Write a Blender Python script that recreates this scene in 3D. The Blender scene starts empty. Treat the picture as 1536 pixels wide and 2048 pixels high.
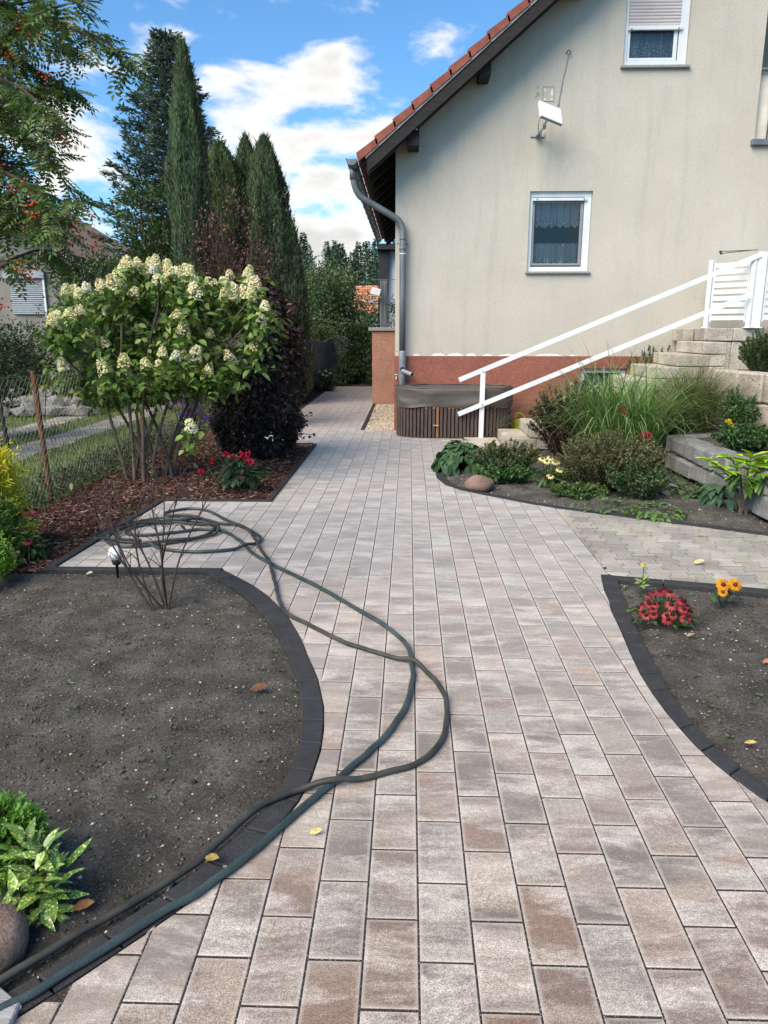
import bpy, math, random
import numpy as np
from mathutils import Vector, Matrix, noise as mnoise

random.seed(11)
rng = np.random.default_rng(7)
scene = bpy.context.scene
COL = scene.collection

# ------------------------------------------------------------------ camera
cam_d = bpy.data.cameras.new('camera')
cam = bpy.data.objects.new('camera', cam_d)
COL.objects.link(cam)
cam.location = (0, 0, 1.66)
cam.rotation_euler = (math.radians(90 - 13.696), 0, math.radians(1.843))
cam_d.sensor_fit = 'VERTICAL'
cam_d.sensor_height = 36.0
cam_d.sensor_width = 27.0
cam_d.lens = 36.0 * 1510 / 2048
cam_d.clip_start = 0.05
cam_d.clip_end = 2000
scene.camera = cam

HYD_FLOWERS = [(-3.039, 8.461, 2.329), (-2.98, 8.568, 2.314), (-2.935, 8.616, 2.254), (-2.839, 8.748, 2.351), (-2.8, 8.566, 2.282), (-2.683, 8.73, 2.325), (-2.425, 7.926, 2.206), (-2.68, 8.319, 2.142), (-2.747, 8.749, 2.215), (-2.616, 8.484, 2.183), (-2.495, 8.711, 2.292), (-2.247, 8.002, 2.211), (-2.42, 8.322, 2.188), (-2.238, 8.122, 2.145), (-2.25, 8.389, 2.115), (-2.159, 8.417, 2.131), (-2.172, 7.912, 2.016), (-2.286, 8.095, 2.009), (-1.867, 8.152, 2.198), (-2.07, 8.725, 2.14), (-1.769, 8.589, 2.219), (-1.584, 8.044, 2.087), (-2.184, 8.617, 2.008), (-1.894, 8.025, 1.991), (-1.911, 8.456, 2.071), (-1.816, 8.014, 1.946), (-1.606, 7.902, 1.971), (-1.643, 8.229, 1.923), (-1.458, 7.865, 1.867), (-1.516, 7.869, 1.765), (-3.231, 8.784, 2.259), (-3.615, 8.685, 2.093), (-3.606, 8.16, 2.044), (-3.808, 8.765, 2.04), (-3.564, 8.385, 1.992), (-3.327, 8.51, 2.076), (-3.077, 8.084, 2.107), (-3.263, 8.747, 2.119), (-3.083, 8.522, 2.06), (-3.087, 8.77, 2.08), (-3.036, 8.704, 2.004), (-2.895, 8.169, 2.013), (-3.262, 8.225, 2.077), (-3.583, 7.841, 1.78), (-3.454, 7.83, 1.78), (-3.61, 7.786, 1.72), (-3.57, 7.916, 1.631), (-3.366, 8.082, 1.615), (-3.309, 7.752, 1.822), (-3.164, 8.123, 1.83), (-2.371, 7.936, 1.781), (-2.321, 7.92, 1.639), (-2.257, 8.2, 1.669), (-2.068, 8.014, 1.601), (-3.145, 7.924, 1.51), (-3.65, 8.015, 1.284), (-3.539, 8.138, 1.231), (-3.127, 7.781, 1.258), (-3.215, 8.286, 1.216), (-2.904, 7.763, 1.327), (-3.017, 8.162, 1.16), (-2.95, 8.215, 1.108), (-2.682, 7.76, 1.29), (-2.819, 8.183, 1.063), (-2.6, 7.951, 1.25), (-2.595, 8.068, 1.174), (-2.502, 7.755, 1.41), (-2.373, 7.776, 1.372), (-2.317, 7.85, 1.377), (-2.445, 8.275, 1.449), (-2.194, 7.858, 1.392), (-2.06, 8.166, 1.429), (-1.959, 8.261, 1.497), (-1.822, 8.268, 1.505), (-1.595, 7.939, 1.488), (-1.874, 7.945, 1.382), (-1.852, 8.039, 1.317), (-2.24, 8.177, 1.287), (-2.05, 7.809, 1.243), (-2.266, 8.162, 1.193), (-2.035, 8.188, 1.239), (-3.385, 8.223, 1.067), (-2.261, 7.77, 0.663)]
ROWAN_BRANCHES = [[(-2.319, 4.35, 3.03), (-2.061, 4.175, 3.068), (-1.843, 4, 3.088), (-1.618, 3.825, 3.075), (-1.421, 3.65, 3.033)],
  [(-2.444, 4.65, 3.174), (-2.216, 4.55, 3.213), (-2.025, 4.45, 3.237), (-1.86, 4.35, 3.205), (-1.706, 4.25, 3.13), (-1.568, 4.15, 3.067), (-1.456, 4.05, 2.989), (-1.339, 3.95, 2.888)],
  [(-2.249, 4.15, 2.692), (-2.155, 4.29, 2.797), (-2.107, 4.43, 2.907), (-2.061, 4.57, 2.941), (-2.033, 4.71, 3.015), (-1.964, 4.85, 3.012)],
  [(-2.479, 4.55, 2.689), (-2.244, 4.433, 2.699), (-2.102, 4.317, 2.688), (-1.973, 4.2, 2.603), (-1.825, 4.083, 2.487), (-1.687, 3.967, 2.321), (-1.566, 3.85, 2.233)],
  [(-2.469, 4.55, 2.766), (-2.38, 4.725, 2.86), (-2.283, 4.9, 2.925), (-2.241, 5.075, 2.946), (-2.204, 5.25, 2.896)],
  [(-2.257, 4.25, 3.067), (-2.174, 4.39, 3.076), (-2.139, 4.53, 3.072), (-2.123, 4.67, 3.076), (-2.071, 4.81, 3.044), (-2.082, 4.95, 3.024)],
  [(-2.249, 4.25, 2.929), (-2.033, 4.075, 2.853), (-1.865, 3.9, 2.775), (-1.707, 3.725, 2.667), (-1.589, 3.55, 2.56)],
  [(-2.351, 4.25, 2.149), (-2.298, 4.425, 2.221), (-2.264, 4.6, 2.298), (-2.205, 4.775, 2.392), (-2.167, 4.95, 2.433)],
  [(-2.238, 4.05, 1.941), (-2.219, 4.225, 1.992), (-2.191, 4.4, 2.054), (-2.155, 4.575, 2.102), (-2.102, 4.75, 2.099)],
  [(-2.417, 4.45, 2.513), (-2.206, 4.31, 2.473), (-2.032, 4.17, 2.409), (-1.87, 4.03, 2.313), (-1.74, 3.89, 2.199), (-1.643, 3.75, 2.09)],
  [(-2.314, 4.45, 3.299), (-2.291, 4.683, 3.408), (-2.225, 4.917, 3.508), (-2.203, 5.15, 3.632)],
  [(-2.349, 4.35, 2.594), (-2.308, 4.525, 2.579), (-2.281, 4.7, 2.586), (-2.256, 4.875, 2.642), (-2.219, 5.05, 2.741)],
  [(-2.554, 4.65, 2.334), (-2.316, 4.475, 2.294), (-2.139, 4.3, 2.295), (-1.951, 4.125, 2.232), (-1.81, 3.95, 2.155)],
  [(-2.443, 4.65, 3.398), (-2.337, 4.825, 3.41), (-2.252, 5, 3.365), (-2.181, 5.175, 3.354), (-2.21, 5.35, 3.367)],
  [(-2.371, 4.45, 2.866), (-2.301, 4.59, 2.915), (-2.286, 4.73, 2.927), (-2.301, 4.87, 2.896), (-2.34, 5.01, 2.841), (-2.325, 5.15, 2.792)],
  [(-2.348, 4.25, 2.376), (-2.279, 4.425, 2.378), (-2.225, 4.6, 2.379), (-2.2, 4.775, 2.293), (-2.23, 4.95, 2.198)]]
ROWAN_BERRIES = [(-2.211, 4.657, 3.294), (-1.821, 3.973, 3.057), (-1.9, 4.173, 3.083), (-1.783, 4.389, 3.178), (-2.162, 4.634, 2.954), (-1.835, 4.172, 2.906), (-2.01, 4.639, 2.705), (-2.186, 4.336, 2.477), (-2.051, 4.15, 2.365), (-2.006, 4.153, 2.363), (-1.9, 4.042, 2.28), (-1.861, 3.963, 2.214), (-1.721, 4.019, 2.211), (-1.818, 4.451, 2.302), (-1.874, 4.697, 2.304), (-1.705, 4.029, 2.158), (-1.634, 3.939, 2.099), (-1.853, 4.689, 2.197), (-1.73, 4.327, 2.09), (-2.223, 4.225, 1.777), (-2.026, 4.09, 1.956), (-2.136, 4.375, 1.923), (-1.753, 4.561, 3.188), (-2.056, 4.265, 3.024)]
CLOUD_DIRS = [(-0.136, 0.967, 0.213), (-0.077, 0.967, 0.245), (-0.191, 0.95, 0.247), (-0.099, 0.988, 0.122), (-0.046, 0.99, 0.13), (-0.372, 0.903, 0.214), (-0.4, 0.902, 0.162), (-0.342, 0.909, 0.238), (-0.278, 0.901, 0.333), (-0.213, 0.918, 0.334), (-0.113, 0.94, 0.321), (0.038, 0.949, 0.313), (-0.315, 0.903, 0.29), (-0.155, 0.97, 0.189)]


# ------------------------------------------------------------------ sky and sun
SUN_DIR = Vector((-0.50, -0.58, 0.78)).normalized()
world = bpy.data.worlds.new('World')
scene.world = world
world.use_nodes = True
wn, wl = world.node_tree.nodes, world.node_tree.links
wn.clear()


def wnode(t, **kw):
    n = wn.new(t)
    for k, v in kw.items():
        setattr(n, k, v)
    return n


def wmath(op, a, b=None, c=None, clamp=False):
    n = wnode('ShaderNodeMath', operation=op, use_clamp=clamp)
    for i, v in enumerate((a, b, c)):
        if v is None:
            continue
        if isinstance(v, (int, float)):
            n.inputs[i].default_value = v
        else:
            wl.new(v, n.inputs[i])
    return n.outputs[0]


def wvec(op, a, b):
    n = wnode('ShaderNodeVectorMath', operation=op)
    for i, v in enumerate((a, b)):
        if isinstance(v, (tuple, list)):
            n.inputs[i].default_value = v
        else:
            wl.new(v, n.inputs[i])
    return n


sky = wnode('ShaderNodeTexSky', sky_type='NISHITA')
sky.sun_disc = False
sky.sun_elevation = math.asin(SUN_DIR.z)
sky.sun_rotation = math.atan2(SUN_DIR.x, SUN_DIR.y)
sky.air_density = 1.0
sky.dust_density = 0.6
sky.ozone_density = 1.6
tc = wnode('ShaderNodeTexCoord')
dirv = tc.outputs['Generated']
stretch = wvec('MULTIPLY', dirv, (1.0, 1.0, 2.3)).outputs[0]
n1 = wnode('ShaderNodeTexNoise')
n1.inputs['Scale'].default_value = 8.5
n1.inputs['Detail'].default_value = 11
n1.inputs['Roughness'].default_value = 0.55
n1.inputs['Distortion'].default_value = 0.15
wl.new(stretch, n1.inputs['Vector'])
cover = None
for (d, rad, w) in zip(CLOUD_DIRS,
                       (0.085, 0.07, 0.06, 0.07, 0.055, 0.075, 0.10, 0.045, 0.05, 0.04, 0.045, 0.05, 0.035, 0.06),
                       (0.19, 0.17, 0.15, 0.46, 0.46, 0.19, 0.27, 0.18, 0.12, 0.10, 0.09, 0.12, 0.10, 0.22)):
    dot = wvec('DOT_PRODUCT', dirv, d).outputs['Value']
    mr = wnode('ShaderNodeMapRange', interpolation_type='SMOOTHSTEP')
    wl.new(dot, mr.inputs[0])
    mr.inputs[1].default_value = math.cos(rad * 1.25)
    mr.inputs[2].default_value = math.cos(rad * 0.15)
    mr.inputs[3].default_value = 0
    mr.inputs[4].default_value = w
    cover = mr.outputs[0] if cover is None else wmath('MAXIMUM', cover, mr.outputs[0])
n2 = wnode('ShaderNodeTexNoise')
n2.inputs['Scale'].default_value = 1.7
n2.inputs['Detail'].default_value = 2
wl.new(stretch, n2.inputs['Vector'])
gen = wmath('MULTIPLY', wmath('SUBTRACT', n2.outputs[0], 0.5), 0.55)
dens = wmath('ADD', wmath('ADD', wmath('SUBTRACT', wmath('MULTIPLY', n1.outputs[0], 1.7), 0.35), cover), gen)
mrm = wnode('ShaderNodeMapRange', interpolation_type='SMOOTHSTEP')
wl.new(dens, mrm.inputs[0])
mrm.inputs[1].default_value = 0.62
mrm.inputs[2].default_value = 0.92
mask = mrm.outputs[0]
# denser middle of a cloud is slightly greyer than its thin bright rim
shade = wnode('ShaderNodeMapRange')
wl.new(dens, shade.inputs[0])
shade.inputs[1].default_value = 0.80
shade.inputs[2].default_value = 1.15
shade.inputs[3].default_value = 1.0
shade.inputs[4].default_value = 0.70
cloudc = wnode('ShaderNodeMix', data_type='RGBA', blend_type='MULTIPLY')
cloudc.inputs[0].default_value = 1.0
cloudc.inputs[6].default_value = (5.35, 5.2, 5.0, 1)
wl.new(shade.outputs[0], cloudc.inputs[7])
skyc = wnode('ShaderNodeMix', data_type='RGBA', blend_type='MULTIPLY')
skyc.inputs[0].default_value = 1.0
wl.new(sky.outputs[0], skyc.inputs[6])
skyc.inputs[7].default_value = (0.49, 0.79, 0.99, 1)
mixc = wnode('ShaderNodeMix', data_type='RGBA')
wl.new(wmath('MULTIPLY', mask, 0.96), mixc.inputs[0])
wl.new(skyc.outputs[2], mixc.inputs[6])
wl.new(cloudc.outputs[2], mixc.inputs[7])
bg = wnode('ShaderNodeBackground')
bg.inputs[1].default_value = 0.052
wl.new(mixc.outputs[2], bg.inputs[0])
wo = wnode('ShaderNodeOutputWorld')
wl.new(bg.outputs[0], wo.inputs[0])

sun_d = bpy.data.lights.new('sun', 'SUN')
sun_d.energy = 1.5
sun_d.angle = math.radians(50)
sun_d.color = (1.0, 0.86, 0.68)
sun = bpy.data.objects.new('sun', sun_d)
COL.objects.link(sun)
sun.rotation_euler = SUN_DIR.to_track_quat('Z', 'Y').to_euler()
sun.location = (-6, -6, 12)

scene.view_settings.view_transform = 'Standard'
scene.view_settings.look = 'None'
scene.view_settings.gamma = 1.0
scene.view_settings.exposure = 2.08
scene.view_settings.use_curve_mapping = False
scene.render.engine = 'CYCLES'
cy = scene.cycles
cy.max_bounces = 6
cy.diffuse_bounces = 3
cy.glossy_bounces = 2
cy.transmission_bounces = 3
cy.transparent_max_bounces = 10
cy.caustics_reflective = False
cy.caustics_refractive = False
cy.use_denoising = True

# ------------------------------------------------------------------ materials
MATS = {}


def material(name):
    m = bpy.data.materials.new(name)
    m.use_nodes = True
    nt = m.node_tree
    b = nt.nodes['Principled BSDF']
    MATS[name] = m
    return m, nt, b


class NB:
    """small node helper"""

    def __init__(self, nt):
        self.nt = nt

    def n(self, t, **kw):
        x = self.nt.nodes.new(t)
        for k, v in kw.items():
            setattr(x, k, v)
        return x

    def link(self, a, b):
        self.nt.links.new(a, b)

    def pos(self, scale=(1, 1, 1), obj=False):
        if obj:
            p = self.n('ShaderNodeTexCoord').outputs['Object']
        else:
            p = self.n('ShaderNodeNewGeometry').outputs['Position']
        v = self.n('ShaderNodeVectorMath', operation='MULTIPLY')
        self.link(p, v.inputs[0])
        v.inputs[1].default_value = scale
        return v.outputs[0]

    def noise(self, vec, scale, detail=4, rough=0.55, dist=0.0):
        x = self.n('ShaderNodeTexNoise')
        self.link(vec, x.inputs['Vector'])
        x.inputs['Scale'].default_value = scale
        x.inputs['Detail'].default_value = detail
        x.inputs['Roughness'].default_value = rough
        x.inputs['Distortion'].default_value = dist
        return x.outputs[0]

    def ramp(self, fac, stops):
        r = self.n('ShaderNodeValToRGB')
        self.link(fac, r.inputs[0])
        el = r.color_ramp.elements
        while len(el) < len(stops):
            el.new(0.5)
        for e, (p, c) in zip(el, stops):
            e.position = p
            e.color = (c, c, c, 1) if isinstance(c, (int, float)) else (c[0], c[1], c[2], 1)
        return r.outputs[0]

    def mix(self, fac, a, b, mode='MIX'):
        x = self.n('ShaderNodeMix', data_type='RGBA', blend_type=mode)
        for i, v in ((0, fac), (6, a), (7, b)):
            if isinstance(v, (int, float)):
                x.inputs[i].default_value = v
            elif isinstance(v, tuple):
                x.inputs[i].default_value = (v[0], v[1], v[2], 1)
            else:
                self.link(v, x.inputs[i])
        return x.outputs[2]

    def math(self, op, a, b=0.0, clamp=False):
        x = self.n('ShaderNodeMath', operation=op, use_clamp=clamp)
        for i, v in enumerate((a, b)):
            if isinstance(v, (int, float)):
                x.inputs[i].default_value = v
            else:
                self.link(v, x.inputs[i])
        return x.outputs[0]

    def bump(self, bsdf, height, strength, dist=0.01):
        x = self.n('ShaderNodeBump')
        x.inputs['Strength'].default_value = strength
        x.inputs['Distance'].default_value = dist
        self.link(height, x.inputs['Height'])
        self.link(x.outputs[0], bsdf.inputs['Normal'])

    def attr(self, name='tint'):
        return self.n('ShaderNodeAttribute', attribute_name=name)


def simple(name, c1, c2, scale=8, rough=0.8, bump=0.0, bscale=60, metal=0.0, spec=0.4, obj=False, stretch=(1, 1, 1),
           lo=0.35, hi=0.65, fine=0.0, fscale=300, bdist=0.01, detail=5):
    m, nt, b = material(name)
    k = NB(nt)
    v = k.pos(stretch, obj)
    col = k.ramp(k.noise(v, scale, detail), [(lo, c1), (hi, c2)])
    if fine:
        col = k.mix(fine, col, k.ramp(k.noise(v, fscale, 3), [(0.35, 0.25), (0.65, 1.6)]), 'MULTIPLY')
    nt.links.new(col, b.inputs['Base Color'])
    b.inputs['Roughness'].default_value = rough
    b.inputs['Metallic'].default_value = metal
    b.inputs['Specular IOR Level'].default_value = spec
    if bump:
        k.bump(b, k.noise(v, bscale, 4), bump, bdist)
    return m


def tinted(name, rough=0.6, spec=0.3, transl=0.0, var=0.35, vscale=30, bump=0.0, bscale=80):
    """colour comes from the per-leaf / per-piece 'tint' attribute"""
    m, nt, b = material(name)
    k = NB(nt)
    a = k.attr('tint').outputs['Color']
    v = k.pos()
    col = k.mix(var, a, k.mix(1.0, a, k.ramp(k.noise(v, vscale, 3), [(0.3, 0.4), (0.7, 1.6)]), 'MULTIPLY'))
    nt.links.new(col, b.inputs['Base Color'])
    b.inputs['Roughness'].default_value = rough
    b.inputs['Specular IOR Level'].default_value = spec
    if bump:
        k.bump(b, k.noise(v, bscale, 3), bump)
    if transl:
        t = k.n('ShaderNodeBsdfTranslucent')
        nt.links.new(k.mix(1.0, col, (1.3, 1.35, 0.7), 'MULTIPLY'), t.inputs[0])
        ms = k.n('ShaderNodeMixShader')
        ms.inputs[0].default_value = transl
        out = nt.nodes['Material Output']
        nt.links.new(b.outputs[0], ms.inputs[1])
        nt.links.new(t.outputs[0], ms.inputs[2])
        nt.links.new(ms.outputs[0], out.inputs[0])
    return m


def paver_material():
    m, nt, b = material('concrete_paver')
    k = NB(nt)
    a = k.attr('tint')
    sep = k.n('ShaderNodeSeparateColor')
    nt.links.new(a.outputs['Color'], sep.inputs[0])
    r, g_, e = sep.outputs[0], sep.outputs[1], sep.outputs[2]
    # position shifted by the piece's own random number, so that no two pieces share a pattern
    off = k.n('ShaderNodeCombineXYZ')
    nt.links.new(k.math('MULTIPLY', r, 37.0), off.inputs[0])
    nt.links.new(k.math('MULTIPLY', g_, 53.0), off.inputs[1])
    va = k.n('ShaderNodeVectorMath', operation='ADD')
    nt.links.new(k.pos(), va.inputs[0])
    nt.links.new(off.outputs[0], va.inputs[1])
    v = va.outputs[0]
    vs = k.n('ShaderNodeVectorMath', operation='MULTIPLY')
    nt.links.new(v, vs.inputs[0])
    vs.inputs[1].default_value = (0.32, 0.9, 1.0)
    base = k.ramp(g_, [(0.0, (0.25, 0.205, 0.165)), (0.2, (0.33, 0.28, 0.235)), (0.4, (0.30, 0.28, 0.25)),
                       (0.6, (0.38, 0.31, 0.255)), (0.8, (0.36, 0.345, 0.32)), (1.0, (0.27, 0.215, 0.165))])
    n_band = k.noise(vs.outputs[0], 4.2, 7, 0.70, 0.4)
    dark = k.ramp(r, [(0.0, (0.15, 0.112, 0.088)), (0.35, (0.13, 0.122, 0.115)), (0.7, (0.21, 0.13, 0.09)), (1.0, (0.115, 0.10, 0.088))])
    c = k.mix(k.ramp(n_band, [(0.42, 0.0), (0.57, 0.95)]), base, dark)
    n_lt = k.noise(vs.outputs[0], 5.6, 8, 0.74, 0.3)
    c = k.mix(k.ramp(n_lt, [(0.48, 0.0), (0.62, 0.75)]), c, (0.60, 0.575, 0.54))
    # a few rusty patches
    n_r = k.noise(vs.outputs[0], 3.3, 5, 0.65)
    c = k.mix(k.ramp(n_r, [(0.60, 0.0), (0.70, 0.7)]), c, (0.30, 0.165, 0.10))
    grit = k.noise(v, 260, 3, 0.7)
    c = k.mix(0.9, c, k.ramp(grit, [(0.34, 0.25), (0.5, 1.0), (0.66, 1.85)]), 'MULTIPLY')
    mott = k.noise(v, 70, 4, 0.65)
    c = k.mix(0.7, c, k.ramp(mott, [(0.32, 0.62), (0.68, 1.36)]), 'MULTIPLY')
    c = k.mix(k.math('MULTIPLY', e, 0.38), c, (0.66, 0.64, 0.61))
    c = k.mix(1.0, c, (0.83, 0.765, 0.70), 'MULTIPLY')
    nt.links.new(c, b.inputs['Base Color'])
    b.inputs['Roughness'].default_value = 0.6
    b.inputs['Specular IOR Level'].default_value = 0.4
    b.inputs['Sheen Weight'].default_value = 0.75
    b.inputs['Sheen Roughness'].default_value = 0.5
    b.inputs['Sheen Tint'].default_value = (1.0, 0.93, 0.86, 1)
    h = k.math('ADD', k.math('MULTIPLY', grit, 0.6), mott)
    k.bump(b, h, 0.25, 0.002)
    return m


def speckle(name, base, dark, light, scale=220, rough=0.85, bump=0.4, big=None, bigs=4, stretch=(1, 1, 1), bdist=0.004, piece=False):
    m, nt, b = material(name)
    k = NB(nt)
    v = k.pos(stretch)
    n = k.noise(v, scale, 3, 0.7)
    c = k.ramp(n, [(0.34, dark), (0.5, base), (0.66, light)])
    if big:
        c = k.mix(0.8, c, k.ramp(k.noise(v, bigs, 6, 0.6), [(0.3, big[0]), (0.7, big[1])]), 'MULTIPLY')
    if piece:                                            # every stone has its own tone
        c = k.mix(1.0, c, k.attr('tint').outputs['Color'], 'MULTIPLY')
    nt.links.new(c, b.inputs['Base Color'])
    b.inputs['Roughness'].default_value = rough
    b.inputs['Specular IOR Level'].default_value = 0.3
    k.bump(b, n, bump, bdist)
    return m


paver_material()


def soil_material():
    m, nt, b = material('garden_soil')
    k = NB(nt)
    v = k.pos()
    n = k.noise(v, 5.0, 8, 0.62)
    c = k.ramp(n, [(0.30, (0.066, 0.059, 0.050)), (0.48, (0.108, 0.099, 0.086)), (0.66, (0.175, 0.162, 0.142))])
    f = k.noise(v, 85, 6, 0.85)
    c = k.mix(0.95, c, k.ramp(f, [(0.3, 0.30), (0.46, 0.85), (0.56, 1.3), (0.64, 2.0), (0.72, 3.2)]), 'MULTIPLY')
    moss = k.noise(v, 3.2, 5, 0.7)
    c = k.mix(k.ramp(moss, [(0.56, 0.0), (0.70, 0.45)]), c, (0.062, 0.066, 0.028))
    nt.links.new(c, b.inputs['Base Color'])
    b.inputs['Roughness'].default_value = 0.95
    b.inputs['Specular IOR Level'].default_value = 0.15
    h = k.math('ADD', k.math('MULTIPLY', n, 1.2), f)
    k.bump(b, h, 1.0, 0.02)
    return m


soil_material()
speckle('kerb_anthracite', (0.030, 0.031, 0.033), (0.015, 0.0155, 0.017), (0.058, 0.059, 0.062), 240, 0.8, 0.3, (0.7, 1.3), 9)
speckle('bond_paver', (0.36, 0.345, 0.305), (0.22, 0.21, 0.185), (0.50, 0.48, 0.43), 230, 0.85, 0.4, (0.62, 1.2), 2.5, piece=True)
speckle('joint_sand', (0.028, 0.026, 0.023), (0.012, 0.011, 0.010), (0.065, 0.058, 0.052), 180, 0.95, 0.6)
speckle('granulate_plaster', (0.265, 0.095, 0.068), (0.14, 0.045, 0.035), (0.43, 0.19, 0.14), 130, 0.85, 0.6, (0.8, 1.15), 3, bdist=0.004)
speckle('granulate_plaster_pale', (0.36, 0.185, 0.135), (0.20, 0.09, 0.065), (0.56, 0.36, 0.28), 110, 0.85, 0.6, (0.85, 1.15), 3, bdist=0.004)
speckle('granite_grey', (0.23, 0.23, 0.225), (0.09, 0.09, 0.09), (0.44, 0.44, 0.43), 120, 0.85, 0.8, (0.55, 1.2), 5, bdist=0.01)
speckle('granite_sill', (0.26, 0.26, 0.25), (0.11, 0.11, 0.11), (0.46, 0.46, 0.45), 160, 0.6, 0.2)
simple('ground_earth', (0.05, 0.06, 0.025), (0.075, 0.065, 0.04), 0.6, 0.95, 0.4, 12)
simple('lawn_base', (0.065, 0.105, 0.028), (0.12, 0.15, 0.05), 2.5, 0.95, 0.6, 60, fine=0.7, fscale=90)
simple('gravel_track', (0.20, 0.19, 0.17), (0.36, 0.34, 0.31), 3, 0.95, 0.8, 70, fine=0.8, fscale=60)
simple('mulch_base', (0.030, 0.015, 0.011), (0.075, 0.033, 0.024), 22, 0.95, 0.9, 40, fine=0.6, fscale=90, bdist=0.02)


def wall_material():
    m, nt, b = material('house_render')
    k = NB(nt)
    v = k.pos()
    n = k.noise(v, 0.9, 6, 0.6)
    c = k.ramp(n, [(0.3, (0.495, 0.460, 0.392)), (0.7, (0.56, 0.522, 0.452))])
    vs = k.pos((3.2, 1, 0.35))
    st = k.noise(vs, 1.6, 6, 0.65)                       # rain streaks run down the wall
    c = k.mix(k.ramp(st, [(0.50, 0.0), (0.72, 0.42)]), c, (0.385, 0.375, 0.352))
    sp = k.noise(v, 70, 4, 0.75)
    c = k.mix(0.8, c, k.ramp(sp, [(0.3, 0.80), (0.7, 1.14)]), 'MULTIPLY')
    nt.links.new(c, b.inputs['Base Color'])
    b.inputs['Roughness'].default_value = 0.92
    b.inputs['Specular IOR Level'].default_value = 0.2
    k.bump(b, k.noise(k.pos((1, 1, 2.2)), 48, 5, 0.7), 0.55, 0.012)
    return m


wall_material()


def travertine_material():
    m, nt, b = material('travertine')
    k = NB(nt)
    v = k.pos((1, 1, 1.6))
    c = k.ramp(k.noise(v, 3.2, 7, 0.65), [(0.28, (0.30, 0.25, 0.19)), (0.5, (0.48, 0.43, 0.36)), (0.72, (0.60, 0.555, 0.485))])
    pit = k.noise(v, 34, 4, 0.6, 0.4)
    holes = k.ramp(pit, [(0.34, 1.0), (0.43, 0.0)])
    c = k.mix(holes, c, (0.13, 0.105, 0.08))
    dirt = k.noise(k.pos(), 1.4, 5, 0.6)
    c = k.mix(k.ramp(dirt, [(0.46, 0.0), (0.66, 0.65)]), c, (0.25, 0.215, 0.18))
    nt.links.new(c, b.inputs['Base Color'])
    b.inputs['Roughness'].default_value = 0.85
    k.bump(b, pit, 0.7, 0.02)
    return m


travertine_material()
simple('zinc', (0.13, 0.15, 0.165), (0.20, 0.22, 0.235), 6, 0.5, 0.0, metal=0.35, spec=0.5, stretch=(1, 1, 0.3))
simple('zinc_pale', (0.23, 0.26, 0.28), (0.33, 0.36, 0.38), 14, 0.45, metal=0.4)
simple('roof_tile', (0.20, 0.060, 0.042), (0.30, 0.090, 0.058), 6, 0.8, 0.4, 90, fine=0.35, fscale=120)
simple('old_roof_tile', (0.14, 0.085, 0.065), (0.24, 0.15, 0.11), 4, 0.9, 0.4, 40)
simple('bright_roof_tile', (0.36, 0.15, 0.085), (0.48, 0.22, 0.13), 3, 0.9)
simple('dark_timber', (0.009, 0.008, 0.009), (0.020, 0.016, 0.016), 7, 0.75, 0.4, 30, stretch=(1, 0.3, 3))
simple('verge_board', (0.20, 0.195, 0.195), (0.34, 0.33, 0.33), 10, 0.7, 0.3, 40)
simple('white_pvc', (0.64, 0.67, 0.70), (0.72, 0.75, 0.78), 3, 0.35, spec=0.5)
simple('grey_pvc', (0.22, 0.23, 0.235), (0.27, 0.28, 0.285), 3, 0.45)
simple('white_paint', (0.66, 0.69, 0.71), (0.74, 0.77, 0.79), 4, 0.35, spec=0.5, obj=False)
simple('shutter_slat', (0.50, 0.45, 0.445), (0.57, 0.52, 0.515), 3, 0.5)
simple('dark_interior', (0.006, 0.007, 0.009), (0.011, 0.012, 0.015), 2, 0.9)
simple('loggia_plaster', (0.36, 0.35, 0.32), (0.43, 0.42, 0.385), 2, 0.9)
simple('canvas_cream', (0.52, 0.50, 0.43), (0.64, 0.62, 0.54), 5, 0.9, 0.3, 20)
simple('antenna_white', (0.70, 0.74, 0.77), (0.78, 0.81, 0.83), 4, 0.4)
simple('galvanised', (0.42, 0.43, 0.43), (0.58, 0.59, 0.59), 30, 0.45, metal=0.5)
simple('cable_grey', (0.36, 0.355, 0.34), (0.42, 0.41, 0.39), 10, 0.7)
simple('plaster_patch', (0.66, 0.66, 0.65), (0.76, 0.76, 0.75), 20, 0.9, 0.5, 50)
simple('stain_brown', (0.30, 0.25, 0.16), (0.45, 0.40, 0.31), 40, 0.9)
simple('tarp_brown', (0.075, 0.064, 0.057), (0.105, 0.092, 0.083), 3, 0.55, 0.25, 14, spec=0.45, bdist=0.02)
simple('tub_slat', (0.060, 0.043, 0.038), (0.125, 0.090, 0.078), 7, 0.75, 0.4, 50, stretch=(14, 14, 1))
simple('tub_slat_fresh', (0.20, 0.105, 0.05), (0.30, 0.17, 0.085), 6, 0.7, 0.3, 50, stretch=(14, 14, 1))
simple('tub_drum', (0.010, 0.008, 0.007), (0.02, 0.016, 0.014), 6, 0.9)
simple('steel', (0.5, 0.5, 0.5), (0.65, 0.65, 0.65), 9, 0.3, metal=0.9)
simple('yellow_plastic', (0.42, 0.34, 0.012), (0.54, 0.45, 0.02), 8, 0.45)
simple('rusty_steel', (0.075, 0.033, 0.017), (0.19, 0.088, 0.036), 22, 0.9, 0.7, 90, fine=0.5, fscale=150)
simple('dark_stake', (0.018, 0.015, 0.012), (0.035, 0.028, 0.022), 12, 0.9, 0.5, 50)
simple('fence_wire', (0.14, 0.125, 0.10), (0.26, 0.235, 0.195), 20, 0.7, metal=0.2)
simple('weathered_wood', (0.20, 0.20, 0.195), (0.40, 0.40, 0.39), 7, 0.85, 0.6, 40, stretch=(0.5, 6, 6))
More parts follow.
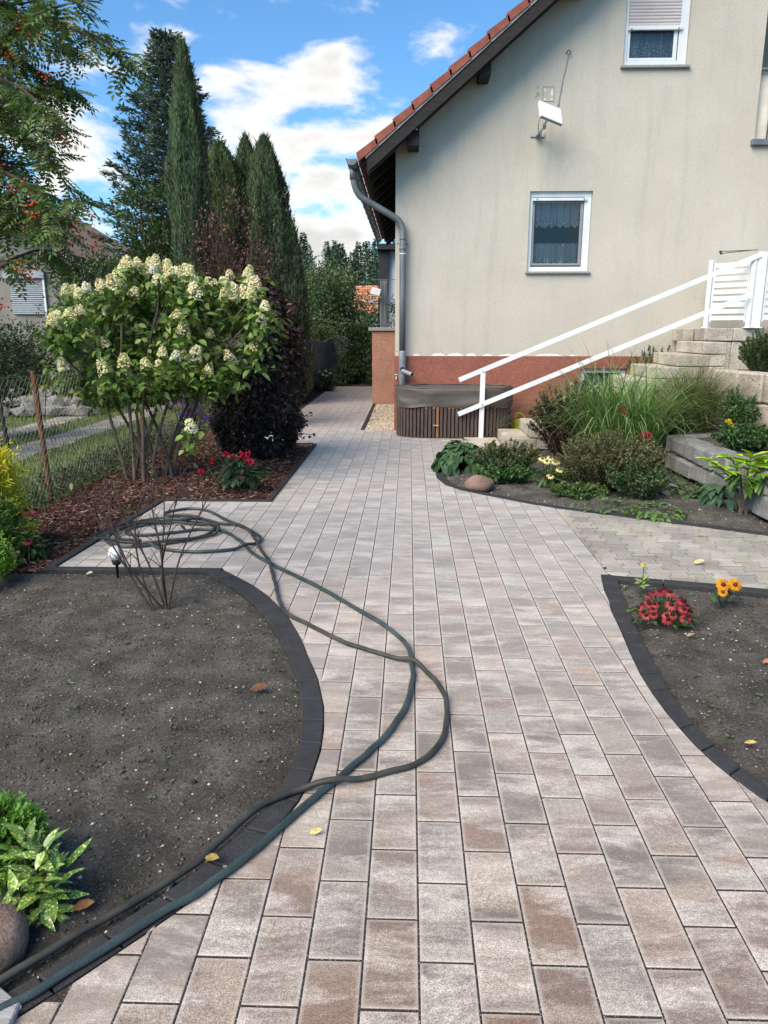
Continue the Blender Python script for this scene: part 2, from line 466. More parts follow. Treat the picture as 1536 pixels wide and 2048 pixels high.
simple('old_board', (0.085, 0.085, 0.082), (0.17, 0.17, 0.165), 4, 0.9, 0.5, 30, stretch=(5, 5, 0.5))
simple('hose_dark', (0.022, 0.024, 0.021), (0.055, 0.055, 0.046), 9, 0.55, 0.1, 200, spec=0.4)


def hose_material():
    m, nt, b = material('hose_blue')
    k = NB(nt)
    v = k.pos()
    n = k.noise(v, 8, 4)
    c = k.ramp(n, [(0.35, (0.020, 0.032, 0.033)), (0.65, (0.040, 0.058, 0.058))])
    br = k.noise(v, 420, 2, 0.5)
    c = k.mix(0.85, c, k.ramp(br, [(0.4, 0.5), (0.6, 1.9)]), 'MULTIPLY')
    nt.links.new(c, b.inputs['Base Color'])
    b.inputs['Roughness'].default_value = 0.42
    b.inputs['Specular IOR Level'].default_value = 0.5


hose_material()
simple('boulder_red', (0.16, 0.10, 0.075), (0.28, 0.19, 0.15), 5, 0.85, 0.6, 60, fine=0.5, fscale=110)
simple('rock_grey', (0.10, 0.095, 0.088), (0.26, 0.25, 0.235), 3, 0.9, 0.8, 18)
simple('bark_grey', (0.075, 0.058, 0.046), (0.15, 0.12, 0.095), 14, 0.9, 0.6, 60, stretch=(1, 1, 0.3))
simple('bark_dark', (0.028, 0.021, 0.018), (0.06, 0.045, 0.037), 14, 0.9, 0.6, 60, stretch=(1, 1, 0.3))
simple('twig_red', (0.030, 0.020, 0.018), (0.065, 0.042, 0.035), 20, 0.8)
simple('neighbour_render', (0.19, 0.175, 0.165), (0.25, 0.235, 0.22), 2, 0.95, 0.3, 40)
simple('neighbour_white', (0.66, 0.70, 0.74), (0.74, 0.77, 0.80), 2, 0.9)
simple('shutter_blue', (0.24, 0.28, 0.32), (0.31, 0.35, 0.39), 3, 0.5)
simple('black_roof', (0.012, 0.013, 0.017), (0.024, 0.026, 0.031), 4, 0.7)
simple('black_plastic', (0.012, 0.012, 0.013), (0.02, 0.02, 0.021), 9, 0.5)
simple('rubber_black', (0.02, 0.02, 0.02), (0.03, 0.03, 0.03), 9, 0.8)
m, nt, b = material('lamp_globe')
k = NB(nt)
nt.links.new(k.ramp(k.noise(k.pos(), 60, 4), [(0.3, (0.66, 0.68, 0.70)), (0.7, (0.80, 0.81, 0.83))]), b.inputs['Base Color'])
b.inputs['Roughness'].default_value = 0.35
b.inputs['Subsurface Weight'].default_value = 0.25
b.inputs['Subsurface Radius'].default_value = (0.03, 0.03, 0.03)

tinted('leaf', 0.5, 0.35, 0.22, 0.45, 9)
tinted('leaf_gloss', 0.32, 0.5, 0.15, 0.4, 20)
tinted('needle', 0.65, 0.2, 0.10, 0.4, 4)
tinted('petal', 0.6, 0.2, 0.25, 0.35, 60)
tinted('berry', 0.35, 0.4, 0.0, 0.3, 60)
tinted('pebble', 0.85, 0.25, 0.0, 0.5, 90, 0.4, 200)
tinted('chip', 0.95, 0.1, 0.0, 0.7, 70, 0.8, 120)
tinted('blade', 0.6, 0.25, 0.25, 0.4, 5)
tinted('dead_leaf', 0.8, 0.2, 0.15, 0.6, 60)


def aucuba_material():
    m, nt, b = material('aucuba_leaf')
    k = NB(nt)
    a = k.attr('tint').outputs['Color']
    v = k.pos()
    n = k.noise(v, 130, 2, 0.5)
    c = k.mix(k.ramp(n, [(0.56, 0.0), (0.61, 0.95)]), a, (0.55, 0.56, 0.20))
    nt.links.new(c, b.inputs['Base Color'])
    b.inputs['Roughness'].default_value = 0.3
    b.inputs['Specular IOR Level'].default_value = 0.5


aucuba_material()


def lace_material():
    m, nt, b = material('lace_curtain')
    k = NB(nt)
    v = k.pos()
    vv = k.n('ShaderNodeTexVoronoi')
    vv.feature = 'DISTANCE_TO_EDGE'
    nt.links.new(v, vv.inputs['Vector'])
    vv.inputs['Scale'].default_value = 38
    a = k.attr('tint')                                   # red channel: 1 where the cloth is patterned lace
    sep = k.n('ShaderNodeSeparateColor')
    nt.links.new(a.outputs['Color'], sep.inputs[0])
    net = k.ramp(vv.outputs['Distance'], [(0.05, 1.0), (0.12, 0.25)])
    lac = k.mix(sep.outputs[0], (0.55, 0.55, 0.55), net)
    b.inputs['Base Color'].default_value = (0.74, 0.76, 0.79, 1)
    b.inputs['Roughness'].default_value = 0.9
    tr = k.n('ShaderNodeBsdfTransparent')
    ms = k.n('ShaderNodeMixShader')
    nt.links.new(lac, ms.inputs[0])
    nt.links.new(tr.outputs[0], ms.inputs[1])
    nt.links.new(b.outputs[0], ms.inputs[2])
    nt.links.new(ms.outputs[0], nt.nodes['Material Output'].inputs[0])


lace_material()
m, nt, b = material('window_glass')
k = NB(nt)
tr = k.n('ShaderNodeBsdfTransparent')
tr.inputs[0].default_value = (0.72, 0.78, 0.82, 1)
gl = k.n('ShaderNodeBsdfGlossy')
gl.inputs['Roughness'].default_value = 0.03
fr = k.n('ShaderNodeFresnel')
fr.inputs[0].default_value = 1.5
ms = k.n('ShaderNodeMixShader')
nt.links.new(k.math('ADD', fr.outputs[0], 0.02), ms.inputs[0])
nt.links.new(tr.outputs[0], ms.inputs[1])
nt.links.new(gl.outputs[0], ms.inputs[2])
nt.links.new(ms.outputs[0], nt.nodes['Material Output'].inputs[0])

# ------------------------------------------------------------------ mesh helpers
WLOC = {}          # world location of every Empty / object, parents carry translation only


def link(o, parent=None):
    COL.objects.link(o)
    if parent is not None:
        o.parent = parent
    return o


def thing(name, label, cat, loc=(0, 0, 0), group=None):
    o = bpy.data.objects.new(name, None)
    o.empty_display_size = 0.1
    link(o)
    o.location = loc
    WLOC[o.name] = Vector(loc)
    o['label'] = label
    o['category'] = cat
    if group:
        o['group'] = group
    return o


def tag(o, label, cat=None, group=None, kind=None):
    o['label'] = label
    if cat:
        o['category'] = cat
    if group:
        o['group'] = group
    if kind:
        o['kind'] = kind
    return o


def mesh_from(name, V, F, mat, cols=None, smooth=False):
    me = bpy.data.meshes.new(name)
    V = np.asarray(V, dtype=np.float32)
    if isinstance(F, np.ndarray) and F.ndim == 2:
        nf, kf = F.shape
        me.vertices.add(len(V))
        me.vertices.foreach_set('co', V.ravel())
        me.loops.add(nf * kf)
        me.loops.foreach_set('vertex_index', F.ravel().astype(np.int32))
        me.polygons.add(nf)
        me.polygons.foreach_set('loop_start', np.arange(0, nf * kf, kf, dtype=np.int32))
        me.polygons.foreach_set('loop_total', np.full(nf, kf, dtype=np.int32))
        me.update(calc_edges=True)
    else:
        me.from_pydata([tuple(v) for v in V.tolist()], [], [tuple(int(i) for i in f) for f in F])
        me.update()
    if cols is not None:
        at = me.attributes.new('tint', 'FLOAT_COLOR', 'POINT')
        c = np.ones((len(V), 4), dtype=np.float32)
        c[:, :3] = np.asarray(cols, dtype=np.float32)[:, :3]
        at.data.foreach_set('color', c.ravel())
    if smooth:
        me.polygons.foreach_set('use_smooth', np.ones(len(me.polygons), dtype=bool))
    if mat:
        me.materials.append(MATS[mat])
    return me


def put(name, V, F, mat, parent=None, cols=None, smooth=False):
    """vertices are given in world space; a part is stored relative to its thing"""
    off = WLOC[parent.name] if parent is not None else Vector((0, 0, 0))
    V = np.asarray(V, dtype=np.float64) - np.array(off)
    o = bpy.data.objects.new(name, mesh_from(name, V, F, mat, cols, smooth))
    link(o, parent)
    WLOC[o.name] = Vector(off)
    return o


class MB:
    def __init__(self):
        self.V, self.F, self.C = [], [], []

    def add(self, V, F, col=None):
        o = len(self.V)
        self.V += [tuple(v) for v in V]
        self.F += [tuple(i + o for i in f) for f in F]
        self.C += [col or (1, 1, 1)] * len(V)

    def box(self, c, s, R=None, col=None):
        V = []
        for sz in (-.5, .5):
            for sx, sy in ((-.5, -.5), (.5, -.5), (.5, .5), (-.5, .5)):
                v = Vector((sx * s[0], sy * s[1], sz * s[2]))
                if R is not None:
                    v = R @ v
                V.append(Vector(c) + v)
        self.add(V, [(3, 2, 1, 0), (4, 5, 6, 7), (0, 1, 5, 4), (1, 2, 6, 5), (2, 3, 7, 6), (3, 0, 4, 7)], col)

    def bbox(self, c, s, bev=0.004, R=None, col=None):
        """box with chamfered edges"""
        V, F = chamfer_box(s, bev)
        W = []
        for v in V:
            v = Vector(v)
            if R is not None:
                v = R @ v
            W.append(Vector(c) + v)
        self.add(W, F, col)

    def quad_bar(self, a, b, w, h, col=None, up=(0, 0, 1)):
        a, b = Vector(a), Vector(b)
        d = (b - a).normalized()
        s = d.cross(Vector(up)).normalized()
        u = s.cross(d).normalized()
        R = Matrix((s, d, u)).transposed()
        self.box((a + b) / 2, (w, (b - a).length, h), R, col)

    def tube(self, P, r, n=8, col=None, cap=True):
        V, F = tube_geo(P, r, n, cap)
        self.add(V, F, col)

    def build(self, name, mat, parent=None, smooth=False, cols=False):
        return put(name, self.V, self.F, mat, parent, self.C if cols else None, smooth)


def chamfer_box(s, b):
    x, y, z = s[0] / 2, s[1] / 2, s[2] / 2
    V, idx = [], {}
    for sx in (-1, 1):
        for sy in (-1, 1):
            for sz in (-1, 1):
                for ax in range(3):
                    p = [sx * (x - b), sy * (y - b), sz * (z - b)]
                    p[ax] += (sx, sy, sz)[ax] * b
                    idx[(sx, sy, sz, ax)] = len(V)
                    V.append(tuple(p))
    F = []
    for ax in range(3):
        o = [a for a in range(3) if a != ax]
        for sg in (-1, 1):
            q = []
            for (u, w) in ((-1, -1), (1, -1), (1, 1), (-1, 1)):
                s3 = [0, 0, 0]
                s3[ax], s3[o[0]], s3[o[1]] = sg, u, w
                q.append(idx[(s3[0], s3[1], s3[2], ax)])
            F.append(tuple(q))
    for ax in range(3):                                   # edges parallel to ax
        o = [a for a in range(3) if a != ax]
        for u in (-1, 1):
            for w in (-1, 1):
                a, c = [0] * 3, [0] * 3
                a[ax], a[o[0]], a[o[1]] = -1, u, w
                c[ax], c[o[0]], c[o[1]] = 1, u, w
                F.append((idx[(*a, o[0])], idx[(*c, o[0])], idx[(*c, o[1])], idx[(*a, o[1])]))
    for sx in (-1, 1):
        for sy in (-1, 1):
            for sz in (-1, 1):
                F.append(tuple(idx[(sx, sy, sz, a)] for a in range(3)))
    return V, F


def tube_geo(P, r, n=8, cap=True):
    P = [Vector(p) for p in P]
    if isinstance(r, (int, float)):
        r = [r] * len(P)
    V, F = [], []
    t0 = (P[1] - P[0]).normalized()
    ref = Vector((0, 0, 1)) if abs(t0.z) < 0.9 else Vector((1, 0, 0))
    nx = t0.cross(ref).normalized()
    for i, p in enumerate(P):
        t = (P[min(i + 1, len(P) - 1)] - P[max(i - 1, 0)]).normalized()
        nx = (nx - t * nx.dot(t)).normalized()
        ny = t.cross(nx)
        for k_ in range(n):
            a = 2 * math.pi * k_ / n
            V.append(p + (nx * math.cos(a) + ny * math.sin(a)) * r[i])
        if i:
            for k_ in range(n):
                a0, a1 = (i - 1) * n + k_, (i - 1) * n + (k_ + 1) % n
                F.append((a0, a1, a1 + n, a0 + n))
    if cap:
        F.append(tuple(range(n - 1, -1, -1)))
        F.append(tuple(range((len(P) - 1) * n, len(P) * n)))
    return V, F


def smooth_path(P, per=6):
    """Catmull-Rom through the points"""
    P = [np.array(p, float) for p in P]
    Q = [2 * P[0] - P[1]] + P + [2 * P[-1] - P[-2]]
    out = []
    for i in range(1, len(Q) - 2):
        for j in range(per):
            t = j / per
            a, b_, c, d = Q[i - 1], Q[i], Q[i + 1], Q[i + 2]
            out.append(0.5 * (2 * b_ + (c - a) * t + (2 * a - 5 * b_ + 4 * c - d) * t * t + (3 * b_ - a - 3 * c + d) * t ** 3))
    out.append(P[-1])
    return [tuple(x) for x in out]


def lathe(prof, n=16, c=(0, 0, 0)):
    V, F = [], []
    for (r, z) in prof:
        for k_ in range(n):
            a = 2 * math.pi * k_ / n
            V.append((c[0] + r * math.cos(a), c[1] + r * math.sin(a), c[2] + z))
    for i in range(len(prof) - 1):
        for k_ in range(n):
            a0, a1 = i * n + k_, i * n + (k_ + 1) % n
            F.append((a0, a1, a1 + n, a0 + n))
    F.append(tuple(range(n - 1, -1, -1)))
    F.append(tuple(range((len(prof) - 1) * n, len(prof) * n)))
    return V, F


def clip_convex(subj, clip):
    """Sutherland-Hodgman: subj any polygon, clip convex CCW"""
    out = list(subj)
    for i in range(len(clip)):
        a, b_ = clip[i], clip[(i + 1) % len(clip)]
        inp, out = out, []
        if not inp:
            break

        def side(p):
            return (b_[0] - a[0]) * (p[1] - a[1]) - (b_[1] - a[1]) * (p[0] - a[0])
        for j in range(len(inp)):
            p, q = inp[j - 1], inp[j]
            sp_, sq = side(p), side(q)
            if (sp_ >= 0) != (sq >= 0):
                t = sp_ / (sp_ - sq)
                out.append((p[0] + t * (q[0] - p[0]), p[1] + t * (q[1] - p[1])))
            if sq >= 0:
                out.append(q)
    return clean_poly(out)


def area(P):
    return 0.5 * sum(P[i - 1][0] * P[i][1] - P[i][0] * P[i - 1][1] for i in range(len(P)))


def clean_poly(P, eps=0.003):
    Q = []
    for p in P:
        if not Q or math.hypot(p[0] - Q[-1][0], p[1] - Q[-1][1]) > eps:
            Q.append(p)
    while len(Q) > 2 and math.hypot(Q[0][0] - Q[-1][0], Q[0][1] - Q[-1][1]) <= eps:
        Q.pop()
    return Q


def inset(P, d):
    n = len(P)
    out = []
    for i in range(n):
        a, p, c = Vector(P[i - 1]), Vector(P[i]), Vector(P[(i + 1) % n])
        e1, e2 = (p - a).normalized(), (c - p).normalized()
        n1_, n2_ = Vector((-e1.y, e1.x)), Vector((-e2.y, e2.x))
        bis = n1_ + n2_
        l = bis.length
        if l < 0.3:
            bis = n1_
            l = 1
        bis = bis / l
        s = d / max(0.45, bis.dot(n1_))
        out.append((p.x + bis.x * s, p.y + bis.y * s))
    return out


def slab(P, z, th=0.05, gap=0.003, ch=0.003, drop=0.0025, tilt=(0, 0), ring=0.0):
    """flat stone from a CCW outline, with a chamfered upper edge; returns V, F, edge flag per vertex"""
    A = inset(P, gap)
    B = inset(P, gap + ch)
    if area(B) < 0.00006 or area(A) < 0:
        return None
    cx = sum(p[0] for p in P) / len(P)
    cy_ = sum(p[1] for p in P) / len(P)
    n = len(P)
    f = lambda p, zz: (p[0], p[1], zz + (p[0] - cx) * tilt[0] + (p[1] - cy_) * tilt[1])
    V = [f(p, z) for p in B] + [f(p, z - drop) for p in A] + [f(p, z - th) for p in A]
    F = [tuple(range(n))]
    for i in range(n):
        j = (i + 1) % n
        F.append((n + i, n + j, j, i))
        F.append((2 * n + i, 2 * n + j, n + j, n + i))
    E = [1.0 if ring else 0.0] * n + [1.0] * n + [0.6] * n
    D = inset(P, gap + ch + ring) if ring else None
    if D and area(D) > 0.004 and n == 4:                 # paler worn rim along the edges of a whole stone
        V += [f(p, z) for p in D]
        E += [0.0] * n
        F[0] = tuple(range(3 * n, 4 * n))
        for i in range(n):
            F.append((i, (i + 1) % n, 3 * n + (i + 1) % n, 3 * n + i))
    elif ring:
        E[:n] = [0.35] * n
    return V, F, E


def inside(P, x, y):
    c = False
    n = len(P)
    for i in range(n):
        x1, y1 = P[i - 1]
        x2, y2 = P[i]
        if (y1 > y) != (y2 > y) and x < (x2 - x1) * (y - y1) / (y2 - y1) + x1:
            c = not c
    return c


def inside_np(P, X, Y):
    c = np.zeros(X.shape, bool)
    n = len(P)
    for i in range(n):
        x1, y1 = P[i - 1]
        x2, y2 = P[i]
        if y1 == y2:
            continue
        hit = ((y1 > Y) != (y2 > Y)) & (X < (x2 - x1) * (Y - y1) / (y2 - y1) + x1)
        c ^= hit
    return c


def edge_dist(P, X, Y):
    d = np.full(X.shape, 1e9)
    for i in range(len(P)):
        ax_, ay = P[i - 1]
        bx_, by = P[i]
        dx, dy = bx_ - ax_, by - ay
        L = dx * dx + dy * dy + 1e-12
        t = np.clip(((X - ax_) * dx + (Y - ay) * dy) / L, 0, 1)
        d = np.minimum(d, np.hypot(X - ax_ - t * dx, Y - ay - t * dy))
    return d


def vnoise(x, y, s=1.0, seed=0.0):
    return mnoise.noise(Vector((x * s + seed, y * s - seed, seed)))


def visible_size(x, y):
    """crude: inside the camera's view and how near"""
    dx, dy = x, y
    d = math.hypot(dx, dy)
    a = math.degrees(math.atan2(dx, dy)) + 1.84
    return (abs(a) < 29 and y > 1.35), d

# ================================================================== SETTING
KRo = [(1.343, 5.028), (1.289, 4.721), (1.237, 4.337), (1.206, 3.99), (1.177, 3.724), (1.156, 3.472), (1.152, 3.267), (1.157, 3.096), (1.17, 2.944), (1.185, 2.815), (1.211, 2.696), (1.245, 2.585), (1.29, 2.47), (1.36, 2.34), (1.46, 2.2), (1.62, 2.03)]
KRi = [(1.437, 4.95), (1.395, 4.70), (1.353, 4.40), (1.318, 4.10), (1.285, 3.811), (1.258, 3.494), (1.24, 3.287), (1.24, 3.099), (1.254, 2.92), (1.288, 2.722), (1.347, 2.56), (1.43, 2.43), (1.53, 2.29), (1.68, 2.13)]
KLo = [(-1.308, 5.06), (-1.024, 4.731), (-0.879, 4.515), (-0.709, 4.193), (-0.581, 3.855), (-0.516, 3.64), (-0.43, 3.366), (-0.372, 3.093), (-0.350, 2.893), (-0.344, 2.725), (-0.358, 2.523), (-0.385, 2.387), (-0.425, 2.263), (-0.497, 2.124), (-0.59, 1.957), (-0.732, 1.763), (-0.866, 1.597), (-0.943, 1.509), (-1.06, 1.385), (-1.3, 1.14)]
KLi = [(-1.399, 4.985), (-1.103, 4.62), (-0.940, 4.36), (-0.786, 4.05), (-0.667, 3.75), (-0.612, 3.60), (-0.526, 3.336), (-0.474, 3.08), (-0.450, 2.89), (-0.440, 2.73), (-0.456, 2.55), (-0.486, 2.40), (-0.53, 2.27), (-0.592, 2.15), (-0.668, 2.01), (-0.800, 1.83), (-0.925, 1.67), (-1.00, 1.585), (-1.12, 1.46), (-1.36, 1.21)]
KUo = [(0.47, 9.75), (0.375, 9.3), (0.328, 8.86), (0.332, 8.45), (0.414, 8.07), (0.551, 7.813), (0.747, 7.61), (0.953, 7.406), (1.179, 7.19), (1.396, 7.02), (1.75, 6.80), (2.213, 6.53), (2.648, 6.27), (2.968, 6.09), (3.6, 5.72), (4.4, 5.25)]
KUi = [(0.57, 9.71), (0.478, 9.27), (0.432, 8.86), (0.434, 8.49), (0.50, 8.15), (0.615, 7.90), (0.80, 7.70), (1.00, 7.50), (1.22, 7.28), (1.43, 7.11), (1.786, 6.89), (2.25, 6.62), (2.69, 6.36), (3.01, 6.18), (3.64, 5.81), (4.44, 5.34)]

PATH = ([(-1.75, 0.5), (1.9, 0.5), (1.9, 1.85)] + KRo[::-1] + [(1.395, 5.03), (1.395, 7.02)] + KUo[8::-1]
        + [(0.62, 10.15), (0.85, 10.5), (1.2, 10.62), (1.37, 10.62), (1.37, 12.6), (-0.80, 12.6), (-0.80, 17.03), (-0.815, 17.04),
           (-0.815, 22.27), (-2.25, 22.27), (-2.25, 10.97), (-1.335, 10.97), (-1.335, 7.19), (-2.40, 7.19), (-2.505, 5.06)]
        + KLo + [(-1.75, 0.7)])

ground = put('ground', [(-600, -80, -0.12), (600, -80, -0.12), (600, 900, -0.12), (-600, 900, -0.12)], [(0, 1, 2, 3)], 'ground_earth')
tag(ground, 'open ground reaching to the horizon', kind='structure')

# ---- the new path: joint bed + individual pavers in running bond, 15 x 30 cm
path = put('paved_path', [(p[0], p[1], -0.0027) for p in PATH], [tuple(range(len(PATH)))], 'joint_sand')
tag(path, 'garden path of mottled grey and rose brown concrete pavers', kind='structure')
PW, PL = 0.1513, 0.2995
X0 = 0.040
pieces = []
for i in range(-18, 14):
    ph = 1.843 if (i % 2) else 1.693
    for j in range(-6, 72):
        xa, ya = X0 + PW * i, ph + PL * j - 0.3
        rect = [(xa, ya + .0012), (xa + PW, ya + .0012), (xa + PW, ya + PL - .0012), (xa, ya + PL - .0012)]
        if ya > 22.4 or ya + PL < 0.5:
            continue
        P = clip_convex(PATH, rect)
        if len(P) < 3 or area(P) < 0.00025:
            continue
        pieces.append((xa + PW / 2, ya + PL / 2, P))
random.shuffle(pieces)
order = []
for (x, y, P) in pieces:
    vis, d = visible_size(x, y)
    order.append((0 if vis else 1, d, x, y, P))
order.sort(key=lambda q: (q[0], q[1]))
rest = MB()
restc = []
for kx, (_, d, x, y, P) in enumerate(order):
    s = slab(P, random.uniform(-0.0008, 0.0012), 0.035, 0.0030, 0.0018, 0.0016,
             (random.uniform(-.004, .004), random.uniform(-.003, .003)), 0.011)
    if s is None:
        continue
    V, F, E = s
    r1, r2 = random.random(), random.random()
    cols = [(r1, r2, e) for e in E]
    if kx < 298:
        put('paver', V, F, 'concrete_paver', path, cols)
    else:
        o = len(rest.V)
        rest.V += V
        rest.F += [tuple(q + o for q in f) for f in F]
        restc += cols
tag(put('paver_field', rest.V, rest.F, 'concrete_paver', path, restc), 'smaller looking pavers of the farther path', kind='stuff')


# ---- grit lying in the joints of the nearest pavers
V, F, C = [], [], []
for q in range(5200):
    if q % 3:
        x, y = X0 + PW * random.randint(-8, 9), 1.35 + 3.2 * random.random() ** 1.6
        x += random.gauss(0, .0022)
    else:
        i = random.randint(-8, 9)
        x = X0 + PW * (i + random.random())
        y = (1.843 if (i % 2) else 1.693) - .3 + PL * random.randint(0, 9) + random.gauss(0, .0022)
    if not inside(PATH, x, y):
        continue
    g_ = random.uniform(.10, .42)
    s = random.uniform(.0010, .0024)
    o_ = len(V)
    for (dx, dy, dz) in ((1, 0, 0), (-.5, .87, 0), (-.5, -.87, 0), (0, 0, 1.1)):
        V.append((x + dx * s, y + dy * s, -.0022 + dz * s))
        C.append((g_, g_ * .94, g_ * .86))
    F += [(o_, o_ + 1, o_ + 3), (o_ + 1, o_ + 2, o_ + 3), (o_ + 2, o_, o_ + 3)]
tag(put('joint_grit', V, np.array(F), 'pebble', path, C), 'pale grit lying in the joints', kind='stuff')


# ---- kerbs of anthracite blocks
def resample(P, n):
    P = np.array(smooth_path([(p[0], p[1], 0) for p in P], 8))[:, :2]
    d = np.r_[0, np.cumsum(np.hypot(*np.diff(P, axis=0).T))]
    s = np.linspace(0, d[-1], n)
    return np.c_[np.interp(s, d, P[:, 0]), np.interp(s, d, P[:, 1])], d[-1]


def kerb(name, label, outer, inner, size, zt=0.004, sub=3):
    _, L = resample(outer, 5)
    n = max(2, int(round(L / size)))
    A, _ = resample(outer, n * sub + 1)
    B, _ = resample(inner, n * sub + 1)
    par = bpy.data.objects.new(name, None)
    link(par)
    WLOC[par.name] = Vector((0, 0, 0))
    tag(par, label, kind='structure')
    for q in range(n):
        a = [tuple(A[q * sub + t]) for t in range(sub + 1)]
        b_ = [tuple(B[q * sub + t]) for t in range(sub + 1)]
        P = a + b_[::-1]
        if area(P) < 0:
            P = P[::-1]
        s = slab(P, zt + random.uniform(-.0018, .0018), 0.09, 0.0034, 0.004, 0.004, (random.uniform(-.01, .01), random.uniform(-.01, .01)))
        if s:
            put('kerb_block', s[0], s[1], 'kerb_anthracite', par)
    return par


kerb('kerb_left', 'curved row of dark blocks round the left soil bed', KLo, KLi, 0.195)
kerb('kerb_right', 'curved row of dark blocks round the right soil bed', KRo, KRi, 0.175)
kerb('kerb_bed_tip', 'dark block kerb round the planted bed before the steps', KUo, KUi, 0.16)
kerb('kerb_bond', 'straight dark kerb between the bond paving and the soil bed', [(1.345, 5.036), (2.364, 4.765), (3.4, 4.50), (4.5, 4.21)],
     [(1.32, 4.958), (2.33, 4.66), (3.37, 4.40), (4.47, 4.11)], 0.42)


def edging(P, w=0.065, name='edging', label='', zt=0.012):
    par = bpy.data.objects.new(name, None)
    link(par)
    WLOC[par.name] = Vector((0, 0, 0))
    tag(par, label, kind='structure')
    for a, b_ in zip(P[:-1], P[1:]):
        a, b_ = Vector(a), Vector(b_)
        d = (b_ - a)
        L = d.length
        d.normalize()
        nrm = Vector((-d.y, d.x))
        n = max(1, int(round(L / 0.9)))
        for q in range(n):
            p, r = a + d * (L * q / n), a + d * (L * (q + 1) / n)
            poly = [tuple(p), tuple(r), tuple(r + nrm * w), tuple(p + nrm * w)]
            if area(poly) < 0:
                poly = poly[::-1]
            s = slab(poly, zt + random.uniform(-.002, .002), 0.12, 0.001, 0.006, 0.005)
            if s:
                put('edging_stone', s[0], s[1], 'kerb_anthracite', par)


edging([(-2.253, 11.04), (-2.253, 22.30)], 0.06, 'edging_far_path', 'dark edging along the far path beside the fence')
edging([(-1.40, 10.975), (-2.25, 10.975)], -0.06, 'edging_step', 'short dark edging where the path widens behind the copper beech')
edging([(-1.338, 7.262), (-1.338, 10.97)], 0.065, 'edging_mulch', 'dark edging between the mulch bed and the path')
edging([(-2.400, 7.195), (-1.338, 7.195)], 0.062, 'edging_nook_back', 'dark edging at the back of the paved nook')
edging([(-2.512, 5.062), (-2.405, 7.25)], 0.07, 'edging_nook_side', 'dark edging along the mulch side of the paved nook')
edging([(-2.575, 5.055), (-1.30, 5.055)], -0.07, 'edging_nook_front', 'dark edging between the paved nook and the soil bed')
edging([(-0.795, 12.60), (-0.795, 17.03)], -0.06, 'edging_gravel', 'dark edging beside the pale gravel strip')

# ---- bond paving: bone shaped stones
BOND = [(1.396, 5.03), (2.364, 4.77), (4.45, 4.225), (4.40, 5.245), (2.968, 6.085), (1.396, 7.015)]
bond = put('bond_paving', [(p[0], p[1], -0.0042) for p in BOND], [tuple(range(len(BOND)))], 'joint_sand')
tag(bond, 'older paving of grey bone shaped interlocking stones', kind='structure')
bw, bl, ba = 0.1415, 0.200, 0.0155
cb, sb = math.cos(math.radians(-3)), math.sin(math.radians(-3))
far = MB()
nb = 0
cand = []
for i in range(-3, 26):
    for j in range(-4, 22):
        def edge(sgn, yy):
            # column boundary wave: wide at the ends of one column, narrow in the middle
            t = (yy / bl) % 1.0
            w_ = 1 if (t < 0.19 or t > 0.81) else (-1 if 0.31 < t < 0.69 else ((0.25 - t) / 0.06 if t < 0.5 else (t - 0.75) / 0.06))
            kk = i if sgn > 0 else i - 1
            return bw * (kk + 0.5) + (ba * w_ if kk % 2 == 0 else -ba * w_)
        y0_ = bl * (j + (0 if i % 2 == 0 else 0.5))
        ts = [0.0, 0.18, 0.19, 0.25, 0.31, 0.32, 0.5, 0.68, 0.69, 0.75, 0.81, 0.82, 1.0]
        ts = [0.0, 0.19, 0.31, 0.69, 0.81, 1.0]
        yy_ = lambda t: y0_ + bl * t + (.0035 if t == 0 else (-.0035 if t == 1 else 0))
        R_ = [(edge(1, y0_ + bl * t + (1e-6 if t < 1 else -1e-6)), yy_(t)) for t in ts]
        L_ = [(edge(-1, y0_ + bl * t + (1e-6 if t < 1 else -1e-6)), yy_(t)) for t in ts]
        P = R_ + L_[::-1]
        P = [(1.42 + cb * p[0] - sb * p[1], 4.1 + sb * p[0] + cb * p[1]) for p in P]
        P = clip_convex(P, BOND)
        if len(P) < 3 or area(P) < 0.0012:
            continue
        cxx = sum(p[0] for p in P) / len(P)
        cyy = sum(p[1] for p in P) / len(P)
        cand.append((cxx / cyy > 0.56, math.hypot(cxx, cyy), P))
cand.sort(key=lambda q: (q[0], q[1]))
for kx, (hid, d, P) in enumerate(cand):
    s = slab(P, random.uniform(-.0022, .0016), 0.03, 0.0022, 0.0025, 0.002, (random.uniform(-.008, .008), random.uniform(-.008, .008)))
    if s is None:
        continue
    tn = random.uniform(.78, 1.12)
    tn = (tn, tn * random.uniform(.96, 1.0), tn * random.uniform(.90, 1.0))
    if kx < 290:
        put('bond_stone', s[0], s[1], 'bond_paver', bond, [tn] * len(s[0]))
    else:
        far.add(s[0], s[1], tn)
if far.V:
    tag(far.build('bond_stone_field', 'bond_paver', bond, False, True), 'bond stones farther to the right', kind='stuff')


